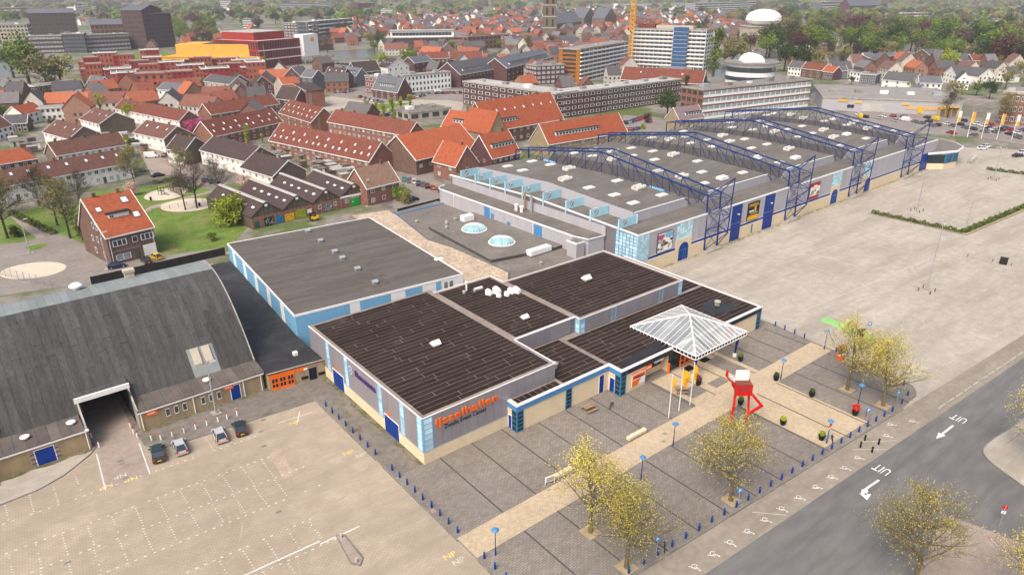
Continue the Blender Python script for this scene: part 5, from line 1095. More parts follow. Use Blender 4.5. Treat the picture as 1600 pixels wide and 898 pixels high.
# ---- timber sheds with brick fronts
shed_x = [(395, 359), (444, 347), (490, 336), (533.5, 326), (577, 316.5)]
labels = ['timber gable shed with dark roof and black and white graffiti doors', 'timber gable shed with yellow and green graffiti', 'timber gable shed with the yellow forklift at its front', 'timber gable shed with bright green door']
ap = [(418.7, 324), (466.8, 314), (511.5, 305), (554.3, 296.5)]
for i in range(4):
    a, b = shed_x[i], shed_x[i + 1]; A_, B_ = W(*a), W(*b); L_, an = base_frame(A_, B_); D_ = 27 if i < 3 else 24; hw, hr = 3.3, 6.6
    T = thing('gable_shed', labels[i], 'shed', (A_.x, A_.y, 0), an); FOOT.append(((A_.x + B_.x) / 2 - math.sin(an) * 7, (A_.y + B_.y) / 2 + math.cos(an) * 7, 11)); FOOT.append(((A_.x + B_.x) / 2 - math.sin(an) * 20, (A_.y + B_.y) / 2 + math.cos(an) * 20, 10))
    P('brick_front', MB().box(.02, L_ - .02, 0, .4, 0, hw - .2), 'brickred', T); P('wall', MB().add([(.05, .4, 0), (L_ - .05, .4, 0), (L_ - .05, .4, hw), (L_ / 2, .4, hr), (.05, .4, hw), (.05, D_, 0), (L_ - .05, D_, 0), (L_ - .05, D_, hw), (L_ / 2, D_, hr), (.05, D_, hw)], [(0, 1, 2, 3, 4), (9, 8, 7, 6, 5), (1, 6, 7, 2), (5, 0, 4, 9)]), 'wood', T)
    n = 20
    for k in range(n):      # gable boards
        x0, x1 = L_ * k / n + .02, L_ * (k + 1) / n - .02; zt = lambda x: hw + (hr - hw) * (1 - abs(x - L_ / 2) / (L_ / 2)); z0 = hw - .2
        P('gable_board', MB().add([(x0, .2, z0), (x1, .2, z0), (x1, .2, zt(x1)), (x0, .2, zt(x0)), (x0, .38, z0), (x1, .38, z0), (x1, .38, zt(x1)), (x0, .38, zt(x0))], [(0, 1, 2, 3), (1, 5, 6, 2), (4, 0, 3, 7), (3, 2, 6, 7)]), 'wood', T)
    r1 = MB()
    for s_ in (-1, 1):
        xe = -.1 if s_ < 0 else L_ + .1; xm = L_ / 2 - s_ * .005; vs = [(xe, -.1, hw - .05), (xm, -.1, hr), (xm, D_ + .2, hr), (xe, D_ + .2, hw - .05)]; vs += [(p[0], p[1], p[2] + .14) for p in vs]
        fs = [(0, 1, 2, 3), (7, 6, 5, 4), (0, 4, 5, 1), (1, 5, 6, 2), (2, 6, 7, 3), (3, 7, 4, 0)]; r1.add(vs, fs if s_ > 0 else [f[::-1] for f in fs])
    rf = P('roof', r1, 'tiledark', T); rc = MB()
    for s_ in (-1, 1): rc.add([(L_ / 2 - .0, -.2, hr + .22), (L_ / 2 + s_ * .75, -.2, hr + .0), (L_ / 2 + s_ * .75, D_ + .2, hr + .0), (L_ / 2, D_ + .2, hr + .22)], [(0, 1, 2, 3) if s_ > 0 else (3, 2, 1, 0)])
    P('ridge_cap', rc, 'rooflight', rf); P('finial', MB().add([(L_ / 2, -.3, hr + .35), (L_ / 2 - 1, -.3, hr - .2), (L_ / 2 - 1, -.3, hr - .4), (L_ / 2, -.3, hr - .05), (L_ / 2 + 1, -.3, hr - .4), (L_ / 2 + 1, -.3, hr - .2)], [(0, 1, 2, 3), (3, 4, 5, 0)]), 'greendark', T); ubox('lamp_box', 'white', L_ / 2 - .35, L_ / 2 + .35, -.3, .1, hr - 1.0, hr - .4, T)
    sl = math.atan((hr - hw) / (L_ / 2))
    for k in range(5):
        o = obj('skylight', UNIT['sky'], rf, (L_ * .26, 3.0 + k * 4.4, hw + (hr - hw) * .52 + .15), 0, (.75, 1, 1.7)); o.rotation_euler = (R(-90), -sl, 0)
    if i == 0: pcs = [(.08, .22, .3, 2.0, 'greendark'), (.38, .68, .1, 2.4, 'panedark'), (.76, .98, .1, 2.3, 'teal')]
    elif i == 1: pcs = [(.05, .35, .1, 2.1, 'yellow'), (.42, .75, .1, 2.6, 'leafbright'), (.8, .95, .9, 2.0, 'white')]
    elif i == 2: pcs = [(.38, .68, .1, 2.5, 'slate')]
    else: pcs = [(.34, .66, .1, 2.3, 'green')]
    for (u, v, z0, z1, mt) in pcs: d_ = P('shed_door', MB().box(L_ * u, L_ * v, -.07, .02, z0, z1), mt, T)
    if i in (0, 1, 2):       # painted scrawls: flat print on the doors
        random.seed(40 + i); gm = MB(); (u, v, z0, z1, mt) = [p for p in pcs if p[1] - p[0] > .25][0] if i else pcs[1]
        for k in range(26):
            x = L_ * u + .15 + random.random() * (L_ * (v - u) - .5); z = z0 + .2 + random.random() * (z1 - z0 - .6); dx, dz = random.uniform(.05, .35), random.uniform(.1, .45)
            gm.add([(x, -.085, z), (x + .08, -.085, z), (x + dx + .08, -.085, z + dz), (x + dx, -.085, z + dz)], [(0, 1, 2, 3)])
        g2 = P('graffiti', gm, 'white' if i != 1 else 'greendark', T); g2['kind'] = 'stuff'
    if i == 3: P('fascia', MB().box(-.1, L_ + .1, -.1, .05, hw - .3, hw + .25), 'white', T); [window('w1', T, L_ * (.38 + k * .06), -.06, 2.65, .5, .45) for k in range(5)]; [window('w2', T, L_ * u, 0, 1.9, 1.0, 1.1) for u in (.2, .8)]; P('green_door_window', MB().lathe([(.2, -.02), (.2, .02)], 10, (0, 0, 0)), 'white', T, (L_ * .42, -.1, 1.4)).rotation_euler = (R(90), 0, 0)
    if i == 2: [window('w2', T, L_ * u, 0, 1.9, 1.0, 1.1) for u in (.24, .8)]
T = house('small dark shed roof behind the brick house', (515, 300), (552, 290), 12, 3.3, 6.4, 'wood', 'tiledark', name='gable_shed', cat='shed', cols=0, floors=0, chim=0, ridge='y', trim=False, zref=3.3)
house('brick house with pale brown tiled roof beside the sheds', (573, 294), (623, 282), 10, 5.6, 10.5, 'brickred', 'tilesand', name='detached_house', cols=3, gwin=2, chim=1, dormer=None)
# ---- terraces left and middle
house('long white terrace with brown roof facing the bare trees and gardens', (-22, 296), (205, 253), 9, 5.4, 9.2, 'whitewall', 'tilebrown', cols=20, sky=8, chim=3, gwall='brickgable', doors=1)
house('white terrace with brown mossy roof behind the longest white terrace', (88, 243), (197, 225), 9, 5.4, 9.4, 'whitewall', 'tilebrown', cols=11, chim=5, gwall='brickgable')
house('red-orange roofed low brick house beside the white terraces', (-10, 258), (58, 247), 10, 3.6, 7.0, 'brickdark', 'tileorange', name='house', cols=5, floors=1, chim=0, hip=3)
E4 = [((67.5, 206), (107.5, 217), 12.5, 3), ((125, 186), (155, 194), 15, 3), ((209, 207), (256, 217), 12.5, 3), ((260, 232), (288, 236), 11, 0), ((313, 234), (384, 252), 12, 0), ((376, 261), (426, 276), 12, 0)]
lb = ['white house row with brown roof and three skylights beside the smallest gardens', 'white house row with bare brown gable next to the bright lime tree', 'white house row with red-brown roof beside the parked white van', 'short white house block with brown gable beside the white van', 'white terrace with dark brown roof along the brick street', 'white end terrace with brown gable behind the timber sheds']
for (a, b, d, s_), l in zip(E4, lb): house(l, a, b, d, 5.3, 9.3, 'whitewall', 'tilebrown' if s_ else 'tiledark', cols=5 if l != lb[4] else 9, sky=s_, chim=2, gwall='brickgable', doors=1)
house('long terrace with red-brown roof studded with two rows of skylights', (421, 219), (577, 252), 12, 5.0, 10.6, 'brickred', 'tilered', cols=16, sky=8, sky2=15, chim=0)
house('short terrace with red-brown roof and skylights behind the longest skylight terrace', (436, 176), (486, 191), 13, 5.0, 10.4, 'brickred', 'tilered', cols=5, sky=6, sky2=7, chim=0)
house('terrace with orange-brown roof and skylights beside three slim green trees', (334, 213), (441, 190), 12, 5.0, 10.4, 'brickred', 'tilered', cols=10, sky=6, sky2=9, chim=0)
house('brick terrace with plain red-brown roof and small chimneys beyond the skylight terraces', (330, 179), (436, 162), 10, 5.3, 9.6, 'brickred', 'tilered', cols=12, chim=6)
house('brick terrace with red-brown roof and many windows beside the slim poplars', (512, 190), (637, 212), 10, 5.5, 10, 'brickred', 'tilered', cols=16, chim=6, gwin=1)
house('white-banded terrace with orange-red roof by the pink blossom trees', (179, 169), (280, 189), 10, 5.2, 9, 'whitewall', 'tilered', cols=12, chim=4, gwall='brickred')
house('old hall with long bright orange roof and brick gable end', (650, 250), (747, 228), 19, 5.5, 12.5, 'brickbrown', 'tileorange', name='brick_hall', cat='building', cols=7, floors=1, chim=0)
house('brick house with steep orange roof and white gable window next to the cars', (677, 251), (712, 260), 10, 5.5, 11.5, 'brickred', 'tileorange', name='detached_house', cols=2, chim=1, gwin=1)
house('orange-roofed house with long white dormer behind the blue baffles', (769, 247), (812, 237), 12, 5.5, 12.5, 'brickdark', 'tileorange', name='house', cols=5, chim=1, dormer=(.15, .95, .35), gwin=2)
house('long orange-roofed brick house with white dormer strip behind the blue truss', (857, 225), (979, 205), 11, 5.6, 12.2, 'bricktan', 'tileorange', name='terraced_house', cols=13, chim=2, dormer=(.12, .66, .30), gwin=1)
house('large school building with steep orange roof and rows of skylights', (765, 205), (880, 185), 17, 6.5, 17, 'brickbrown', 'tileorange', name='school', cat='school', cols=11, sky=8, chim=1, gwin=3, gwall=None, dormer=(.1, .4, .2))
house('school wing with low-pitched dark orange roof beside the tan gable', (690, 197), (760, 208), 12, 5.5, 11.5, 'brickbrown', 'tileorange', name='school', cat='school', cols=6, floors=1, chim=0, dormer=(.2, .55, .3))
house('tan brick gable wing of the orange-roofed school', (764, 209), (792, 204), 16, 9, 16.5, 'bricktan', 'tileorange', name='school', cat='school', cols=3, floors=2, ridge='y', chim=0, win='w2', trim=False)
house('grey-mauve roofed house with three white dormers behind the hall', (1062, 188), (1100, 183), 9, 4.5, 9.5, 'bricktan', 'tilemauve', name='house', cols=5, dormer=(.3, .95, .25), zref=4.5)
# garden sheds and lean-tos between the terraces
random.seed(77)
for i in range(120):
    t = random.random()
    if i < 82: px, py = 425 + 150 * t + random.uniform(-6, 6), 232 + 34 * t + random.uniform(2, 24)
    elif i < 94: px, py = 120 + 110 * t, 228 - 12 * t + random.uniform(-8, 4) if False else 214 + random.uniform(0, 6)
    elif i < 106: px, py = 20 + 100 * t, 222 + random.uniform(0, 22)
    else: px, py = 205 + 60 * t, 224 + random.uniform(-2, 14)
    p = W(px, py)
    if any((p.x - f[0]) ** 2 + (p.y - f[1]) ** 2 < (f[2] * .6 + 1.2) ** 2 for f in FOOT): continue
    w_, d_, h_ = random.uniform(2.2, 4.5), random.uniform(2, 4), random.uniform(2.1, 2.6); FOOT.append((p.x, p.y, 2.6))
    T = thing('garden_shed', 'small flat-roofed garden shed between the terraces', 'shed', (p.x, p.y, 0), R(random.choice((-12, 78)) + 10), 'garden sheds behind the terraces')
    P('wall', MB().box(-w_ / 2, w_ / 2, -d_ / 2, d_ / 2, 0, h_), random.choice(['wood', 'woodlt', 'brickbrown', 'stone']), T); P('roof', MB().box(-w_ / 2 - .15, w_ / 2 + .15, -d_ / 2 - .15, d_ / 2 + .15, h_, h_ + .12), random.choice(['felt', 'roofgrey', 'feltdark', 'rooflight']), T)
    ubox('door', random.choice(['wood', 'greendark', 'white']), -.4, .4, -d_ / 2 - .05, -d_ / 2 + .02, .05, 1.95, T)
# ================================================================ LARGER BUILDINGS OF THE TOWN
b_ = block_
b_('long dark red brick apartment block with white window columns in front of the school', (872, 186), (1062, 158), 148, 14, 'brickdark', 'rooflight', floors=4, cols=22, win='w1', name='apartment_block', rooftop=6)
b_('brick apartment wing with cream top storey, joining the long dark red block', (724, 163), (868, 187), 128, 16, 'brickdark', 'rooflight', floors=4, cols=12, win='w1', name='apartment_block', rooftop=4)
b_('slab of flats with rust-coloured end walls and white balcony bands', (905, 130), (979, 112), 78, 16, 'rust', 'roofgrey', floors=8, cols=12, band=('glass', 'stripewhite', 1), win='dk', name='apartment_block', sidecols=1, rooftop=1)
T = b_('tall white tower block under renovation with blue scaffold sheeting', (985, 106), (1098, 112), 45, 20, 'stripewhite', 'roofgrey', floors=10, cols=16, band=('glass', 'white', 1), name='tower_block', cat='building', sidecols=3, rooftop=0)
L_ = (W(1098, 112) - W(985, 106)).length; H_ = height(985, 106, 45)
sc_ = P('scaffold_sheeting', MB().box(L_ * .58, L_ * .77, -2.6, -1.2, 0, H_ + 2), 'scaffold', T)
for k in range(11): P('scaffold_deck', MB().box(L_ * .57, L_ * .78, -2.8, -1.1, H_ * k / 10.5 - .15, H_ * k / 10.5 + .15), 'stone', sc_)
P('roof_frame', MB().box(L_ * .05, L_ * .28, 4, 10, H_ + .3, H_ + 3.5), 'tilered', T); P('roof_frame', MB().box(L_ * .3, L_ * .8, 4, 14, H_ + .3, H_ + 2.6), 'stone', T)
house('long orange-roofed monastery-like building below the tower block', (970, 124), (1097, 131), 14, 6, 13, 'brickbrown', 'tilered', name='brick_building', cat='building', cols=14, floors=1, chim=2, sky=2)
b_('white and grey four-storey school block with red brick end wall beside the long hall', (1095, 187), (1262, 166), 152, 15, 'brickred', 'roofgrey', floors=4, cols=20, band=('glasslt', 'stripewhite'), name='office_block', rooftop=5, h=14)
# round white building by the canal
c = W(1186, 131); T = thing('round_building', 'round cream building with dark window rings beside the canal', 'building', (c.x, c.y + 8, 0)); FOOT.append((c.x, c.y + 8, 30)); H_ = 13
P('wall', MB().lathe([(16, 0), (16, H_)], 32), 'stripewhite', T); P('window_ring', MB().lathe([(16.3, 2.5), (16.3, 5)], 32), 'glass', T); P('window_ring', MB().lathe([(16.3, 8), (16.3, 11)], 32), 'glass', T); P('roof', MB().lathe([(18, H_), (18, H_ + .8), (15, H_ + 1.2), (8, H_ + 1.6)], 32), 'roofgrey', T)
P('roof_dome', MB().extr([(-7 * math.cos(t), H_ + 1.2 + 5.5 * math.sin(t)) for t in [k * math.pi / 12 for k in range(13)]][::-1], -6, 6), 'stripewhite', T, (-6, -4, 0), R(50))
# supermarket with yellow signs
T = b_('wide low grey store with yellow signs behind its car park', (1283, 172), (1500, 181), 160, 55, 'clad2', 'roofgrey', floors=1, cols=0, side=False, name='store', cat='store', rooftop=5, h=6.5)
Ls = (W(1500, 181) - W(1283, 172)).length
for u, w_, z in ((.12, .07, 5.4), (.24, .05, 4.6), (.58, .05, 4.6)): ubox('sign_board', 'yellow', Ls * u, Ls * (u + w_), -.3, -.05, z - .5, z + .4, T)
for i in range(10): ubox('sign_board', 'yellow', Ls * (.62 + i * .022) if i != 4 else Ls * .70, Ls * (.632 + i * .022) if i != 4 else Ls * .735, -.3, -.05, 2.2 if i != 4 else .6, 3.6, T)
en = P('entrance_portal', MB().box(Ls * .84, Ls * .97, -3, -.1, 3.3, 4.2), 'yellow', T); [ubox('portal_post', 'yellow', Ls * u, Ls * u + .5, -3, -2.6, 0, 3.3, en) for u in (.84, .88, .92, .963)]; ubox('sign_board', 'black', Ls * .9, Ls * .97, -3.15, -3, 3.45, 4.0, T)
for u in (.2, .225): P('round_window', MB().lathe([(.9, -.05), (.9, .1)], 16), 'dark', T, (Ls * u, -.1, 2.6)).rotation_euler = (R(90), 0, 0)
ubox('loading_gate', 'rooflight', Ls * .3, Ls * .46, -.2, .0, .2, 4, T)
b_('red brick school-like building with tan base behind the parked cars', (1556, 192), (1640, 200), 150, 24, 'brickred', 'rooflight', floors=3, cols=9, win='w2', name='brick_building', h=14)
# left horizon: offices and theatre
T = house('dark brown warehouse-style office with long metal pitched roof', (52, 58), (124, 56), 30, 29, 34, 'purplebrown', 'slate', name='office_building', cat='building', cols=11, floors=5, win='dk', ww=3.4, wh=3.6, chim=0, trim=False, zref=0.0)
T = house('brown brick warehouse-style office with metal roof beside the taller dark one', (148, 72), (208, 70), 26, 22, 27, 'brownbrick', 'slate', name='office_building', cat='building', cols=9, floors=4, win='dk', ww=3, wh=3.4, chim=0, trim=False, zref=0.0)
T = house('tallest dark brick block with gabled top at the water', (232, 77), (262, 72), 22, 38, 43, 'purplebrown', 'slate', name='office_building', cat='building', cols=5, floors=8, win='dk', ww=2.0, wh=2.8, chim=0, trim=False, zref=0.0, ridge='y')
T = b_('dark brick side wing with orange-framed windows joining the tallest dark block', (207, 76), (231, 77), 22, 38, 'purplebrown', 'slate', floors=8, cols=6, win='dk', name='office_building', rooftop=0, parapet_=False)
b_('low plum brick office with white window bands by the quay', (30, 85), (102, 83), 58, 22, 'brickdark', 'roofgrey', floors=4, cols=14, band=('glasslt', 'brickdark'), name='office_building')
b_('low plum brick office with white bands next to its dark glass link', (138, 82), (206, 78), 56, 22, 'brickdark', 'roofgrey', floors=4, cols=13, band=('glasslt', 'brickdark'), name='office_building')
b_('dark glass link block between the two plum offices', (103, 84), (137, 83), 54, 20, 'slate', 'rooflight', floors=5, cols=6, band=('glass', 'slate'), name='office_building')
b_('beige office block with window bands behind the dark warehouse offices', (-30, 70), (49, 68), 40, 25, 'stone', 'roofgrey', floors=5, cols=14, win='dk', name='office_building')
b_('long red brick office far behind the plum offices', (5, 26), (60, 25), 13, 30, 'brickred', 'rooflight', floors=3, cols=10, band=('glass', 'stripewhite'), name='office_building')
T = b_('stepped yellow theatre building with dark roof terrace', (256, 108), (409, 109), 84, 60, 'theatreyellow', 'theatreyellow', floors=1, cols=0, side=False, name='theatre', cat='theatre', rooftop=0, parapet_='theatreyellow', h=9.0)
Lt = (W(409, 109) - W(256, 108)).length; Ht = 9.0
P('upper_block', MB().box(Lt * .1, Lt * 1.0, 9, 40, Ht, Ht + 9), 'theatreyellow', T); P('roof_terrace', MB().box(Lt * .35, Lt * .85, 13, 36, Ht + 9, Ht + 9.3), 'feltdark', T); P('roof_house', MB().box(Lt * .5, Lt * .7, 24, 32, Ht + 9.3, Ht + 11), 'rooflight', T); ubox('window_slot', 'dark', Lt * .1, Lt * .6, -.4, .1, Ht * .55, Ht * .8, T)
T = b_('red glazed theatre with dark vertical window bands and white sign box', (408, 108), (472, 100), 66, 50, 'theatrered', 'rooflight', floors=3, cols=16, win='dk', ww=.6, wh=.7, name='theatre', cat='theatre', rooftop=1, parapet_='theatrered')
Lr = (W(472, 100) - W(408, 108)).length; Hr = height(408, 108, 66)
P('red_tower', MB().box(8, Lr * .9, 12, 48, Hr, Hr + 6), 'theatrered', T); P('tower_roof', MB().box(7.8, Lr * .91, 11.8, 48.2, Hr + 6, Hr + 6.5), 'rooflight', T)
for k in (1, 2): P('white_band', MB().box(0, Lr + .3, -.35, .1, Hr * k / 3 - .4, Hr * k / 3 + .4), 'white', T)
sb = P('sign_box', MB().box(Lr + .3, Lr + 18, -4, 6, 6, Hr + 3), 'white', T); P('sign_emblem', MB().lathe([(2, -.05), (2, .08)], 16), 'flagyellow', sb, (Lr + 11, -4.1, Hr - 1)).rotation_euler = (R(90), 0, 0); [P('sign_leg', MB().tube((Lr + u, 0, 0), (Lr + u, 0, 6), .5), 'white', sb) for u in (4, 9, 14)]
# red cubic housing
random.seed(8)
for i, (px, py, w_, d_, h_) in enumerate((x0 + j * 9.5, y0 + j * 2.6 - (j % 2), w0 * .5, d0, h0 + (j % 2) * 2 - (j + int(x0)) % 3) for j in (0, 1) for (x0, y0, w0, d0, h0) in ((125, 113, 20, 12, 9), (150, 106, 24, 12, 11), (180, 108, 22, 12, 10), (222, 100, 20, 12, 11), (128, 126, 20, 14, 9), (166, 128, 26, 14, 9), (197, 120, 26, 12, 9), (218, 112, 26, 12, 9), (206, 145, 34, 16, 9), (178, 138, 22, 14, 10), (212, 127, 24, 13, 9), (252, 118, 26, 12, 9), (262, 131, 26, 14, 8), (280, 121, 28, 12, 9), (300, 113, 22, 12, 10), (318, 130, 28, 14, 9), (336, 112, 30, 12, 9), (366, 114, 30, 12, 9), (345, 122, 24, 12, 9), (380, 124, 24, 12, 10))):
    p = W(px, py); q = p + Vector((w_ * .97, -w_ * .22, 0)); pq = proj(q.x, q.y)
    b_(['red cubic house with flat roof in the quay estate', 'red cubic house with white roof edge in the quay estate'][i % 2], (px, py), (pq[0], pq[1]), 0, d_, ['redrender', 'redrender', 'theatrered'][i % 3], 'roofgrey', floors=3, cols=4, win='dk', ww=.4, wh=.45, name='cubic_house', cat='house', h=h_, rooftop=0, parapet_=['redrender', 'stripewhite'][i % 2], group=['red cubic houses', 'white-edged red cubic houses'][i % 2])
# middle: canal-side buildings and old-town landmarks
b_('dark red apartment block with glass balconies beyond the theatre', (446, 58), (482, 60), 36, 18, 'brickdark', 'roofgrey', floors=5, cols=7, win='wl', name='apartment_block')
b_('white and grey apartment block beside the dark red one', (484, 60), (552, 52), 35, 18, 'slate', 'rooflight', floors=4, cols=9, band=('glass', 'stripewhite', 1), name='apartment_block')
b_('purple windowless cube building far behind the canal', (561, 21), (587, 20), 6, 30, 'leafred', 'leafred', floors=1, cols=0, side=False, name='cube_building', rooftop=0, parapet_=False)
T = b_('long dark purple quay building with white recessed top floor', (608, 80), (728, 78), 60, 22, 'brickdark', 'rooflight', floors=3, cols=24, band=('glass', 'brickdark'), name='quay_building', rooftop=3); Lq = (W(728, 78) - W(608, 80)).length; Hq = height(608, 80, 60)
P('top_floor', MB().box(3, Lq - 12, 3, 18, Hq, Hq + 6.5), 'stripewhite', T); [window('dk', T, 6 + (Lq - 22) * i / 17, 3, Hq + 3.4, 3.2, 3) for i in range(18)]; P('top_roof', MB().box(2, Lq - 11, 2, 19, Hq + 6.5, Hq + 7), 'rooflight', T)
b_('orange-red brick office block beside the quay building', (731, 79), (795, 74), 58, 20, 'brickred', 'tilered', floors=3, cols=10, win='dk', name='office_block')
b_('orange brick corner block at the right end of the quay', (797, 76), (822, 74), 58, 16, 'redrender', 'feltdark', floors=3, cols=4, win='wl', name='office_block')
house('dark red brick warehouse row with stepped roofline beside the quay', (655, 92), (702, 91), 14, 9, 13, 'brickdark', 'tilered', name='warehouse', cat='building', cols=7, floors=2, chim=4)
house('dark brick building with brown roof behind the mansard block', (705, 93), (755, 92), 14, 7, 12, 'brickdark', 'tilered', name='warehouse', cat='building', cols=6, floors=2, chim=2)
# church
cp = W(858, 62); T = thing('church_tower', 'tall square brown brick church tower rising above the old town', 'tower', (cp.x, cp.y, 0), R(-39)); FOOT.append((cp.x, cp.y, 18))
P('tower_shaft', MB().box(-8, 8, -8, 8, 0, 40).box(-7.3, 7.3, -7.3, 7.3, 40, 62).box(-6, 6, -6, 6, 62, 75), 'brickgable', T)
for z in (14, 27, 40, 52): P('tower_band', MB().box(-8.4, 8.4, -8.4, 8.4, z - .5, z + .5), 'stone', T)
for z in (20, 33, 46, 57):
    for u in (-3.5, 3.5):
        ubox('belfry_window', 'dark', u - 1.1, u + 1.1, -8.15, -7.2, z - 4, z + 4, T); ubox('belfry_window', 'dark', 7.2, 8.15, u - 1.1, u + 1.1, z - 4, z + 4, T)
house('church nave with long slate roof beside the brown tower', (870, 54), (908, 50), 24, 14, 27, 'brickgable', 'slate', name='church', cat='church', cols=6, floors=1, win='dk', ww=2.5, wh=8, chim=0, trim=False, zref=0.0)
for (a, b, d, hw, hr, l) in (((912, 46), (930, 44), 22, 16, 30, 'grey-roofed church choir right of the brown nave'), ((930, 45), (946, 44), 18, 14, 24, 'brick church transept with orange roof between slate gables'), ((944, 46), (963, 44), 22, 16, 30, 'grey-roofed church end bay beside the crane')):
    house(l, a, b, d, hw, hr, 'brickgable', 'tilered' if 'orange' in l else 'slate', name='church', cat='church', cols=2, floors=1, win='dk', ww=2, wh=8, chim=0, ridge='y', trim=False, zref=0.0)
# yellow tower crane
cp = W(984, 108); T = thing('tower_crane', 'yellow lattice tower crane mast beside the white tower block', 'crane', (cp.x, cp.y, 0), R(20)); FOOT.append((cp.x, cp.y, 6)); m = MB(); r = 1.5
for (u, v) in ((-r, -r), (r, -r), (r, r), (-r, r)): P('mast_leg', MB().tube((u, v, 0), (u, v, 78), .22, .22, 5), 'yellow', T)
for k in range(24):
    z = k * 3.2; ring = [(-r, -r), (r, -r), (r, r), (-r, r)]
    for j in range(4): p, q = ring[j], ring[(j + 1) % 4]; m.tube((*p, z), (*q, z + 3.2), .13, .13, 4, False); m.tube((*p, z), (*q, z), .13, .13, 4, False)
P('mast_lattice', m, 'yellow', T); P('crane_base', MB().box(-3, 3, -3, 3, 0, 1.2), 'concrete', T); P('crane_cab', MB().box(1.6, 4, -1.2, 1.2, 72, 75), 'white', T); jb = MB()
for k in range(16):
    x = -14 + k * 4; jb.tube((x, -.8, 78), (x + 4, -.8, 78), .15, .15, 4, False); jb.tube((x, .8, 78), (x + 4, .8, 78), .15, .15, 4, False); jb.tube((x, 0, 80), (x + 4, 0, 80), .15, .15, 4, False); jb.tube((x, -.8, 78), (x + 2, 0, 80), .1, .1, 4, False); jb.tube((x + 4, .8, 78), (x + 2, 0, 80), .1, .1, 4, False)
P('jib', jb, 'yellow', T)
# white egg-shaped museum extension
cp = W(1190, 62); T = thing('museum', 'white egg-shaped dome on top of a stone museum', 'museum', (cp.x, cp.y, 0), R(-30)); FOOT.append((cp.x, cp.y, 28)); P('wall', MB().box(-22, 22, -12, 16, 0, 15), 'stone', T)
[ubox('column', 'stone', -20 + 5 * k, -18.8 + 5 * k, -13, -12, 0, 13, T) for k in range(9)]; P('cornice', MB().box(-23, 23, -13.4, 17, 15, 16.5), 'rooflight', T)
P('white_dome', MB().lathe([(12, 0), (19, 2.5), (21.5, 6), (21, 10), (18, 14), (12.5, 17), (6, 18.6), (.5, 19)], 28), 'white', T, (0, 2, 16.5))
# villas right of the store
vill = [((1338, 100), (1352, 102), 9, 5.5, 9.5, 'whitewall', 'slate'), ((1355, 110), (1403, 104), 12, 9, 11, 'brickbrown', 'slate'), ((1420, 104), (1452, 108), 12, 9, 14, 'brickbrown', 'tilegrey'), ((1326, 126), (1342, 128), 9, 6, 6.5, 'stripewhite', 'slate'), ((1342, 130), (1367, 132), 10, 6, 6.5, 'slate', 'roofgrey'), ((1376, 138), (1425, 143), 12, 5.5, 10, 'whitewall', 'tilegrey'), ((1433, 148), (1468, 149), 11, 7, 10.5, 'whitewall', 'slate'), ((1430, 152), (1452, 151), 7, 3.4, 6.5, 'white', 'slate'), ((1472, 128), (1490, 132), 14, 6, 10.5, 'whitewall', 'tilegrey'), ((1492, 140), (1512, 141), 14, 6, 10.5, 'white', 'tilegrey'), ((1526, 134), (1552, 133), 12, 6, 10.5, 'whitewall', 'tilegrey'), ((1556, 128), (1572, 130), 12, 6, 10, 'whitewall', 'tilegrey'), ((1452, 108), (1485, 108), 12, 9, 14, 'brickbrown', 'slate'), ((1495, 112), (1515, 112), 12, 8.5, 12.5, 'brickbrown', 'tilegrey'), ((1516, 113), (1542, 113), 12, 8.5, 12.5, 'brickbrown', 'tilered'), ((1250, 120), (1282, 124), 10, 6, 10, 'brickbrown', 'tilered'), ((1284, 124), (1300, 126), 9, 5.5, 9, 'brickdark', 'tileorange'), ((1300, 124), (1322, 124), 9, 6, 9, 'slate', 'tilegrey'), ((1230, 118), (1250, 120), 9, 6, 10, 'whitewall', 'tilegrey'), ((1280, 75), (1310, 72), 14, 9, 14, 'whitewall', 'slate'), ((1330, 84), (1362, 88), 13, 10, 15, 'brickbrown', 'slate'), ((1265, 82), (1295, 84), 12, 9, 13, 'brickbrown', 'slate'), ((1520, 80), (1538, 78), 10, 8, 15, 'whitewall', 'slate')]
vl = ['white gabled villa near the round tree', 'wide brick villa with flat slate roof', 'brick villa with stepped gable windows', 'small white cube house behind the store', 'dark glazed annex house behind the store', 'cream house with broad grey roof behind the store', 'white house with slate mansard roof and roof windows', 'tiny white gabled cottage before the mansard house', 'white gable-fronted house in the garden row', 'bright white gable-fronted house beside the garden trees', 'white gable-fronted house with low eaves', 'white gable-fronted house at the end of the garden row', 'brick villa with tall striped gable', 'brick terrace with grey roof and cream window bands', 'brick terrace with red roof under the pale tree', 'brown brick house with red roof next to the flat store', 'small house with orange roof next to the flat store', 'grey house with grey roof next to the flat store', 'white house with grey roof next to the school block', 'large white villa with slate roof among the park trees', 'dark brick villa with slate mansard roof among pale trees', 'brick villa with slate roof behind the pale plane trees', 'white villa with pointed slate roof in the park wood']
for i, ((a, b, d, hw, hr, wl, rfm), l) in enumerate(zip(vill, vl)): house(l, a, b, d, hw, hr, wl, rfm, name='villa', cat='house', cols=3 if i % 2 else 4, floors=2, zref=0.0, ridge='y' if 'gable' in l else 'x', chim=1, trim=True, win='w1', ww=1.4, wh=1.7)
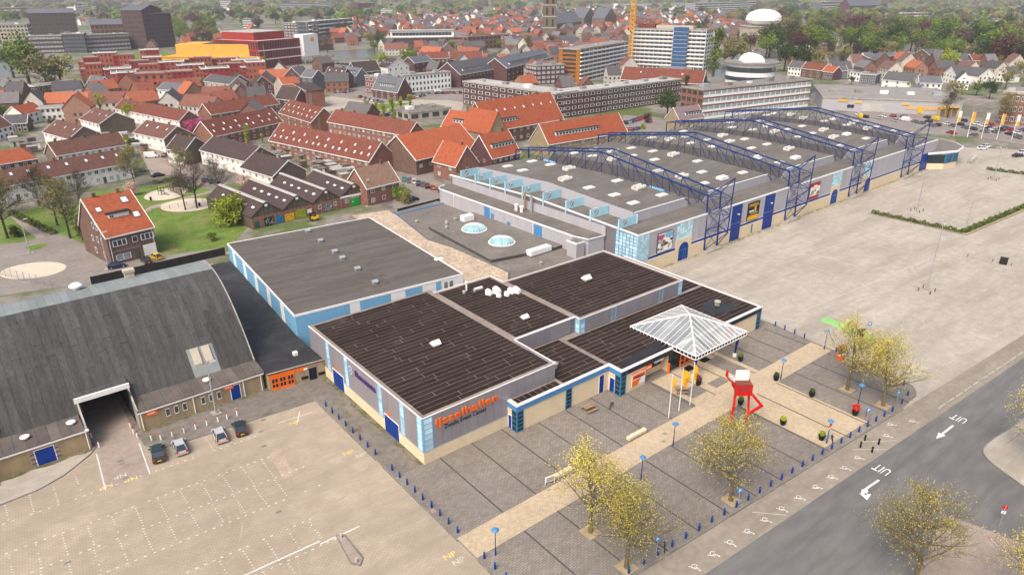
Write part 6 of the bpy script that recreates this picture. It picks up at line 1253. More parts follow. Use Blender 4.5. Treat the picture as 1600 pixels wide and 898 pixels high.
# streets of houses in the middle (new quarter beside the open lot)
mid = [((447, 138), (472, 140), 10, 8, 13, 'brickdark', 'tilegrey'), ((473, 140), (490, 142), 10, 8, 12, 'slate', 'slate'), ((508, 137), (536, 140), 10, 7.5, 12.5, 'brickdark', 'tiledark'), ((538, 133), (558, 136), 9, 7, 11.5, 'slate', 'slate'), ((558, 130), (596, 126), 11, 7, 13, 'brickdark', 'tiledark'), ((607, 124), (640, 120), 11, 8, 13, 'whitewall', 'tiledark'), ((648, 116), (676, 112), 11, 8, 12, 'brickdark', 'slate'), ((583, 152), (622, 158), 11, 5, 12.5, 'brickdark', 'slate'), ((443, 158), (482, 170), 10, 9, 11, 'brickred', 'tiledark'), ((430, 152), (448, 158), 10, 7, 12, 'stone', 'tileorange'), ((398, 150), (428, 148), 10, 6, 11, 'brickdark', 'tiledark'), ((432, 168), (462, 172), 10, 5, 10.5, 'brickdark', 'tiledark'), ((672, 108), (700, 104), 11, 7, 8, 'stone', 'rooflight'), ((697, 108), (720, 106), 10, 7, 11, 'brickdark', 'slate'), ((360, 148), (398, 146), 11, 6, 11, 'brickdark', 'tiledark'), ((322, 148), (362, 154), 11, 8, 11.5, 'stone', 'tilegrey'), ((250, 162), (285, 166), 12, 8, 11, 'whitewall', 'slate'), ((284, 160), (312, 156), 11, 6, 10, 'whitewall', 'slate'), ((157, 148), (182, 147), 10, 5, 10, 'brickdark', 'slate'), ((137, 146), (158, 148), 10, 5, 10, 'brickdark', 'slate'), ((200, 160), (245, 162), 10, 4, 6, 'stone', 'tilered'), ((100, 172), (142, 160), 10, 6, 6.6, 'brickbrown', 'roofgrey'), ((58, 190), (115, 186), 10, 6, 6.6, 'whitewall', 'roofgrey'), ((75, 172), (98, 172), 8, 4, 7.5, 'whitewall', 'tileorange'), ((-20, 160), (60, 158), 12, 8, 8.6, 'brickbrown', 'roofgrey'), ((60, 158), (118, 150), 12, 8, 8.6, 'brickbrown', 'roofgrey'), ((40, 196), (72, 188), 9, 5, 8.5, 'whitewall', 'tileorange'), ((-8, 222), (24, 214), 10, 5, 9, 'whitewall', 'tilebrown'), ((10, 208), (45, 206), 10, 4, 7, 'brickbrown', 'tilegrey')]
ml = ['dark gabled town house with steep grey roof', 'slate-clad narrow house between brick neighbours', 'brown brick row with steep dark roof and skylights', 'zinc-roofed row house with white dormers', 'long dark-roofed row beside the round green tree', 'white gable house with dark roof and skylights', 'brick town house with slate roof behind the white row', 'brick house with big sloped slate roof and dormers by the car park', 'red brick stepped apartment house with sloping gable', 'yellow-gabled house with orange roof', 'dark gabled house beside the red terraces', 'dark house with low eaves at the red brick end', 'cream flat house with wide windows', 'dark slate-roofed house beside the cream house', 'brown gable house with dark roof near the mural', 'grey rendered house with coloured mural on its front', 'white house with slate mansard roof and balcony', 'low white house with slate roof', 'dark blue-roofed twin house with small white gable', 'dark blue-roofed house beside its twin', 'low row with orange roofs and white walls', 'flat-roofed gallery flats with grey railings', 'white flat-roofed row with small windows', 'small white house with bright orange roof', 'long brown gallery flats at the canal trees', 'brown gallery flats behind the red-leaved tree', 'white cottage row with orange roof', 'white end house with brown roof and big windows', 'grey-roofed house among the gardens']
for i, ((a, b, d, hw, hr, wl, rfm), l) in enumerate(zip(mid, ml)): house(l, a, b, d, hw, hr, wl, rfm, name='town_house', cat='house', cols=max(2, int((b[0] - a[0]) / 8)), floors=2, zref=0.0, ridge='y' if 'gable' in l else 'x', chim=1, sky=3 if 'skylights' in l else 0, win='w1', ww=1.4, wh=1.6, dormer=(.2, .8, .25) if 'dormers' in l else None)
b_('white arcade row with dark doors along the car park', (632, 146), (705, 138), 122, 9, 'stripewhite', 'roofgrey', floors=3, cols=13, win='dk', ww=.4, wh=.5, name='terraced_row', cat='house', h=10)
b_('red brick flats at the left end of the white arcade row', (572, 145), (605, 150), 122, 10, 'brickred', 'roofgrey', floors=3, cols=5, win='w1', name='apartment_block', h=10)
house('large block with steep grey mansard roof and many dormers', (720, 137), (795, 122), 20, 8, 15, 'brickdark', 'tilegrey', name='apartment_block', cat='building', cols=14, floors=2, zref=0.0, win='w1', dormer=(.1, .9, .2), chim=3)
house('grey mansard-roofed block behind the slab of flats', (792, 128), (862, 108), 18, 9, 15, 'brickdark', 'slate', name='apartment_block', cat='building', cols=12, floors=3, zref=0.0, win='w1', dormer=(.1, .9, .2), chim=2)
b_('brick flats with balconies joining the rust-ended slab', (838, 133), (882, 130), 104, 14, 'brickdark', 'roofgrey', floors=4, cols=6, win='wl', name='apartment_block')
b_('low grey shed roof with white vans behind the slim poplars', (640, 190), (705, 182), 178, 18, 'stone', 'felt', floors=1, cols=4, win='dk', name='workshop', h=4)
# far institutional buildings
for (a, b, t, d, wl, l) in (((1085, 20), (1180, 16), 6, 30, 'glasslt', 'pale blue glass office far right of the crane'), ((1283, 20), (1325, 18), 4, 30, 'slate', 'grey glass office block near the far brick church'), ((1402, 40), (1447, 38), 22, 25, 'stone', 'beige concrete office with window bands in the park wood'), ((965, 14), (1068, 12), 6, 20, 'stripewhite', 'long white low building on the far edge of town'), ((120, 22), (145, 20), 11, 20, 'white', 'white hall among the far left trees'), ((380, 44), (400, 44), 30, 16, 'slate', 'grey flats with balconies left of the red theatre'), ((345, 12), (362, 12), 1, 30, 'tilemauve', 'far pinkish high flats on the left horizon'), ((595, 25), (614, 25), 15, 20, 'stone', 'beige flats beyond the purple cube'), ((1540, 40), (1570, 40), 33, 20, 'stripewhite', 'white institute with grey roof near the right wood'), ((430, 16), (520, 14), 6, 25, 'roofgrey', 'long low grey sheds at the far industrial edge')):
    b_(l, a, b, t, d, wl, 'rooflight', floors=4, cols=8, band=('glass', 'stripewhite'), side=False, name='far_building')
house('far brick church with long slate roof on the right', (1326, 22), (1375, 20), 30, 18, 34, 'leafred', 'slate', name='church', cat='church', cols=6, floors=1, win='dk', ww=3, wh=10, chim=0, trim=False, zref=0.0)
# ================================================================ REST OF THE TOWN
random.seed(99)
def town_mesh(k):
    m = MB(); L_, D_, hw, hr = ((9, 9, 7, 12), (14, 10, 6.5, 11), (22, 10, 6, 10.5), (8, 12, 8, 13.5))[k]
    m.add([(-L_ / 2, -D_ / 2, 0), (L_ / 2, -D_ / 2, 0), (L_ / 2, D_ / 2, 0), (-L_ / 2, D_ / 2, 0), (-L_ / 2, -D_ / 2, hw), (L_ / 2, -D_ / 2, hw), (L_ / 2, D_ / 2, hw), (-L_ / 2, D_ / 2, hw), (-L_ / 2, 0, hr), (L_ / 2, 0, hr)], [(0, 1, 5, 4), (2, 3, 7, 6), (1, 2, 6, 9, 5), (3, 0, 4, 8, 7)])
    m.cur = 1; o_ = .35
    for s_ in (-1, 1):
        v = [(-L_ / 2 - o_, s_ * (D_ / 2 + o_), hw - .2), (L_ / 2 + o_, s_ * (D_ / 2 + o_), hw - .2), (L_ / 2 + o_, 0, hr + .2), (-L_ / 2 - o_, 0, hr + .2)]; m.add(v, [(0, 1, 2, 3) if s_ < 0 else (3, 2, 1, 0)])
    m.cur = 2; n = max(2, int(L_ / 3))
    for s_ in (-1, 1):
        for f in (1.6, 4.6):
            for i in range(n): x = -L_ / 2 + L_ * (i + .5) / n; m.box(x - .6, x + .6, s_ * D_ / 2 - .06, s_ * D_ / 2 + .06, f - .7, f + .7)
    for s_ in (-1, 1):
        for f in (1.6, 4.6): m.box(s_ * L_ / 2 - .06, s_ * L_ / 2 + .06, -1.8, -.6, f - .7, f + .7); m.box(s_ * L_ / 2 - .06, s_ * L_ / 2 + .06, .6, 1.8, f - .7, f + .7)
    m.cur = 3; m.box(L_ * .3, L_ * .3 + .7, -.35, .35, hr - .5, hr + 1)
    return m.mesh('town_house', ['townwall', 'townroof', 'glass', 'brickred'])
TM = [town_mesh(k) for k in range(4)]
def clear(p, r): return all((p.x - f[0]) ** 2 + (p.y - f[1]) ** 2 > (f[2] + r) ** 2 for f in FOOT)
def inpoly(x, y, P_):
    c = False
    for i in range(len(P_)):
        (x0, y0), (x1, y1) = P_[i], P_[i - 1]
        if (y0 > y) != (y1 > y) and x < (x1 - x0) * (y - y0) / (y1 - y0) + x0: c = not c
    return c
KEEP = [((1075, 205), (1085, 120), (1300, 125), (1310, 205)), ((95, 152), (108, 86), (385, 86), (445, 112), (400, 146), (240, 152)), ((-60, 152), (-60, 84), (112, 86), (118, 152)), ((505, 92), (530, 76), (595, 74), (600, 92)), ((1100, 125), (1130, 92), (1165, 80), (1195, 80), (1180, 100), (1150, 125)), ((430, 182), (520, 148), (630, 160), (640, 135), (735, 138), (730, 170), (650, 195)), ((1260, 190), (1280, 130), (1530, 150), (1620, 190), (1600, 220)), ((-50, 90), (330, 80), (540, 92), (540, 108), (250, 96), (-50, 130)), ((960, 210), (970, 185), (1090, 185), (1060, 210))]
OLD = [(540, 76), (520, 50), (560, 30), (680, 22), (900, 14), (1110, 14), (1180, 28), (1175, 70), (1110, 80), (1000, 96), (905, 68), (830, 100), (735, 98), (640, 92)]
OLD2 = [(965, 130), (965, 90), (830, 60), (700, 60), (700, 100), (840, 128)]
cand = []
for i in range(5200):
    px = random.uniform(-60, 1660); py = random.choice((random.uniform(8, 60), random.uniform(30, 205))); 
    old = inpoly(px, py, OLD) or inpoly(px, py, OLD2)
    if not old and not (px < 440 and 110 < py < 205) and random.random() > (.02 if py < 60 else .07): continue
    if not old and px > 1190 and py < 125: continue
    if any(inpoly(px, py, k) for k in KEEP) or py > 200: continue
    p = W(px, py)
    if not clear(p, 6.5): continue
    FOOT.append((p.x, p.y, 6.2)); cand.append((px, py, p, old))
LM = [('the brown church tower', 858, 62), ('the yellow tower crane', 984, 108), ('the slate-roofed church choir', 930, 45), ('the purple quay building', 668, 79), ('the purple cube', 574, 20), ('the orange corner block', 810, 75), ('the white egg-shaped dome', 1190, 62), ('the red theatre', 440, 104), ('the red cubic estate', 230, 120), ('the gallery flats', 60, 158), ('the mansard block', 760, 130), ('the rust-ended slab', 940, 120), ('the round building', 1186, 131), ('the dark warehouse offices', 90, 57), ('the pink blossom trees', 306, 206), ('the far glass office', 1130, 18), ('the far white low building', 1016, 13)]
cand.sort(key=lambda c: c[2].length)
for i, (px, py, p, old) in enumerate(cand[:300]):
    k = random.randrange(4); 
    o = obj('old_town_house' if old else 'house', TM[k], None, (p.x, p.y, 0), R(random.choice((-25, 65, 20, -70)) + random.uniform(-8, 8)))
    near = min(LM, key=lambda q: (W(q[1], q[2]) - p).length)[0]; tag(o, ('small steep-roofed old town house near ' if old else 'small pitched-roof house in the outer streets near ') + near, 'house', ('old town houses near ' if old else 'outer houses near ') + near)
for i in range(26):
    px, py = 1240 + i * 13.5 + random.uniform(-3, 3), (104, 112, 120)[i % 3] + random.uniform(-2, 2); p = W(px, py)
    if not clear(p, 1.5): continue
    FOOT.append((p.x, p.y, 5)); tag(obj('villa', TM[(0, 3, 1)[i % 3]], None, (p.x, p.y, 0), R(-35 + random.choice((0, 90)))), 'narrow pitched-roof villa in the rows before the park wood', 'house', 'narrow villas before the park wood')
if len(cand) > 300:
    mm = MB()
    for (px, py, p, old) in cand[300:]:
        L_, D_, hw, hr = random.uniform(9, 18), 9, 6.5, 11; an = R(random.choice((-25, 65, 20, -70))); c, s_ = math.cos(an), math.sin(an)
        f = lambda x, y, z: (p.x + c * x - s_ * y, p.y + s_ * x + c * y, z); mm.cur = random.randrange(2)
        mm.add([f(-L_ / 2, -D_ / 2, 0), f(L_ / 2, -D_ / 2, 0), f(L_ / 2, D_ / 2, 0), f(-L_ / 2, D_ / 2, 0), f(-L_ / 2, -D_ / 2, hw), f(L_ / 2, -D_ / 2, hw), f(L_ / 2, D_ / 2, hw), f(-L_ / 2, D_ / 2, hw), f(-L_ / 2, 0, hr), f(L_ / 2, 0, hr)], [(0, 1, 5, 4), (2, 3, 7, 6), (1, 2, 6, 9, 5), (3, 0, 4, 8, 7)])
        mm.cur = random.randrange(2, 6); mm.add([f(-L_ / 2, -D_ / 2 - .3, hw), f(L_ / 2, -D_ / 2 - .3, hw), f(L_ / 2, 0, hr + .2), f(-L_ / 2, 0, hr + .2), f(L_ / 2, D_ / 2 + .3, hw), f(-L_ / 2, D_ / 2 + .3, hw)], [(0, 1, 2, 3), (3, 2, 4, 5)])
    o = P('distant_houses', mm, ['brickred', 'whitewall', 'tileorange', 'tilegrey', 'tilered', 'slate']); o['kind'] = 'stuff'; tag(o, 'mass of small distant house roofs near the horizon', 'houses')
# ================================================================ TREES
def grow(seed, H_=13.0, leaves=7000, leaf=.17, spread=1.0, trunk=.26, clear_=.26, up=.55, leafy=1.0, gap=0.0):
    """a real branching skeleton with tapered limbs; small leaves along the outer twigs"""
    rnd = random.Random(seed); wood = MB(); tips = []
    def branch(p, d, ln, r, lev):
        n = 3 if lev < 2 else 2; seg = ln / n; pts = [p]
        for i in range(n):
            d = (d + Vector((rnd.uniform(-1, 1), rnd.uniform(-1, 1), rnd.uniform(-.4, .9))) * (.12 + .05 * lev)).normalized()
            q = p + d * seg; r2 = r * (.82 if lev < 3 else .7); wood.tube(p, q, r, r2, 6 if lev < 1 else (5 if lev < 2 else 3), False); p, r = q, r2; pts.append(p)
            if lev >= 2: tips.append((p, lev))
            if lev < 4 and (lev > 0 or i >= 0):
                k = (2 if lev < 2 else rnd.choice((1, 2))) 
                for j in range(k):
                    a = rnd.uniform(0, 6.283); side = Vector((math.cos(a), math.sin(a), 0)); side = (side - d * side.dot(d)).normalized()
                    nd = (d * (.45 + .15 * rnd.random()) + side * (.75 * spread) + Vector((0, 0, up * .45))).normalized()
                    branch(p - d * seg * rnd.uniform(0, .6), nd, ln * rnd.uniform(.5, .72), max(r * .55, .01), lev + 1)
        if lev < 4: branch(p, d, ln * .55, r * .8, lev + 1)
    # trunk
    p = Vector((0, 0, -.1)); d = Vector((rnd.uniform(-.05, .05), rnd.uniform(-.05, .05), 1)).normalized(); th = H_ * clear_; q = p + d * th
    wood.tube(p, p + Vector((0, 0, .5)), trunk * 1.35, trunk, 9); wood.tube(p + Vector((0, 0, .5)), q, trunk, trunk * .8, 9, False)
    lead = q; r = trunk * .8; n = 8; hh = H_ * (1 - clear_)
    for i in range(n):
        d = (d + Vector((rnd.uniform(-.12, .12), rnd.uniform(-.12, .12), .15))).normalized(); q2 = lead + d * (hh * .78 / n); r2 = r * .80; wood.tube(lead, q2, r, r2, 7, False)
        f = i / n
        for j in range(3 if i else 4):
            a = rnd.uniform(0, 6.283); e = up + f * .55; nd = Vector((math.cos(a) * spread, math.sin(a) * spread, e)).normalized()
            branch(lead + (q2 - lead) * rnd.random(), nd, hh * (.40 - .26 * f) * rnd.uniform(.8, 1.15), r * .5, 1)
        lead, r = q2, r2
    branch(lead, d, hh * .16, r, 2)
    lf = MB(); n = len(tips)
    for i in range(leaves):
        p, lev = tips[rnd.randrange(n)]; c = p + Vector((rnd.gauss(0, .22), rnd.gauss(0, .22), rnd.gauss(0, .2)))
        s_ = leaf * rnd.uniform(.6, 1.4); u = Vector((rnd.gauss(0, 1), rnd.gauss(0, 1), rnd.gauss(0, 1))).normalized(); v = u.orthogonal().normalized(); 
        lf.add([c - u * s_ * .5, c + v * s_ * .35, c + u * s_ * .5, c - v * s_ * .35], [(0, 1, 2, 3)])
    return wood, lf
YT = []
for k in range(3):
    wd, lf = grow(100 + k * 7, 12.2, 6000, .135, 1.22, .25, .25, .6); YT.append((wd.mesh('trunk', 'bark'), lf.mesh('crown', 'bud')))
def tree(me, label, loc, s_=1.0, rz=0.0, group=None, name='tree', cat='tree', lean=0.0, leafmat=None):
    T = thing(name, label, cat, loc, rz, group); T.scale = (s_, s_, s_); T.rotation_euler = (0, lean, rz)
    obj('trunk', me[0], T); obj('crown', me[1], T); FOOT.append((loc[0], loc[1], 2.5)); return T
ftrees = [(48.5, 45.0, 1.0, 'budding yellow-green tree beside the light path and white bench'), (47.7, 38.5, .98, 'yellow-green tree near the blue parking signs at the plaza corner'), (66.4, 37.8, 1.06, 'budding tree in front of the red chair sculpture'), (103.8, 41.8, 1.02, 'budding tree behind the orange advertising board'), (103.5, 35.9, 1.0, 'leaning budding tree beside the plaza edge sign'), (70.3, 17.0, 1.08, 'large budding tree on the brick verge across the road'), (104.5, 16.5, 1.0, 'budding tree on the traffic island by the turning road'), (75.5, 7.6, .95, 'budding tree below the red no-entry sign')]
for i, (x, y, s_, l) in enumerate(ftrees):
    T = tree(YT[i % 3], l, (x, y, ZP if i < 5 else .07), s_, i * 1.9, 'budding street trees', 'street_tree', lean=R(5) if i == 4 else 0)
    if i < 5:
        px_ = thing('tree_pit', ['square earth pit with stone edge under the ' + l.split(' beside')[0].split(' near')[0].split(' in front')[0].split(' behind')[0] + e for e in (' by the path', ' by the parking signs', ' below the red chair', ' by the orange board', ' by the edge sign')][i], 'tree pit', (x, y, 0))
        P('soil', MB().box(-1.0, 1.0, -1.0, 1.0, .05, ZP + .03), 'earth', px_); P('pit_edge', MB().box(-1.12, 1.12, -1.12, -1.0, .05, ZP + .06).box(-1.12, 1.12, 1.0, 1.12, .05, ZP + .06).box(-1.12, -1.0, -1.0, 1.0, .05, ZP + .06).box(1.0, 1.12, -1.0, 1.0, .05, ZP + .06), 'kerb', px_)
# bare or thinly leafed park trees
BT = []
for k, (mt, nl) in enumerate((('leafolive', 3800), ('leafbrown', 1500), ('leafolive', 5200))):
    wd, lf = grow(300 + k, 12.5, nl, .22, .95, .24, .3); BT.append((wd.mesh('trunk', 'barkdark'), lf.mesh('crown', mt)))
for i, (px, py, h_, k, l) in enumerate(((110, 372, 15, 0, 'thin olive park tree left of the orange-roofed house'), (90, 352, 14, 0, 'olive park tree beside the white terrace'), (12, 372, 17, 2, 'dense olive tree at the street corner lamp'), (-6, 340, 15, 2, 'olive tree before the long white terrace'), (62, 322, 12, 1, 'brownish shrub-like tree before the terrace gardens'), (211, 292, 13, 0, 'slim tree between terrace and playground'), (290, 328, 12, 1, 'bare tree at the edge of the sand pit'), (308, 325, 14, 1, 'bare tree standing in the sand pit lawn'), (345, 312, 13, 1, 'bare dark tree beside the brick street'), (285, 285, 12, 0, 'thin tree near the parked black car'), (128, 330, 12, 1, 'bare tree behind the orange-roofed house'), (1262, 160, 12, 1, 'bare tree beside the store wall'), (1480, 185, 13, 0, 'wide bare tree before the yellow store portal'), (1566, 196, 15, 0, 'large bare tree before the red brick building'), (500, 82, 20, 1, 'big bare brown tree beside the theatre sign box'), (512, 84, 22, 1, 'tall bare brown tree beside the canal basin'), (826, 84, 17, 0, 'pale budding tree in front of the orange corner block'))):
    p = W(px, py); tree(BT[k], l, (p.x, p.y, 0), h_ / 12.5, i * 2.3, 'thin park trees')
# leafy crowns for trees farther off
def crown(seed, kind='round', n=1500, size=.62):
    rnd = random.Random(seed); lf = MB(); wd = MB(); H_ = 10.0
    wd.tube((0, 0, -.1), (0, 0, 3.4), .32, .22, 6, False)
    if kind == 'round': cl = [(Vector((rnd.gauss(0, 1), rnd.gauss(0, 1), rnd.gauss(0, .8))).normalized() * rnd.uniform(1.2, 3.2), rnd.uniform(1.0, 1.9)) for _ in range(26)]; c0 = Vector((0, 0, 5.9))
    elif kind == 'tall': cl = [(Vector((rnd.uniform(-.9, .9), rnd.uniform(-.9, .9), rnd.uniform(-3.9, 3.7))), rnd.uniform(.6, 1.0)) for _ in range(26)]; c0 = Vector((0, 0, 5.6))
    elif kind == 'bush': cl = [(Vector((rnd.gauss(0, 1.6), rnd.gauss(0, 1.6), rnd.uniform(-1.2, 3.2))), rnd.uniform(1.0, 1.8)) for _ in range(22)]; c0 = Vector((0, 0, 2.4))
    else: cl = [(Vector((rnd.gauss(0, 1.6), rnd.gauss(0, 1.6), rnd.gauss(0, 1.2))), rnd.uniform(.9, 1.7)) for _ in range(22)]; c0 = Vector((0, 0, 6.0))
    for c, r in cl[:10]:
        if kind != 'bush': wd.tube((0, 0, 3.0), c0 + c * .85, .12, .03, 4, False)
    for i in range(n):
        c, r = cl[rnd.randrange(len(cl))]; d = Vector((rnd.gauss(0, 1), rnd.gauss(0, 1), rnd.gauss(0, 1))).normalized(); p = c0 + c + d * r * rnd.uniform(.55, 1.05); p.z = max(p.z, .15)
        u = (d + Vector((rnd.gauss(0, .8), rnd.gauss(0, .8), rnd.gauss(0, .8)))).normalized(); v = u.orthogonal().normalized(); w_ = u.cross(v); s_ = size * rnd.uniform(.5, 1.2)
        a = rnd.uniform(0, 6.28); e1 = v * math.cos(a) + w_ * math.sin(a); e2 = w_ * math.cos(a) - v * math.sin(a)
        lf.add([p - e1 * s_ * .5, p - e2 * s_ * .36, p + e1 * s_ * .5, p + e2 * s_ * .36], [(0, 1, 2, 3)])
    return wd, lf
CR = {}
for kind, cnt in (('round', 4), ('tall', 2), ('open', 2), ('bush', 2)):
    CR[kind] = []
    for k in range(cnt): CR[kind].append(crown(500 + k * 3 + len(kind), kind, 1700 if kind != 'open' else 1100, .6 if kind != 'tall' else .45))
CM = {}
def cmesh(kind, k, mat):
    key = (kind, k, mat)
    if key not in CM: CM[key] = (CR[kind][k][0].mesh('trunk', 'barkdark') if (kind, k) not in CM else CM[(kind, k)], CR[kind][k][1].mesh('crown', mat)); CM[(kind, k)] = CM[key][0]
    return CM[key]
random.seed(17)
SPEC = [(205, 190, 9.5, 'round', 'leafbright', 'lime-green round tree between two white house rows'), (160, 178, 11, 'round', 'leafbright', 'bright yellow-green tree behind the white house row'), (186, 170, 8, 'round', 'leafmid', 'dark green round tree behind the bright yellow-green tree'), (48, 138, 34, 'round', 'leafmid', 'broad green tree beside the canal sheds'), (75, 142, 26, 'round', 'leafolive', 'olive tree behind the gallery flats'), (84, 140, 9, 'round', 'leafbright', 'small bright round tree behind the gallery flats'), (98, 140, 24, 'open', 'leafolive', 'brownish olive tree beside the red estate'), (140, 140, 8, 'round', 'leafolive', 'pale bush tree before the dark blue roofs'), (22, 122, 26, 'round', 'leafmid', 'green tree at the canal bank'), (55, 170, 6, 'bush', 'leafred', 'dark red-leaved garden tree'), (70, 172, 7, 'bush', 'leafdark', 'dark evergreen garden bush'),
    (299, 207, 6, 'bush', 'leafpink', 'pink blossoming tree beside the red car'), (313, 205, 6.5, 'bush', 'leafpink', 'magenta blossoming tree next to the skylight terrace'), (358, 352, 9.5, 'bush', 'leafbright', 'big yellow-green bush beside the sheds'), (370, 345, 8, 'bush', 'leafmid', 'green bush behind the yellow-green bush'), (140, 374, 7, 'bush', 'leafolive', 'olive shrub against the orange-roofed house'), (155, 380, 6, 'bush', 'leafdark', 'dark shrub against the corner house wall'), (206, 305, 5, 'bush', 'blossom', 'white blossoming shrub behind the orange roof'), (384, 292, 4.5, 'bush', 'blossom', 'pale pink blossoming tree before the white end terrace'), (590, 315, 3.5, 'bush', 'leafdark', 'dark shrub before the pale-roofed brick house'), (625, 312, 5, 'bush', 'leafmid', 'green climbing shrub at the brick house corner'), (634, 318, 4.5, 'bush', 'leafolive', 'olive shrub beside the parked cars'), (332, 376, 2.5, 'bush', 'leafmid', 'small green bush on the rough lawn'), (28, 370, 3.5, 'bush', 'leafdark', 'dark bush beside the street lamp'),
    (640, 108, 18, 'round', 'leafmid', 'large round green tree beside the canal road'), (597, 103, 11, 'round', 'leafbright', 'bright lime tree beside the canal road'), (663, 92, 7, 'tall', 'leafbright', 'narrow lime tree before the stepped warehouse'), (1114, 118, 34, 'tall', 'leafmid', 'tall poplar beside the canal'), (1143, 108, 27, 'round', 'leafolive', 'olive tree on the canal bank'), (1161, 92, 22, 'tall', 'leafmid', 'bright green poplar near the bridge'), (1042, 188, 16, 'round', 'leafdark', 'tall ivy-dark tree beside the long dark red block'), (1070, 152, 13, 'tall', 'leafdark', 'ivy-covered wall tree below the orange building'), (1098, 145, 9, 'round', 'leafdark', 'dark conifer bush next to the white school block'), (1012, 192, 5, 'bush', 'leafred', 'small dark red tree beside the parked cars'), (1102, 110, 10, 'round', 'leafred', 'dark red tree left of the poplar'), (1172, 80, 18, 'round', 'leafred', 'dark purple tree near the white dome'), (1132, 98, 9, 'round', 'leafred', 'plum tree on the quay'), (1005, 202, 3, 'bush', 'leafbright', 'small lime bush beside the car row'), (1077, 170, 4, 'bush', 'leafmid', 'small bush below the ivy wall'), (735, 190, 9, 'open', 'leafolive', 'pale olive tree before the tan school gable'), (820, 72, 15, 'open', 'leafolive', 'bare pale tree left of the orange corner block'), (572, 64, 10, 'round', 'leafbright', 'lime tree beside the canal'), (582, 62, 12, 'round', 'leafmid', 'green tree behind the canal basin'), (560, 46, 26, 'tall', 'leafmid', 'tall poplar behind the theatre quay'), (585, 82, 12, 'round', 'leafmid', 'green tree left of the quay building'), (1252, 112, 20, 'round', 'leafdark', 'dark green tree beside the round building'), (1225, 112, 24, 'round', 'leafdark', 'dark evergreen beside the canal villas')]
for i, (px, py, h_, kind, mat, l) in enumerate(SPEC):
    p = W(px, py); kk = i % len(CR[kind]); s_ = h_ / (9.8 if kind != 'bush' else 7.2); T = tree(cmesh(kind, kk, mat), l, (p.x, p.y, 0), s_, i * 1.7, 'leafy trees of the quarter', 'tree' if kind != 'bush' else 'shrub', 'tree' if kind != 'bush' else 'shrub')
for i, (px, py, h_) in enumerate(((326, 216, 6), (349, 218, 6), (388, 224, 8), (387, 226, 5), (426, 202, 5), (554, 178, 6), (572, 182, 8), (588, 184, 8), (600, 190, 9), (615, 188, 11), (627, 176, 8), (641, 182, 11), (660, 178, 5), (411, 224, 4), (511, 200, 4), (206, 250, 9), (150, 252, 4), (126, 248, 4))):
    p = W(px, py); tree(cmesh('tall', i % 2, 'leafbright'), 'slim upright lime-green tree beside the terraces', (p.x, p.y, 0), h_ / 9.6, i * 1.3, 'slim upright trees by the terraces', 'slim_tree')
for i, x in enumerate((622, 640, 660, 680, 698, 716, 750, 763, 781)):
    p = W(x, 79 - i * .4); tree(cmesh('round', i % 4, 'leafmid'), 'small round quay tree before the purple quay building', (p.x, p.y, 0), .95, i, 'quay trees', 'quay_tree')
# pale plane trees and the park wood on the right
for i, (px, py, h_, mat) in enumerate(((1252, 110, 18, 'leafolive'), (1272, 112, 19, 'leafolive'), (1292, 112, 18, 'leafolive'), (1314, 110, 22, 'leafolive'), (1478, 114, 19, 'leafbright'), (1462, 108, 13, 'leafmid'), (1490, 155, 12, 'leafolive'), (1545, 155, 12, 'leafdark'), (1525, 150, 10, 'leafmid'), (1570, 140, 14, 'leafolive'), (1590, 125, 15, 'leafolive'), (1555, 112, 13, 'leafolive'), (1510, 108, 11, 'leafolive'), (1330, 132, 6, 'leafdark'), (1428, 145, 9, 'leafolive'))):
    p = W(px, py); tree(cmesh('open' if mat == 'leafolive' else 'round', i % 2, mat), 'garden tree among the villas behind the store', (p.x, p.y, 0), h_ / 9.8, i * 1.1, 'garden trees among the villas')
woods = [([(1195, 92), (1215, 34), (1300, 38), (1500, 45), (1620, 55), (1660, 125), (1540, 108), (1400, 96), (1320, 92)], 190, 26, 'tree of the park wood behind the villas', 'trees of the park wood'), ([(255, 72), (262, 45), (340, 40), (350, 60), (330, 75)], 30, 20, 'green tree in the row between dark offices and theatre', 'trees beside the theatre'), ([(400, 50), (400, 22), (560, 18), (600, 40), (560, 62), (440, 45)], 36, 19, 'tree in the wooded belt behind the theatre', 'trees behind the theatre'), ([(-40, 42), (-40, 18), (60, 20), (230, 15), (420, 20), (400, 45), (270, 40), (120, 30)], 30, 20, 'tree in the wooded belt beyond the dark offices', 'trees beyond the offices'), ([(560, 70), (620, 30), (820, 25), (960, 60), (820, 90), (640, 90)], 26, 12, 'tree between the roofs of the old town', 'old town trees'), ([(1040, 60), (1060, 20), (1220, 20), (1210, 70)], 22, 18, 'tree by the canal beyond the tower block', 'trees by the far canal'), ([(-40, 200), (-40, 150), (60, 150), (420, 130), (430, 160), (200, 200)], 22, 7, 'small garden tree between the outer houses', 'garden trees of the outer houses')]
random.seed(23); ADJ = {'leafdark': 'dark green', 'leafmid': 'fresh green', 'leafolive': 'pale olive', 'leafbrown': 'brown half-bare', 'leafred': 'dark red'}
mats_r = ['leafdark', 'leafmid', 'leafmid', 'leafbrown', 'leafmid', 'leafred', 'leafolive', 'leafdark', 'leafdark', 'leafmid', 'leafbrown']
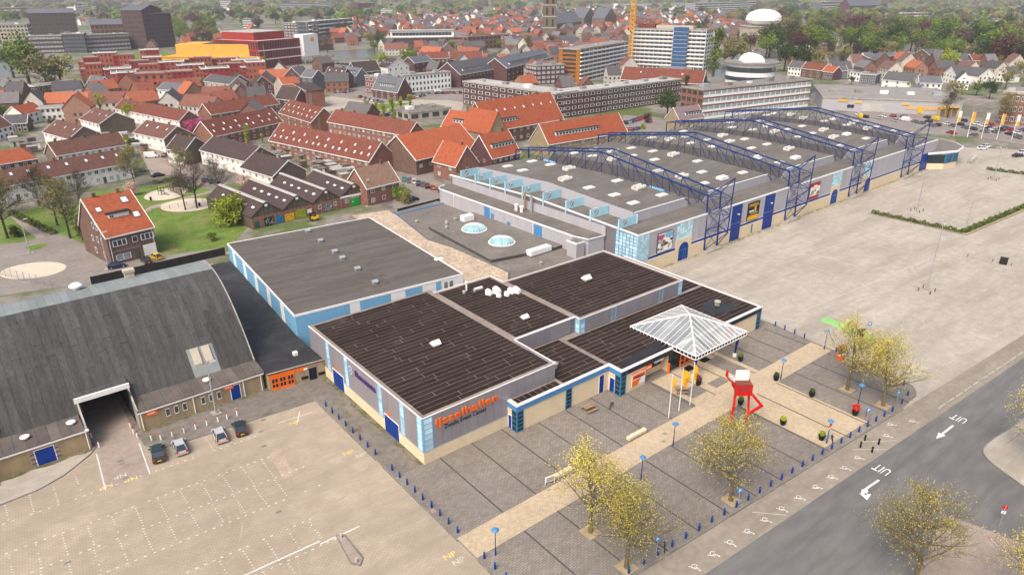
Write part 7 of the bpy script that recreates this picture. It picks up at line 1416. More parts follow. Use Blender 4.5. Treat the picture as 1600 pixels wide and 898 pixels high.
for poly, n, h_, l, grp in woods:
    k = 0; t = 0
    while k < n and t < n * 30:
        t += 1; px = random.uniform(min(q[0] for q in poly), max(q[0] for q in poly)); py = random.uniform(min(q[1] for q in poly), max(q[1] for q in poly))
        if not inpoly(px, py, poly): continue
        p = W(px, py)
        if not clear(p, 3.5): continue
        mat = random.choice(mats_r); kind = random.choice(('round', 'round', 'open') if mat != 'leafred' else ('round',)); adj = ADJ[mat]; tree(cmesh(kind, random.randrange(len(CR[kind])), mat), adj + ' ' + l.replace('green tree', 'tree'), (p.x, p.y, 0), h_ / 9.8 * random.uniform(.7, 1.25), random.uniform(0, 6), adj + ' ' + grp, 'park_tree' if 'park wood' in l else 'tree'); FOOT[-1] = (p.x, p.y, 2.6); k += 1
# far woods towards the horizon: one mass of crowns
random.seed(29); fw = MB(); mats_f = ['leafdark', 'leafmid', 'leafolive', 'leafbrown']
for i in range(3600):
    px = random.uniform(-120, 1720); py = random.uniform(-14, 34) if i % 3 else random.uniform(-18, 8); p = W(px, py)
    if p.length > 6500 or p.length < 900: continue
    if inpoly(px, py, OLD) and random.random() < .75: continue
    if not clear(p, 8): continue
    fw.cur = random.randrange(4); r = random.uniform(5, 9) * (1 + p.length / 6000); hh = random.uniform(10, 16) 
    for k in range(46):
        d = Vector((random.gauss(0, 1), random.gauss(0, 1), abs(random.gauss(0, 1)))).normalized(); c = p + Vector((d.x * r, d.y * r, hh * .35 + d.z * hh * .65)); s_ = r * random.uniform(.25, .5); u = Vector((random.gauss(0, 1), random.gauss(0, 1), random.gauss(0, .6))).normalized(); v = u.orthogonal()
        fw.add([c - u * s_, c - v * s_ * .8, c + u * s_, c + v * s_ * .8], [(0, 1, 2, 3)])
o = P('distant_woods', fw, mats_f); o['kind'] = 'stuff'; tag(o, 'distant woods and tree belts towards the horizon', 'woods')
# hedges: leafy ribbons
def hedge(pts, w_, h_, label, mat='hedge', z=0.0):
    random.seed(int(pts[0][0] * 7)); m = MB()
    for (a, b) in zip(pts[:-1], pts[1:]):
        a = Vector((a[0], a[1], 0)); b = Vector((b[0], b[1], 0)); L_ = (b - a).length; d = (b - a).normalized(); nn = Vector((-d.y, d.x, 0))
        for i in range(int(L_ * 70)):
            t = random.random() * L_; bump_ = .8 + .25 * math.sin(t * 1.9) + .1 * math.sin(t * 5); c = a + d * t + nn * random.uniform(-.5, .5) * w_; c.z = z + random.uniform(.0, 1) ** .6 * h_ * bump_; s_ = random.uniform(.12, .26)
            u = Vector((random.gauss(0, 1), random.gauss(0, 1), random.gauss(0, 1))).normalized(); v = u.orthogonal().normalized(); m.add([c - u * s_, c - v * s_ * .7, c + u * s_, c + v * s_ * .7], [(0, 1, 2, 3)])
    return tag(P('hedge', m, mat), label, 'hedge')
hedge([(203.3, 85.6), (204.3, 61.9), (243.5, 60.0), (300, 57)], 1.5, 1.1, 'low green hedge round the corner of the far parking lot')
hedge([(287.5, 85.0), (289.6, 73.9), (291, 62)], 1.5, 1.1, 'low green hedge beyond the tall lamp mast')
p0, p1 = W(18, 335), W(62, 356); hedge([(p0.x, p0.y), (p1.x, p1.y)], 2, 1.5, 'clipped green hedge along the footpath')
p0, p1 = W(66, 360), W(85, 366); hedge([(p0.x, p0.y), (p1.x, p1.y)], 2, 1.5, 'clipped green hedge by the street bend')
p0, p1 = W(240, 288), W(280, 280); hedge([(p0.x, p0.y), (p1.x, p1.y)], 1.5, 1.2, 'green hedge between playground and street')
hk = sheet('hedge_bed', [(202.2, 86), (203.2, 60.6), (300, 55.8), (300, 58.4), (205.4, 63.2), (204.4, 86)], .06, 'earth')
kerbline([(202.1, 86), (203.1, 60.5), (300, 55.7)], 3.0, hk, z1=.13)
# ================================================================ VEHICLES
PAINT = {}
def car_mats(c):
    key = 'paint_%s' % c
    col = {'black': (.012, .013, .015), 'green': (.012, .03, .035), 'silver': (.42, .43, .44), 'white': (.72, .72, .71), 'navy': (.012, .02, .07), 'yellow': (.62, .42, .01), 'red': (.36, .012, .015), 'orange': (.55, .13, .02), 'teal': (.05, .30, .30), 'grey': (.14, .15, .16), 'blue': (.03, .09, .26)}[c]
    m = M(key, col, .22, .03, 1.0, spec=.6); m.node_tree.nodes['Principled BSDF'].inputs['Coat Weight'].default_value = .6; return m
M('tyre', (.015, .015, .015), .9); M('carglass', (.03, .04, .05), .05, .1, spec=.7); M('lampred', (.45, .01, .01), .25); M('plate', (.75, .42, .01), .5)
def sections(prof, inset, n):
    """closed body from side outline rings at several half widths"""
    m = MB(); rings = []
    for hw, ins in inset:
        rings.append([(x * (1 - ins * .012) , hw_y(hw), z) for x, z in prof])
CARP = {
 'hatch': dict(L=3.95, W=1.68, lo=[(-1.95, .28), (-1.97, .55), (-1.93, .86), (-.0, .92), (.95, .86), (1.75, .70), (1.95, .52), (1.93, .26)], cab=[(-1.86, .86), (-1.62, 1.32), (-1.2, 1.46), (-.1, 1.47), (.35, 1.40), (1.05, .85)]),
 'sedan': dict(L=4.45, W=1.72, lo=[(-2.2, .28), (-2.22, .55), (-2.15, .90), (-1.5, .94), (.9, .92), (1.95, .72), (2.2, .52), (2.18, .26)], cab=[(-1.75, .92), (-1.1, 1.36), (-.7, 1.43), (.1, 1.43), (.5, 1.36), (1.15, .9)]),
 'van': dict(L=5.2, W=1.95, lo=[(-2.55, .3), (-2.58, .6), (-2.56, 1.25), (1.2, 1.25), (2.0, 1.05), (2.5, .8), (2.56, .55), (2.54, .3)], cab=[(-2.55, 1.24), (-2.5, 2.1), (-2.3, 2.25), (1.0, 2.25), (1.25, 2.1), (1.95, 1.04)])}
CARM = {}
def loft(prof, hw, top_in, zref):
    """side outline lofted across the width, narrowing towards the roof"""
    m = MB(); n = len(prof); zmin = min(z for _, z in prof); zmax = max(z for _, z in prof)
    def yw(z, k): return k * (hw - top_in * max(0, (z - zmin) / (zmax - zmin)) ** 1.5)
    cols = (-1, -.9, .9, 1); sh = (.045, 0, 0, .045); vs = []
    for c, s_ in zip(cols, sh):
        for x, z in prof:
            f = 1 - s_ * .8; vs.append((x * f, yw(z, c), z - (s_ if z > zmin + .2 else 0)))
    fs = [tuple(range(n)), tuple(range(4 * n - 1, 3 * n - 1, -1))]
    for c in range(3):
        for i in range(n): j = (i + 1) % n; fs.append((c * n + i, (c + 1) * n + i, (c + 1) * n + j, c * n + j))
    m.add(vs, [f[::-1] for f in fs]); return m
def car_parts(kind, c):
    key = (kind, c)
    if key in CARM: return CARM[key]
    d = CARP[kind]; hw = d['W'] / 2; pm_ = car_mats(c); out = []
    out.append(('body', loft(d['lo'], hw, .08, 0).mesh('body', pm_)))
    cab = d['cab']; roof = loft([(x * .995, z) for x, z in cab], hw - .09, .2, 0)
    out.append(('cabin', roof.mesh('cabin', 'carglass' if kind != 'van' else pm_)))
    zt = max(z for _, z in cab); xs = [x for x, z in cab if z > zt - .14]; xa, xb = min(xs), max(xs)
    rm = MB(); hr_ = hw - .09 - .2
    rm.box(xa, xb, -hr_ - .03, hr_ + .03, zt - .05, zt + .025)
    if kind != 'van':
        for s_ in (-1, 1):
            for p, q in zip(cab[:-1], cab[1:]):
                yy = lambda z: s_ * (hw - .09 - .2 * max(0, (z - cab[0][1]) / (zt - cab[0][1])) ** 1.5 - .0); rm.tube((p[0], yy(p[1]), p[1]), (q[0], yy(q[1]), q[1]), .045, .045, 4, False)
            rm.tube((-.35, s_ * (hw - .08), .9), (-.4, s_ * (hr_ + .02), zt), .045, .045, 4, False)
        out.append(('roof', rm.mesh('roof', pm_)))
    else:
        out.append(('windscreen', MB().box(1.15, 1.75, -hw + .25, hw - .25, 1.3, 1.95).mesh('windscreen', 'carglass')))
    wx = d['L'] * .32
    for s_ in (-1, 1):
        for x in (-wx, wx):
            wm = MB(); wm.tube((x, s_ * (hw - .2), .31), (x, s_ * (hw + .01), .31), .31, .31, 14); out.append(('wheel', wm.mesh('wheel', 'tyre'))); rm2 = MB(); rm2.tube((x, s_ * (hw + .005), .31), (x, s_ * (hw + .02), .31), .19, .17, 10); out.append(('hubcap', rm2.mesh('hubcap', 'steel')))
        xr = d['lo'][1][0]; out.append(('taillight', MB().box(xr - .02, xr + .16, s_ * (hw - .2) - .12, s_ * (hw - .2) + .12, .62, .9 if kind != 'van' else 1.2).mesh('taillight', 'lampred')))
        xf = d['lo'][-2][0]; out.append(('headlight', MB().box(xf - .2, xf - .02, s_ * (hw - .28) - .16, s_ * (hw - .28) + .16, .52, .68).mesh('headlight', 'glasslt')))
        out.append(('mirror', MB().box(.6, .78, s_ * (hw + .08) - .1, s_ * (hw + .08) + .1, .9, 1.05).mesh('mirror', pm_)))
    out.append(('number_plate', MB().box(d['lo'][1][0] - .03, d['lo'][1][0] + .02, -.26, .26, .5, .62).mesh('number_plate', 'plate')))
    CARM[key] = out; return out
def car(x, y, rz, kind, c, label, group=None, z=0.0, full=True, name=None):
    T = thing(name or ('parked_van' if kind == 'van' else 'parked_car'), label, 'van' if kind == 'van' else 'car', (x, y, z), rz, group)
    for nm, me in car_parts(kind, c):
        if full or nm in ('body', 'cabin', 'roof', 'wheel', 'windscreen', 'taillight'): obj(nm, me, T)
    return T
car(12.3, 93.6, R(82), 'sedan', 'green', 'dark green saloon car parked by the gate driveway', z=.0); car(15.1, 93.2, R(85), 'hatch', 'silver', 'silver hatchback with white roof next to the dark green saloon'); car(20.4, 92.5, R(84), 'hatch', 'silver', 'silver hatchback parked beside the black hatchback'); car(23.3, 92.4, R(82), 'hatch', 'black', 'black hatchback with red tail lights on the lot')
p = W(183, 418); car(p.x, p.y, R(-3), 'hatch', 'navy', 'dark blue estate car parked along the orange-roofed house'); p = W(229, 410); car(p.x, p.y, R(95), 'hatch', 'black', 'dark car parked nose to the white house panel'); p = W(244, 404); car(p.x, p.y, R(105), 'hatch', 'yellow', 'bright yellow hatchback beside the corner house')
def cp(px, py, rz, kind, c, label, group=None): p = W(px, py); return car(p.x, p.y, rz, kind, c, label, group, full=False)
for (px, py, c, l) in ((632, 282, 'teal', 'turquoise car'), (640, 284, 'grey', 'dark grey car next to the turquoise car'), (647, 286, 'white', 'white car'), (654, 289, 'navy', 'navy car'), (661, 290, 'grey', 'grey car'), (668, 293, 'black', 'black car next to the orange car'), (677, 295, 'orange', 'orange car'), (688, 299, 'blue', 'blue pickup-like car')): cp(px, py, R(60), 'hatch', c, l + ' in the row before the orange-roofed brick houses')
cp(637, 308, R(-15), 'hatch', 'silver', 'silver car beside the olive shrub'); cp(645, 313, R(-12), 'hatch', 'navy', 'navy car parked before the silver one by the shrub')
cp(237, 246, R(-25), 'van', 'white', 'white delivery van parked on the brick street'); cp(247, 276, R(10), 'sedan', 'black', 'black saloon parked by the playground hedge'); cp(258, 245, R(60), 'hatch', 'black', 'black car beside the white van'); cp(325, 284, R(-10), 'hatch', 'grey', 'grey car on the brick street'); cp(335, 286, R(-10), 'hatch', 'grey', 'dark grey car behind the grey one'); cp(352, 297, R(-15), 'hatch', 'red', 'red car parked before the sheds'); cp(311, 209, R(-20), 'hatch', 'red', 'red car under the pink blossom'); cp(222, 268, R(-20), 'hatch', 'grey', 'grey car beside the terrace hedge')
random.seed(61); cc = ['black', 'grey', 'silver', 'white', 'navy', 'grey', 'black', 'red', 'silver', 'blue']
for (a, b, n, rz, l, g_) in (((640, 148), (722, 146), 15, 75, 'car in the car park before the white arcade row', 'cars before the arcade row'), ((632, 157), (665, 150), 6, 60, 'car in the short row on the open lot', 'cars on the open lot'), ((520, 146), (552, 144), 6, 60, 'car beside the dark-roofed row houses', 'cars by the row houses'), ((560, 152), (600, 162), 6, 30, 'car along the hedge by the slate-roofed house', 'cars by the hedge'), ((600, 182), (625, 176), 4, 10, 'car parked among the slim poplars', 'cars by the poplars'), ((975, 194), (1010, 184), 8, 70, 'car parked before the long dark red block', 'cars before the dark red block'), ((978, 204), (1000, 203), 3, 20, 'car behind the long hall by the red tree', 'cars behind the long hall'), ((510, 100), (560, 103), 7, 20, 'car on the canal road', 'cars on the canal road'), ((10, 82), (28, 84), 5, 70, 'car beside the plum office', 'cars beside the plum office'), ((1170, 82), (1190, 78), 4, 20, 'car on the canal bridge', 'cars on the bridge')):
    for i in range(n):
        t = (i + .5) / n; cp(a[0] + (b[0] - a[0]) * t + random.uniform(-.8, .8), a[1] + (b[1] - a[1]) * t + random.uniform(-.6, .6), R(rz), random.choice(('hatch', 'hatch', 'sedan')), random.choice(cc), l, g_)
for i, (px, py, c) in enumerate(((1430, 192, 'grey'), (1440, 194, 'grey'), (1451, 191, 'black'), (1457, 198, 'grey'), (1464, 197, 'black'), (1478, 195, 'white'), (1488, 198, 'grey'), (1500, 196, 'black'), (1508, 201, 'grey'), (1520, 203, 'black'), (1524, 195, 'white'), (1535, 198, 'white'), (1547, 196, 'red'), (1551, 204, 'white'), (1556, 208, 'grey'), (1563, 204, 'black'), (1570, 202, 'blue'), (1577, 204, 'red'), (1577, 211, 'black'), (1588, 209, 'white'), (1590, 216, 'grey'), (1598, 205, 'grey'), (1521, 213, 'grey'), (1395, 183, 'red'), (1412, 184, 'black'), (1373, 186, 'silver'), (1398, 190, 'silver'), (1418, 188, 'white'), (1380, 183, 'white'), (1352, 184, 'black'), (1486, 209, 'red'), (1448, 185, 'black'), (1340, 180, 'white'), (1538, 207, 'grey'), (1505, 190, 'black'), (1545, 202, 'black'))):
    cp(px, py, R(60 + random.uniform(-4, 4)), 'hatch' if i % 3 else 'sedan', c, 'car parked in the store car park', 'cars in the store car park')
cp(1534, 233.5, R(-25), 'sedan', 'white', 'white saloon on the empty lot nearest the bicycle stand'); cp(1541, 230.5, R(-25), 'hatch', 'white', 'white hatchback behind the white saloon on the empty lot'); cp(1590, 245, R(-25), 'sedan', 'black', 'black saloon at the right end of the empty lot'); cp(1598, 240, R(-25), 'hatch', 'white', 'white hatchback behind the black saloon'); cp(1343, 184, R(40), 'van', 'yellow', 'yellow delivery van by the store wall'); cp(1461, 188, R(50), 'van', 'yellow', 'yellow van before the store entrance'); cp(1413, 189, R(60), 'van', 'white', 'white van in the store car park')
cp(697, 182, R(0), 'van', 'white', 'white van beside the low grey workshop'); cp(685, 145, R(0), 'van', 'white', 'white van before the white arcade row'); cp(268, 172, R(10), 'van', 'white', 'white van before the mansard house')
# forklift
p = W(491, 344); T = thing('forklift', 'yellow forklift truck standing before the sheds', 'forklift', (p.x, p.y, 0), R(170))
P('chassis', MB().box(-1.1, .9, -.6, .6, .35, 1.05).box(-1.2, -.5, -.6, .6, 1.05, 1.35), 'yellow', T); [P('wheel', MB().tube((x, s_ * .5, .32), (x, s_ * .72, .32), .33, .33, 12), 'tyre', T) for x in (-.75, .6) for s_ in (-1, 1)]
P('overhead_guard', MB().tube((-.7, -.5, 1.3), (-.5, -.5, 2.15), .05).tube((-.7, .5, 1.3), (-.5, .5, 2.15), .05).tube((.7, -.5, 1.0), (.5, -.5, 2.15), .05).tube((.7, .5, 1.0), (.5, .5, 2.15), .05).box(-.6, .6, -.55, .55, 2.12, 2.2), 'black', T); P('mast', MB().box(.95, 1.1, -.45, -.3, .1, 2.3).box(.95, 1.1, .3, .45, .1, 2.3).box(.97, 1.08, -.3, .3, 2.1, 2.25), 'black', T)
for s_ in (-1, 1): P('fork', MB().box(1.1, 2.1, s_ * .3 - .06, s_ * .3 + .06, .08, .14).box(1.08, 1.15, s_ * .3 - .06, s_ * .3 + .06, .14, .7), 'dark', T)
P('seat', MB().box(-.4, .1, -.25, .25, 1.05, 1.25).box(-.5, -.35, -.25, .25, 1.25, 1.7), 'dark', T)
# ================================================================ STREET FURNITURE
def copies(proto, spots, label, group, z=ZP):
    for i, (x, y, *r) in enumerate(spots):
        o = proto if i == 0 else copy_tree(proto); o.location = (x, y, z); o.rotation_euler = (0, 0, r[0] if r else 0); tag(o, label, o['category'], group)
BO = thing('bollard', '', 'bollard'); P('bollard_post', MB().lathe([(.13, -.05), (.13, .9), (.10, .95)], 10), 'blue', BO); P('bollard_cap', MB().lathe([(.145, .82), (.145, .88)], 10), 'midblue', BO)
sp = [(35.9, 55.0 + k * 1.95) for k in range(9)]
copies(BO, [(36.1, 54.9), (36.1, 56.8), (36.1, 58.7), (36.1, 60.6), (36.0, 62.5), (36.0, 64.4), (36.0, 66.3), (36.0, 68.2), (36.0, 70.2)] + [(35.9, 74.6 + k * 2.25) for k in range(8)] + [(36.1, 49.6), (36.1, 47.6), (36.1, 45.6), (36.1, 43.6), (36.1, 41.6), (36.1, 39.6)], 'blue bollard in the row along the left plaza kerb', 'blue bollards on the left kerb')
B2 = copy_tree(BO); copies(B2, [(38 + k * 2.32, by(38 + k * 2.32) + .55) for k in range(29)] + [(106.3, 34.3), (109.5, 34.8), (112.2, 36.6), (113.6, 39.0), (114.0, 41.5)], 'blue bollard in the row along the road side of the plaza', 'blue bollards on the road side')
B3 = copy_tree(BO); copies(B3, [(115.5, 62.1), (115.5, 60.1), (115.4, 58.0), (115.2, 55.9), (114.6, 49.4), (114.5, 47.3), (114.4, 45.2)], 'blue bollard on the right plaza edge by the green bay', 'blue bollards on the right edge')
WB = thing('bollard', '', 'bollard'); P('bollard_post', MB().lathe([(.10, -.05), (.10, .95)], 10), 'white', WB); P('bollard_cap', MB().lathe([(.11, .95), (.11, 1.1), (.06, 1.14)], 10), 'red', WB)
copies(WB, [(12.5, 97.9), (13.6, 97.2), (15.1, 97.0), (16.7, 96.9), (18.3, 96.8), (19.9, 96.7), (21.5, 96.6), (22.8, 96.5), (24.3, 96.5)], 'white bollard with red top on the sidewalk before the arched hall', 'white bollards before the arched hall', .09)
W2 = copy_tree(WB); copies(W2, [(6.3, 100.9), (5.9, 104.2), (11.1, 100.0), (10.9, 101.4), (10.9, 103.4)], 'white bollard with red top at the dark gateway', 'white bollards at the gateway', 0.0)
KB = thing('bollard', '', 'bollard'); P('bollard_post', MB().lathe([(.12, -.05), (.12, .85), (.14, .86), (.14, .95)], 10), 'black', KB)
copies(KB, [(90.3, 32.9), (92.4, 33.3), (90.4, 31.3), (93.0, 31.6)], 'black bollard in the gap between the wheelchair bays', 'black bollards between the bays', 0.0)
# blue lamp posts
def lamp(x, y, l, sign=False):
    T = thing('street_lamp', l, 'lamp', (x, y, ZP)); P('lamp_post', MB().lathe([(.09, -.05), (.09, 1.0), (.06, 1.02), (.05, 3.55)], 8), 'steelblue', T); P('lamp_shade', MB().lathe([(.10, 3.5), (.42, 3.62), (.45, 3.7), (.25, 3.9), (.05, 3.95)], 16), 'midblue', T); P('lamp_globe', MB().lathe([(.05, 3.38), (.16, 3.42), (.16, 3.52), (.1, 3.54)], 10), 'white', T)
    return T
for (x, y, l) in ((37.4, 49.2, 'blue street lamp at the left start of the light path'), (69.8, 49.8, 'blue street lamp beside the flagpoles'), (87.4, 36.4, 'blue street lamp carrying orange direction signs'), (100.5, 38.4, 'blue street lamp behind the red-leaved planter'), (113.8, 51.2, 'blue street lamp at the right end of the light path'), (98.2, 50.3, 'blue street lamp with planter at the plaza crossing'), (85.7, 50.6, 'blue street lamp behind the red chair sculpture'), (60.5, 47.6, 'blue street lamp among the tree branches by the path')):
    T = lamp(x, y, l)
    if 'orange' in l: ubox('direction_sign', 'orange', -.5, .5, -.05, .05, 2.7, 3.05, T); ubox('direction_sign', 'white', -.3, .6, -.06, .04, 2.45, 2.65, T); ubox('parking_plate', 'midblue', -.25, .25, -.06, .06, .9, 1.4, T)
def bluesign(x, y, l, z=ZP, h_=2.2):
    T = thing('parking_sign', l, 'sign', (x, y, z), R(-39)); P('sign_post', MB().tube((0, 0, -.05), (0, 0, h_), .04), 'steel', T); pl = P('sign_plate', MB().box(-.35, .35, -.06, -.03, h_ - .75, h_), 'midblue', T)
    lettering('sign_symbol', 'P', .28, .4, .01, 'white', pl, (-.14, -.062, h_ - .58), (R(90), 0, 0), .02)
for (x, y, l) in ((42.5, 38.6, 'blue parking sign on the plaza edge below two trees'), (52.3, 38.0, 'blue parking sign near the fallen bicycle'), (66.9, 37.0, 'blue parking sign leaning at the tree pit'), (97.6, 35.6, 'blue parking sign before the red-leaved planter'), (127, 49.6, 'blue parking sign at the green bay'), (106.0, 35.0, 'blue parking sign behind the leaning tree')): bluesign(x, y, l, 0.0 if x > 120 else ZP)
# flags
for i, (x, y) in enumerate(((74.9, 54.8), (77.6, 55.0), (80.3, 55.0))):
    T = thing('flagpole', ['white flagpole with limp orange flag nearest the white bench block', 'white flagpole with broad orange flag, middle one of three', 'white flagpole with orange flag nearest the canopy'][i], 'flagpole', (x, y, ZP)); P('pole', MB().tube((0, 0, -.05), (0, 0, 7.4), .075, .05, 8).lathe([(.09, 7.35), (.09, 7.5)], 8), 'white', T)
    m = MB(); n = 8; wd = (.5, 1.15, .6)[i]
    for k in range(n + 1):
        z = 7.2 - 2.3 * k / n - .2 * math.sin(k); 
        for j in range(5): u = j / 4; m.v.append((.06 + wd * u * (1 - .25 * k / n), .25 * math.sin(u * 5 + k * .5) * u, z - .9 * u * u))
    m.f += [(k * 5 + j, k * 5 + j + 1, (k + 1) * 5 + j + 1, (k + 1) * 5 + j) for k in range(n) for j in range(4)]; m.mi = [0] * len(m.f); P('flag', m, 'flagyellow', T).rotation_euler = (0, 0, R(-20 - 15 * i))
# planters
random.seed(71)
for i, (x, y, l, mt) in enumerate(((86.2, 57.9, 'black pot with reddish shrub before the entrance doors', 'leafred'), (98.5, 58.3, 'black pot with green shrub at the canopy column', 'leafmid'), (86.5, 50.1, 'black pot with green shrub behind the red chair', 'leafmid'), (97.4, 50.7, 'black pot with green shrub at the lamp crossing', 'leafdark'), (86.7, 42.9, 'black pot with yellow-green shrub on the tan strip edge', 'leafbright'), (97.3, 44.3, 'black pot with shrub opposite the yellow-green one', 'leafdark'), (87.6, 37.3, 'black pot with yellow-green shrub below the direction signs', 'leafbright'), (97.5, 37.4, 'black pot with red-leaved bush', 'red'))):
    T = thing('planter', l, 'planter', (x, y, ZP)); P('pot', MB().lathe([(.33, -.02), (.48, .75), (.52, .8), (.44, .8), (.42, .7)], 14), 'black', T); P('soil', MB().lathe([(.40, .6), (.40, .7)], 12), 'earth', T); m = MB(); big = 1.4 if mt == 'red' else (1.2 if i == 0 else .85)
    for k in range(240): d = Vector((random.gauss(0, 1), random.gauss(0, 1), random.gauss(0, 1))).normalized() * random.uniform(.2, .5) * big; c = Vector((0, 0, .75 + .42 * big)) + d; s_ = .11; u = Vector((random.gauss(0, 1), random.gauss(0, 1), random.gauss(0, 1))).normalized(); v = u.orthogonal(); m.add([c - u * s_, c - v * s_ * .7, c + u * s_, c + v * s_ * .7], [(0, 1, 2, 3)])
    P('shrub', m, mt, T); P('stem', MB().tube((0, 0, .6), (0, 0, 1.1), .04), 'barkdark', T)
# red walking chair sculpture
T = thing('chair_sculpture', 'giant red walking chair sculpture with bent leg and white seat', 'sculpture', (82.0, 47.4, ZP), R(-39))
def bar(p, q, w_=.32, d_=.32, mat='red', nm='leg'):
    p, q = Vector(p), Vector(q); m = MB(); L_ = (q - p).length; m.box(-w_ / 2, w_ / 2, -d_ / 2, d_ / 2, 0, L_); o = P(nm, m, mat, T, p); o.rotation_euler = (q - p).to_track_quat('Z', 'Y').to_euler(); return o
bar((-1.35, -.4, -.03), (-1.1, -.3, 2.9)); bar((-1.1, -.3, 2.85), (-1.0, .2, 5.6)); bar((1.25, .2, -.03), (1.3, .3, 2.6)); bar((1.3, .3, 2.55), (1.05, .4, 5.6)); bar((1.2, -.3, 5.2), (2.85, -.7, 3.4)); bar((2.95, -.75, 3.55), (.4, -1.4, 2.2))
P('seat_apron', MB().box(-1.25, 1.25, -.45, -.2, 4.9, 6.6).box(-1.25, -1.0, -.2, 1.6, 5.6, 6.6).box(1.0, 1.25, -.2, 1.6, 5.6, 6.6).box(-1.0, 1.0, 1.4, 1.6, 5.6, 6.6), 'red', T); P('seat', MB().box(-1.2, 1.2, -.4, 1.55, 6.6, 6.75), 'tilered', T); P('seat_recess', MB().box(-.85, .85, -.47, -.44, 5.7, 6.45), 'theatrered', T)
P('backrest', MB().add([(-1.2, -.3, 6.5), (-1.2, .3, 6.4), (-2.6, -.4, 8.0), (-2.6, .3, 8.0), (-1.35, -.3, 6.4), (-1.35, .3, 6.3), (-2.75, -.4, 7.9), (-2.75, .3, 7.9), (-2.6, -.4, 9.0), (-2.6, .3, 9.0), (-2.75, -.4, 9.0), (-2.75, .3, 9.0)], [(0, 1, 3, 2), (5, 4, 6, 7), (0, 2, 6, 4), (3, 1, 5, 7), (2, 3, 9, 8), (7, 6, 10, 11), (2, 8, 10, 6), (9, 3, 7, 11), (8, 9, 11, 10)]), 'red', T)
P('white_panel', MB().add([(-1.05, .45, 6.6), (-1.0, 1.2, 6.8), (-2.4, 1.2, 8.4), (-2.45, .45, 8.3), (-1.1, .45, 6.5), (-1.1, 1.2, 6.7), (-2.5, 1.2, 8.3), (-2.55, .45, 8.2)], [(0, 1, 2, 3), (7, 6, 5, 4), (0, 4, 5, 1), (1, 5, 6, 2), (2, 6, 7, 3), (3, 7, 4, 0)]), 'white', T); P('white_panel', MB().box(-.95, .95, .9, 1.35, 6.75, 8.2), 'stripewhite', T)
# benches and blocks
for (x, y, a, l) in ((52.9, 55.0, 0, 'long pale concrete seat block beside the path under the tree'), (67.6, 54.7, 0, 'long pale concrete seat block near the flagpoles')):
    T = thing('seat_block', l, 'bench', (x, y, ZP), a); P('seat', MB().box(-1.9, 1.9, -.3, .3, .12, .55), 'cream', T); P('foot', MB().box(-1.8, 1.8, -.2, .2, -.02, .12), 'stone', T)
T = thing('notice_stand', 'white information frame beside the seat block', 'sign', (50.6, 54.6, ZP), R(-10)); P('frame', MB().tube((-.7, 0, 0), (-.7, 0, 1.3), .05).tube((.7, 0, 0), (.7, 0, 1.3), .05).box(-.7, .7, -.05, .05, .5, 1.3), 'white', T); P('print', MB().box(-.55, .55, -.07, -.05, .6, 1.2), 'steel', T)
def bench(x, y, rz, l):
    T = thing('picnic_bench', l, 'bench', (x, y, ZP), rz); [P('slat', MB().box(-1.0, 1.0, -.42 + k * .22, -.24 + k * .22, .72, .78), 'woodlt', T) for k in range(4)]
    for s_ in (-1, 1): P('seat', MB().box(-1.0, 1.0, s_ * .85 - .14, s_ * .85 + .14, .43, .49), 'woodlt', T); P('leg', MB().tube((s_ * .75, -.9, 0), (s_ * .75, -.2, .72), .05).tube((s_ * .75, .9, 0), (s_ * .75, .2, .72), .05).box(s_ * .75 - .04, s_ * .75 + .04, -.9, .9, .36, .43), 'wood', T)
bench(67.0, 63.8, R(-5), 'brown wooden picnic bench against the cream wall'); bench(82.3, 58.3, R(-40), 'brown wooden picnic bench behind the flagpoles')
def bike(x, y, rz, l, z=ZP):
    T = thing('bicycle', l, 'bicycle', (x, y, z), rz)
    for wx in (-.52, .52):
        m = MB()
        for k in range(14): a0, a1 = k * 2 * math.pi / 14, (k + 1) * 2 * math.pi / 14; m.tube((wx + .33 * math.cos(a0), 0, .34 + .33 * math.sin(a0)), (wx + .33 * math.cos(a1), 0, .34 + .33 * math.sin(a1)), .025, .025, 4, False)
        for k in range(4): a0 = k * math.pi / 4; m.tube((wx + .33 * math.cos(a0), 0, .34 + .33 * math.sin(a0)), (wx - .33 * math.cos(a0), 0, .34 - .33 * math.sin(a0)), .008, .008, 3, False)
        P('wheel', m, 'tyre', T)
    P('frame', MB().tube((-.52, 0, .34), (-.15, 0, .32), .025).tube((-.15, 0, .32), (.38, 0, .75), .03).tube((-.52, 0, .34), (-.25, 0, .8), .02).tube((-.15, 0, .32), (-.25, 0, .9), .03).tube((-.22, 0, .78), (.38, 0, .8), .03).tube((.52, 0, .34), (.36, 0, 1.0), .025), 'black', T); P('handlebar', MB().tube((.34, -.28, 1.02), (.34, .28, 1.02), .025), 'steel', T); P('saddle', MB().box(-.38, -.12, -.07, .07, .9, .96), 'dark', T)
bike(70.2, 62.2, R(20), 'dark bicycle parked beside the picnic bench'); bike(88.5, 36.2, R(35), 'dark bicycle at the road side beside the bollards'); bike(99.2, 36.4, R(20), 'dark bicycle behind the red-leaved planter'); bike(53.2, 37.6, R(40), 'dark bicycle leaning at the plaza edge')
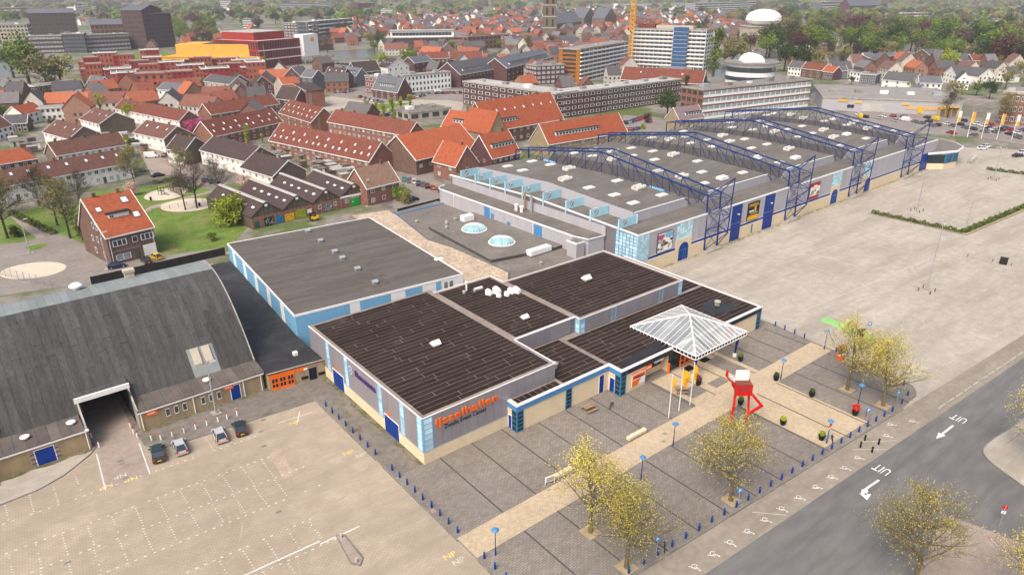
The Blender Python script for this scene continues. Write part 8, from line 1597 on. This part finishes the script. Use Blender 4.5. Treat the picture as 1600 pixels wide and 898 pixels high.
# signs and boards
T = thing('advertising_board', 'orange framed advertising board with photo of plants', 'billboard', (112.2, 47.4, ZP), R(-20)); P('board_frame', MB().box(-.95, .95, -.1, .1, .8, 3.0), 'orange', T); P('board_foot', MB().box(-.45, .45, -.25, .25, 0, .8), 'orange', T); P('board_print', MB().box(-.8, .8, -.13, -.1, 1.15, 2.8), 'leafolive', T); P('board_print', MB().box(-.8, .8, -.14, -.1, 1.0, 1.3), 'white', T)
T = thing('display_board', 'dark glass display board standing on the green bay', 'billboard', (122.6, 49.2, 0), R(-30)); P('board_frame', MB().box(-1.0, 1.0, -.1, .1, .4, 2.5), 'steel', T); P('board_print', MB().box(-.85, .85, -.13, -.1, .55, 2.35), 'feltdark', T); P('board_foot', MB().box(-.8, -.7, -.1, .1, 0, .4).box(.7, .8, -.1, .1, 0, .4), 'steel', T)
T = thing('traffic_sign', 'red no-entry sign and warning plate on a pole at the brick verge', 'sign', (88.0, 14.6, 0.0), R(120)); P('sign_post', MB().tube((0, 0, -.05), (0, 0, 3.0), .05), 'steel', T)
o = P('sign_disc', MB().lathe([(.3, -.03), (.3, .03)], 18), 'red', T, (0, -.08, 2.7)); o.rotation_euler = (R(90), 0, 0); P('sign_bar', MB().box(-.24, .24, -.13, -.1, 2.64, 2.76), 'white', T); P('sign_plate', MB().box(-.22, .22, -.1, -.05, 1.75, 2.15), 'white', T)
# lamp masts on the right lot
def mast(x, y, h_, l, heads=4, posts=True, z=0.0):
    T = thing('lamp_mast', l, 'lamp', (x, y, z)); P('mast_pole', MB().tube((0, 0, -.1), (0, 0, h_), .17, .08, 10), 'steel', T)
    for k in range(heads): a = k * 2 * math.pi / heads + .6; P('lamp_head', MB().tube((0, 0, h_ - .1), (1.2 * math.cos(a), 1.2 * math.sin(a), h_ + .12), .05).box(1.3 * math.cos(a) - .4, 1.3 * math.cos(a) + .4, 1.3 * math.sin(a) - .25, 1.3 * math.sin(a) + .25, h_ + .05, h_ + .22), 'rooflight', T)
    P('mast_foot', MB().box(-.7, .7, -.7, .7, -.05, .12), 'concrete', T)
    if posts:
        for (u, v) in ((-1.2, -1.2), (1.2, -1.2), (1.2, 1.2), (-1.2, 1.2)): P('guard_post', MB().lathe([(.12, -.05), (.12, .8)], 8, (u, v, 0)), 'wood', T)
mast(156.0, 51.1, 15.4, 'tallest grey lamp mast with four heads on the empty lot'); mast(215.4, 78.3, 10.8, 'grey lamp mast near the second steel tower on the lot'); mast(273.4, 78.0, 10.7, 'grey lamp mast before the glass pavilion'); mast(207.2, 62.3, 8.2, 'dark lamp post at the hedge corner', 1, False)
p = W(170, 420); mast(p.x, p.y, 8.5, 'slim white street lamp before the corner house', 1, False); p = W(47, 395); mast(p.x, p.y, 8.2, 'slim white street lamp at the street bend', 1, False); mast(22.0, 99.2, 8.2, 'slim grey lamp before the arched hall windows', 1, False, .09); mast(-6.2, 100.4, 8.2, 'slim grey lamp left of the blue gate door', 1, False, .09); p = W(575, 322); mast(p.x, p.y, 7.5, 'slim grey street lamp before the pale-roofed brick house', 1, False)
# low wall with box on the lot, barrier kerbs
wc_ = [W(1508, 401), W(1582, 416)]; d = wc_[1] - wc_[0]; T = thing('parking_barrier', 'long low kerb island with posts and black cabinet on the lot', 'barrier', wc_[0], math.atan2(d.y, d.x)); P('kerb_beam', MB().box(0, d.length, -.3, .3, -.02, .16), 'concrete', T); [P('post', MB().lathe([(.1, .1), (.1, .8)], 8, (d.length * u, 0, 0)), 'wood', T) for u in (.05, .58, .97)]; P('cabinet', MB().box(d.length * .72, d.length * .88, -.45, .45, .16, 1.7), 'dark', T)
for i in range(14):
    x = 110.5 + i * 2.9; T = tag(obj('kerb_block', UNIT['concrete'], None, (x, ry(x) + .9, .08), math.atan(-.0574), (2.1, .3, .2)), 'grey concrete kerb block in the line along the road', 'kerb block', 'kerb blocks along the road')
for i, (x, y) in enumerate(((108.6, 20.2), (111.0, 20.0), (113.6, 19.9))): tag(obj('kerb_block', UNIT['concrete'], None, (x, y, .18), R(-5), (1.7, .35, .22)), 'grey concrete kerb block on the traffic island', 'kerb block', 'kerb blocks on the island')
T = thing('parking_barrier', 'low brown kerb island behind the leaning tree', 'barrier', (113, 41, 0), R(-15)); P('kerb_beam', MB().box(0, 7, -.5, .5, -.02, .14), 'klinker', T); P('post', MB().lathe([(.1, .1), (.1, .9)], 8, (1, 0, 0)), 'wood', T)
for (u, v) in ((24.5, 58.3), (24.9, 62.9)): tag(P('stone_post', MB().lathe([(.14, .05), (.14, .6), (.1, .68)], 8), 'stone', None, (u, v, .05)), 'short stone post on the small brick island', 'post', 'stone posts on the brick island')
# black fence along the street: board by board
def fence(a, b, h_, l, mat='dark', st=2.6, z=0.0):
    d = b - a; T = thing('board_fence', l, 'fence', (a.x, a.y, z), math.atan2(d.y, d.x)); n = int(d.length / st)
    for i in range(n): ubox('fence_board', mat, d.length * i / n + .02, d.length * (i + 1) / n - .02, -.06, .06, .02, h_, T)
    for i in range(n + 1): ubox('fence_post', 'black', d.length * i / n - .07, d.length * i / n + .07, -.1, .1, -.02, h_ + .06, T)
fence(W(144, 445), W(352, 398), 1.9, 'tall black board fence behind the arched hall'); fence(W(622, 337), W(708, 315), 2.0, 'tall black board fence beside the flat felt roof')
a, b = W(-20, 425), W(80, 448); d = b - a; T = thing('mesh_fence', 'pale wire fence behind the arched roof', 'fence', (a.x, a.y, 0), math.atan2(d.y, d.x)); [ubox('fence_post', 'steel', d.length * i / 10 - .04, d.length * i / 10 + .04, -.04, .04, 0, 2.2, T) for i in range(11)]; [ubox('fence_rail', 'steel', 0, d.length, -.02, .02, .15 + k * .34, .17 + k * .34, T) for k in range(7)]
# playground
p = W(262, 301); T = thing('play_frame', 'blue and yellow climbing frame on the round sand pit', 'playground', (p.x, p.y, 0), R(30))
for (u, v) in ((-3, -.6), (-1.8, -.6), (-3, .6), (-1.8, .6), (1.8, -.5), (3, -.5), (1.8, .5), (3, .5)): P('post', MB().tube((u, v, 0), (u, v, 2.6), .08), 'navy', T)
P('beam', MB().tube((-3, 0, 2.6), (3, 0, 2.6), .09), 'yellow', T); P('platform', MB().box(-3.1, -1.7, -.7, .7, 1.2, 1.32), 'slate', T); P('platform', MB().box(1.7, 3.1, -.6, .6, 1.0, 1.12), 'wood', T); P('slide', MB().add([(-2.7, -.7, 1.25), (-2.1, -.7, 1.25), (-2.1, -3, .15), (-2.7, -3, .15), (-2.7, -.7, 1.15), (-2.1, -.7, 1.15), (-2.1, -3, .05), (-2.7, -3, .05)], [(3, 2, 1, 0), (4, 5, 6, 7), (0, 1, 5, 4), (1, 2, 6, 5), (2, 3, 7, 6), (3, 0, 4, 7)]), 'steel', T)
p = W(276, 331); T = thing('mesh_fence', 'low dark fence round the rough lawn', 'fence', (p.x - 18, p.y + 2, 0), R(8)); [ubox('fence_post', 'dark', i * 2.5 - .04, i * 2.5 + .04, -.04, .04, 0, 1.2, T) for i in range(16)]; [ubox('fence_rail', 'dark', 0, 37.5, -.015, .015, .3 + k * .4, .33 + k * .4, T) for k in range(3)]
for (px, py, l) in ((236, 313, 'dark blue litter bin on the playground lawn'), (312, 322, 'blue litter bin beside the sand pit fence')): p = W(px, py); T = thing('litter_bin', l, 'bin', (p.x, p.y, 0)); P('bin_body', MB().lathe([(.3, .0), (.34, .9)], 10), 'navy', T); P('bin_lid', MB().lathe([(.36, .9), (.3, 1.05)], 10), 'blue', T)
# yellow store banners
for i, px in enumerate((1490, 1511, 1533, 1557, 1580)):
    p = W(px, 213 + i * 1.8); T = thing('banner_pole', 'white pole with tall yellow banner before the store car park', 'flagpole', (p.x, p.y, 0), R(-30), 'yellow banners of the store'); P('pole', MB().tube((0, 0, -.05), (0, 0, 11), .12, .1, 8), 'white', T); P('banner', MB().box(.12, 1.5, -.03, .03, 6.2, 10.8), 'flagyellow' if i % 2 else 'white', T); P('banner_print', MB().box(.2, 1.4, -.05, -.03, 6.3, 8.2), 'yellow', T)
p = W(1525, 252); T = thing('bicycle_stand', 'row of steel bicycle stands before the pavilion', 'bicycle stand', (p.x - 6, p.y, 0), R(12)); P('base', MB().box(0, 13, -1.2, 1.2, -.02, .12), 'klinker', T)
for k in range(14): m = MB().tube((.6 + k * .9, -.4, .1), (.6 + k * .9, -.4, .9), .04).tube((.6 + k * .9, -.4, .9), (.6 + k * .9, .5, .9), .04).tube((.6 + k * .9, .5, .9), (.6 + k * .9, .5, .1), .04); P('hoop', m, 'steel', T)
# tall white and blue billboard at the left edge
p = W(3, 150); T = thing('pylon_sign', 'tall white and navy pylon sign at the left edge', 'sign', (p.x - 6, p.y + 4, 0), R(-50)); P('pylon_panel', MB().box(-3.5, 2.6, -.6, .6, 1.0, 17), 'white', T); P('pylon_edge', MB().box(2.6, 4.0, -.7, .7, 0, 18), 'navy', T); P('pylon_foot', MB().box(-3.2, 2.6, -.4, .4, 0, 1.0), 'steel', T)
# ================================================================ HAZE
hz = MB().box(-3000, 7600, -3000, 7600, -1.5, 96); hm = bpy.data.materials.new('haze'); hm.use_nodes = True; ht = hm.node_tree; ht.nodes.clear()
out = ht.nodes.new('ShaderNodeOutputMaterial'); vol = ht.nodes.new('ShaderNodeVolumePrincipled'); vol.inputs['Color'].default_value = (.93, .95, 1, 1); vol.inputs['Density'].default_value = 0.00014; vol.inputs['Anisotropy'].default_value = .2; ht.links.new(vol.outputs[0], out.inputs['Volume'])
me = hz.mesh('haze', hm); o = obj('haze', me); o['kind'] = 'stuff'
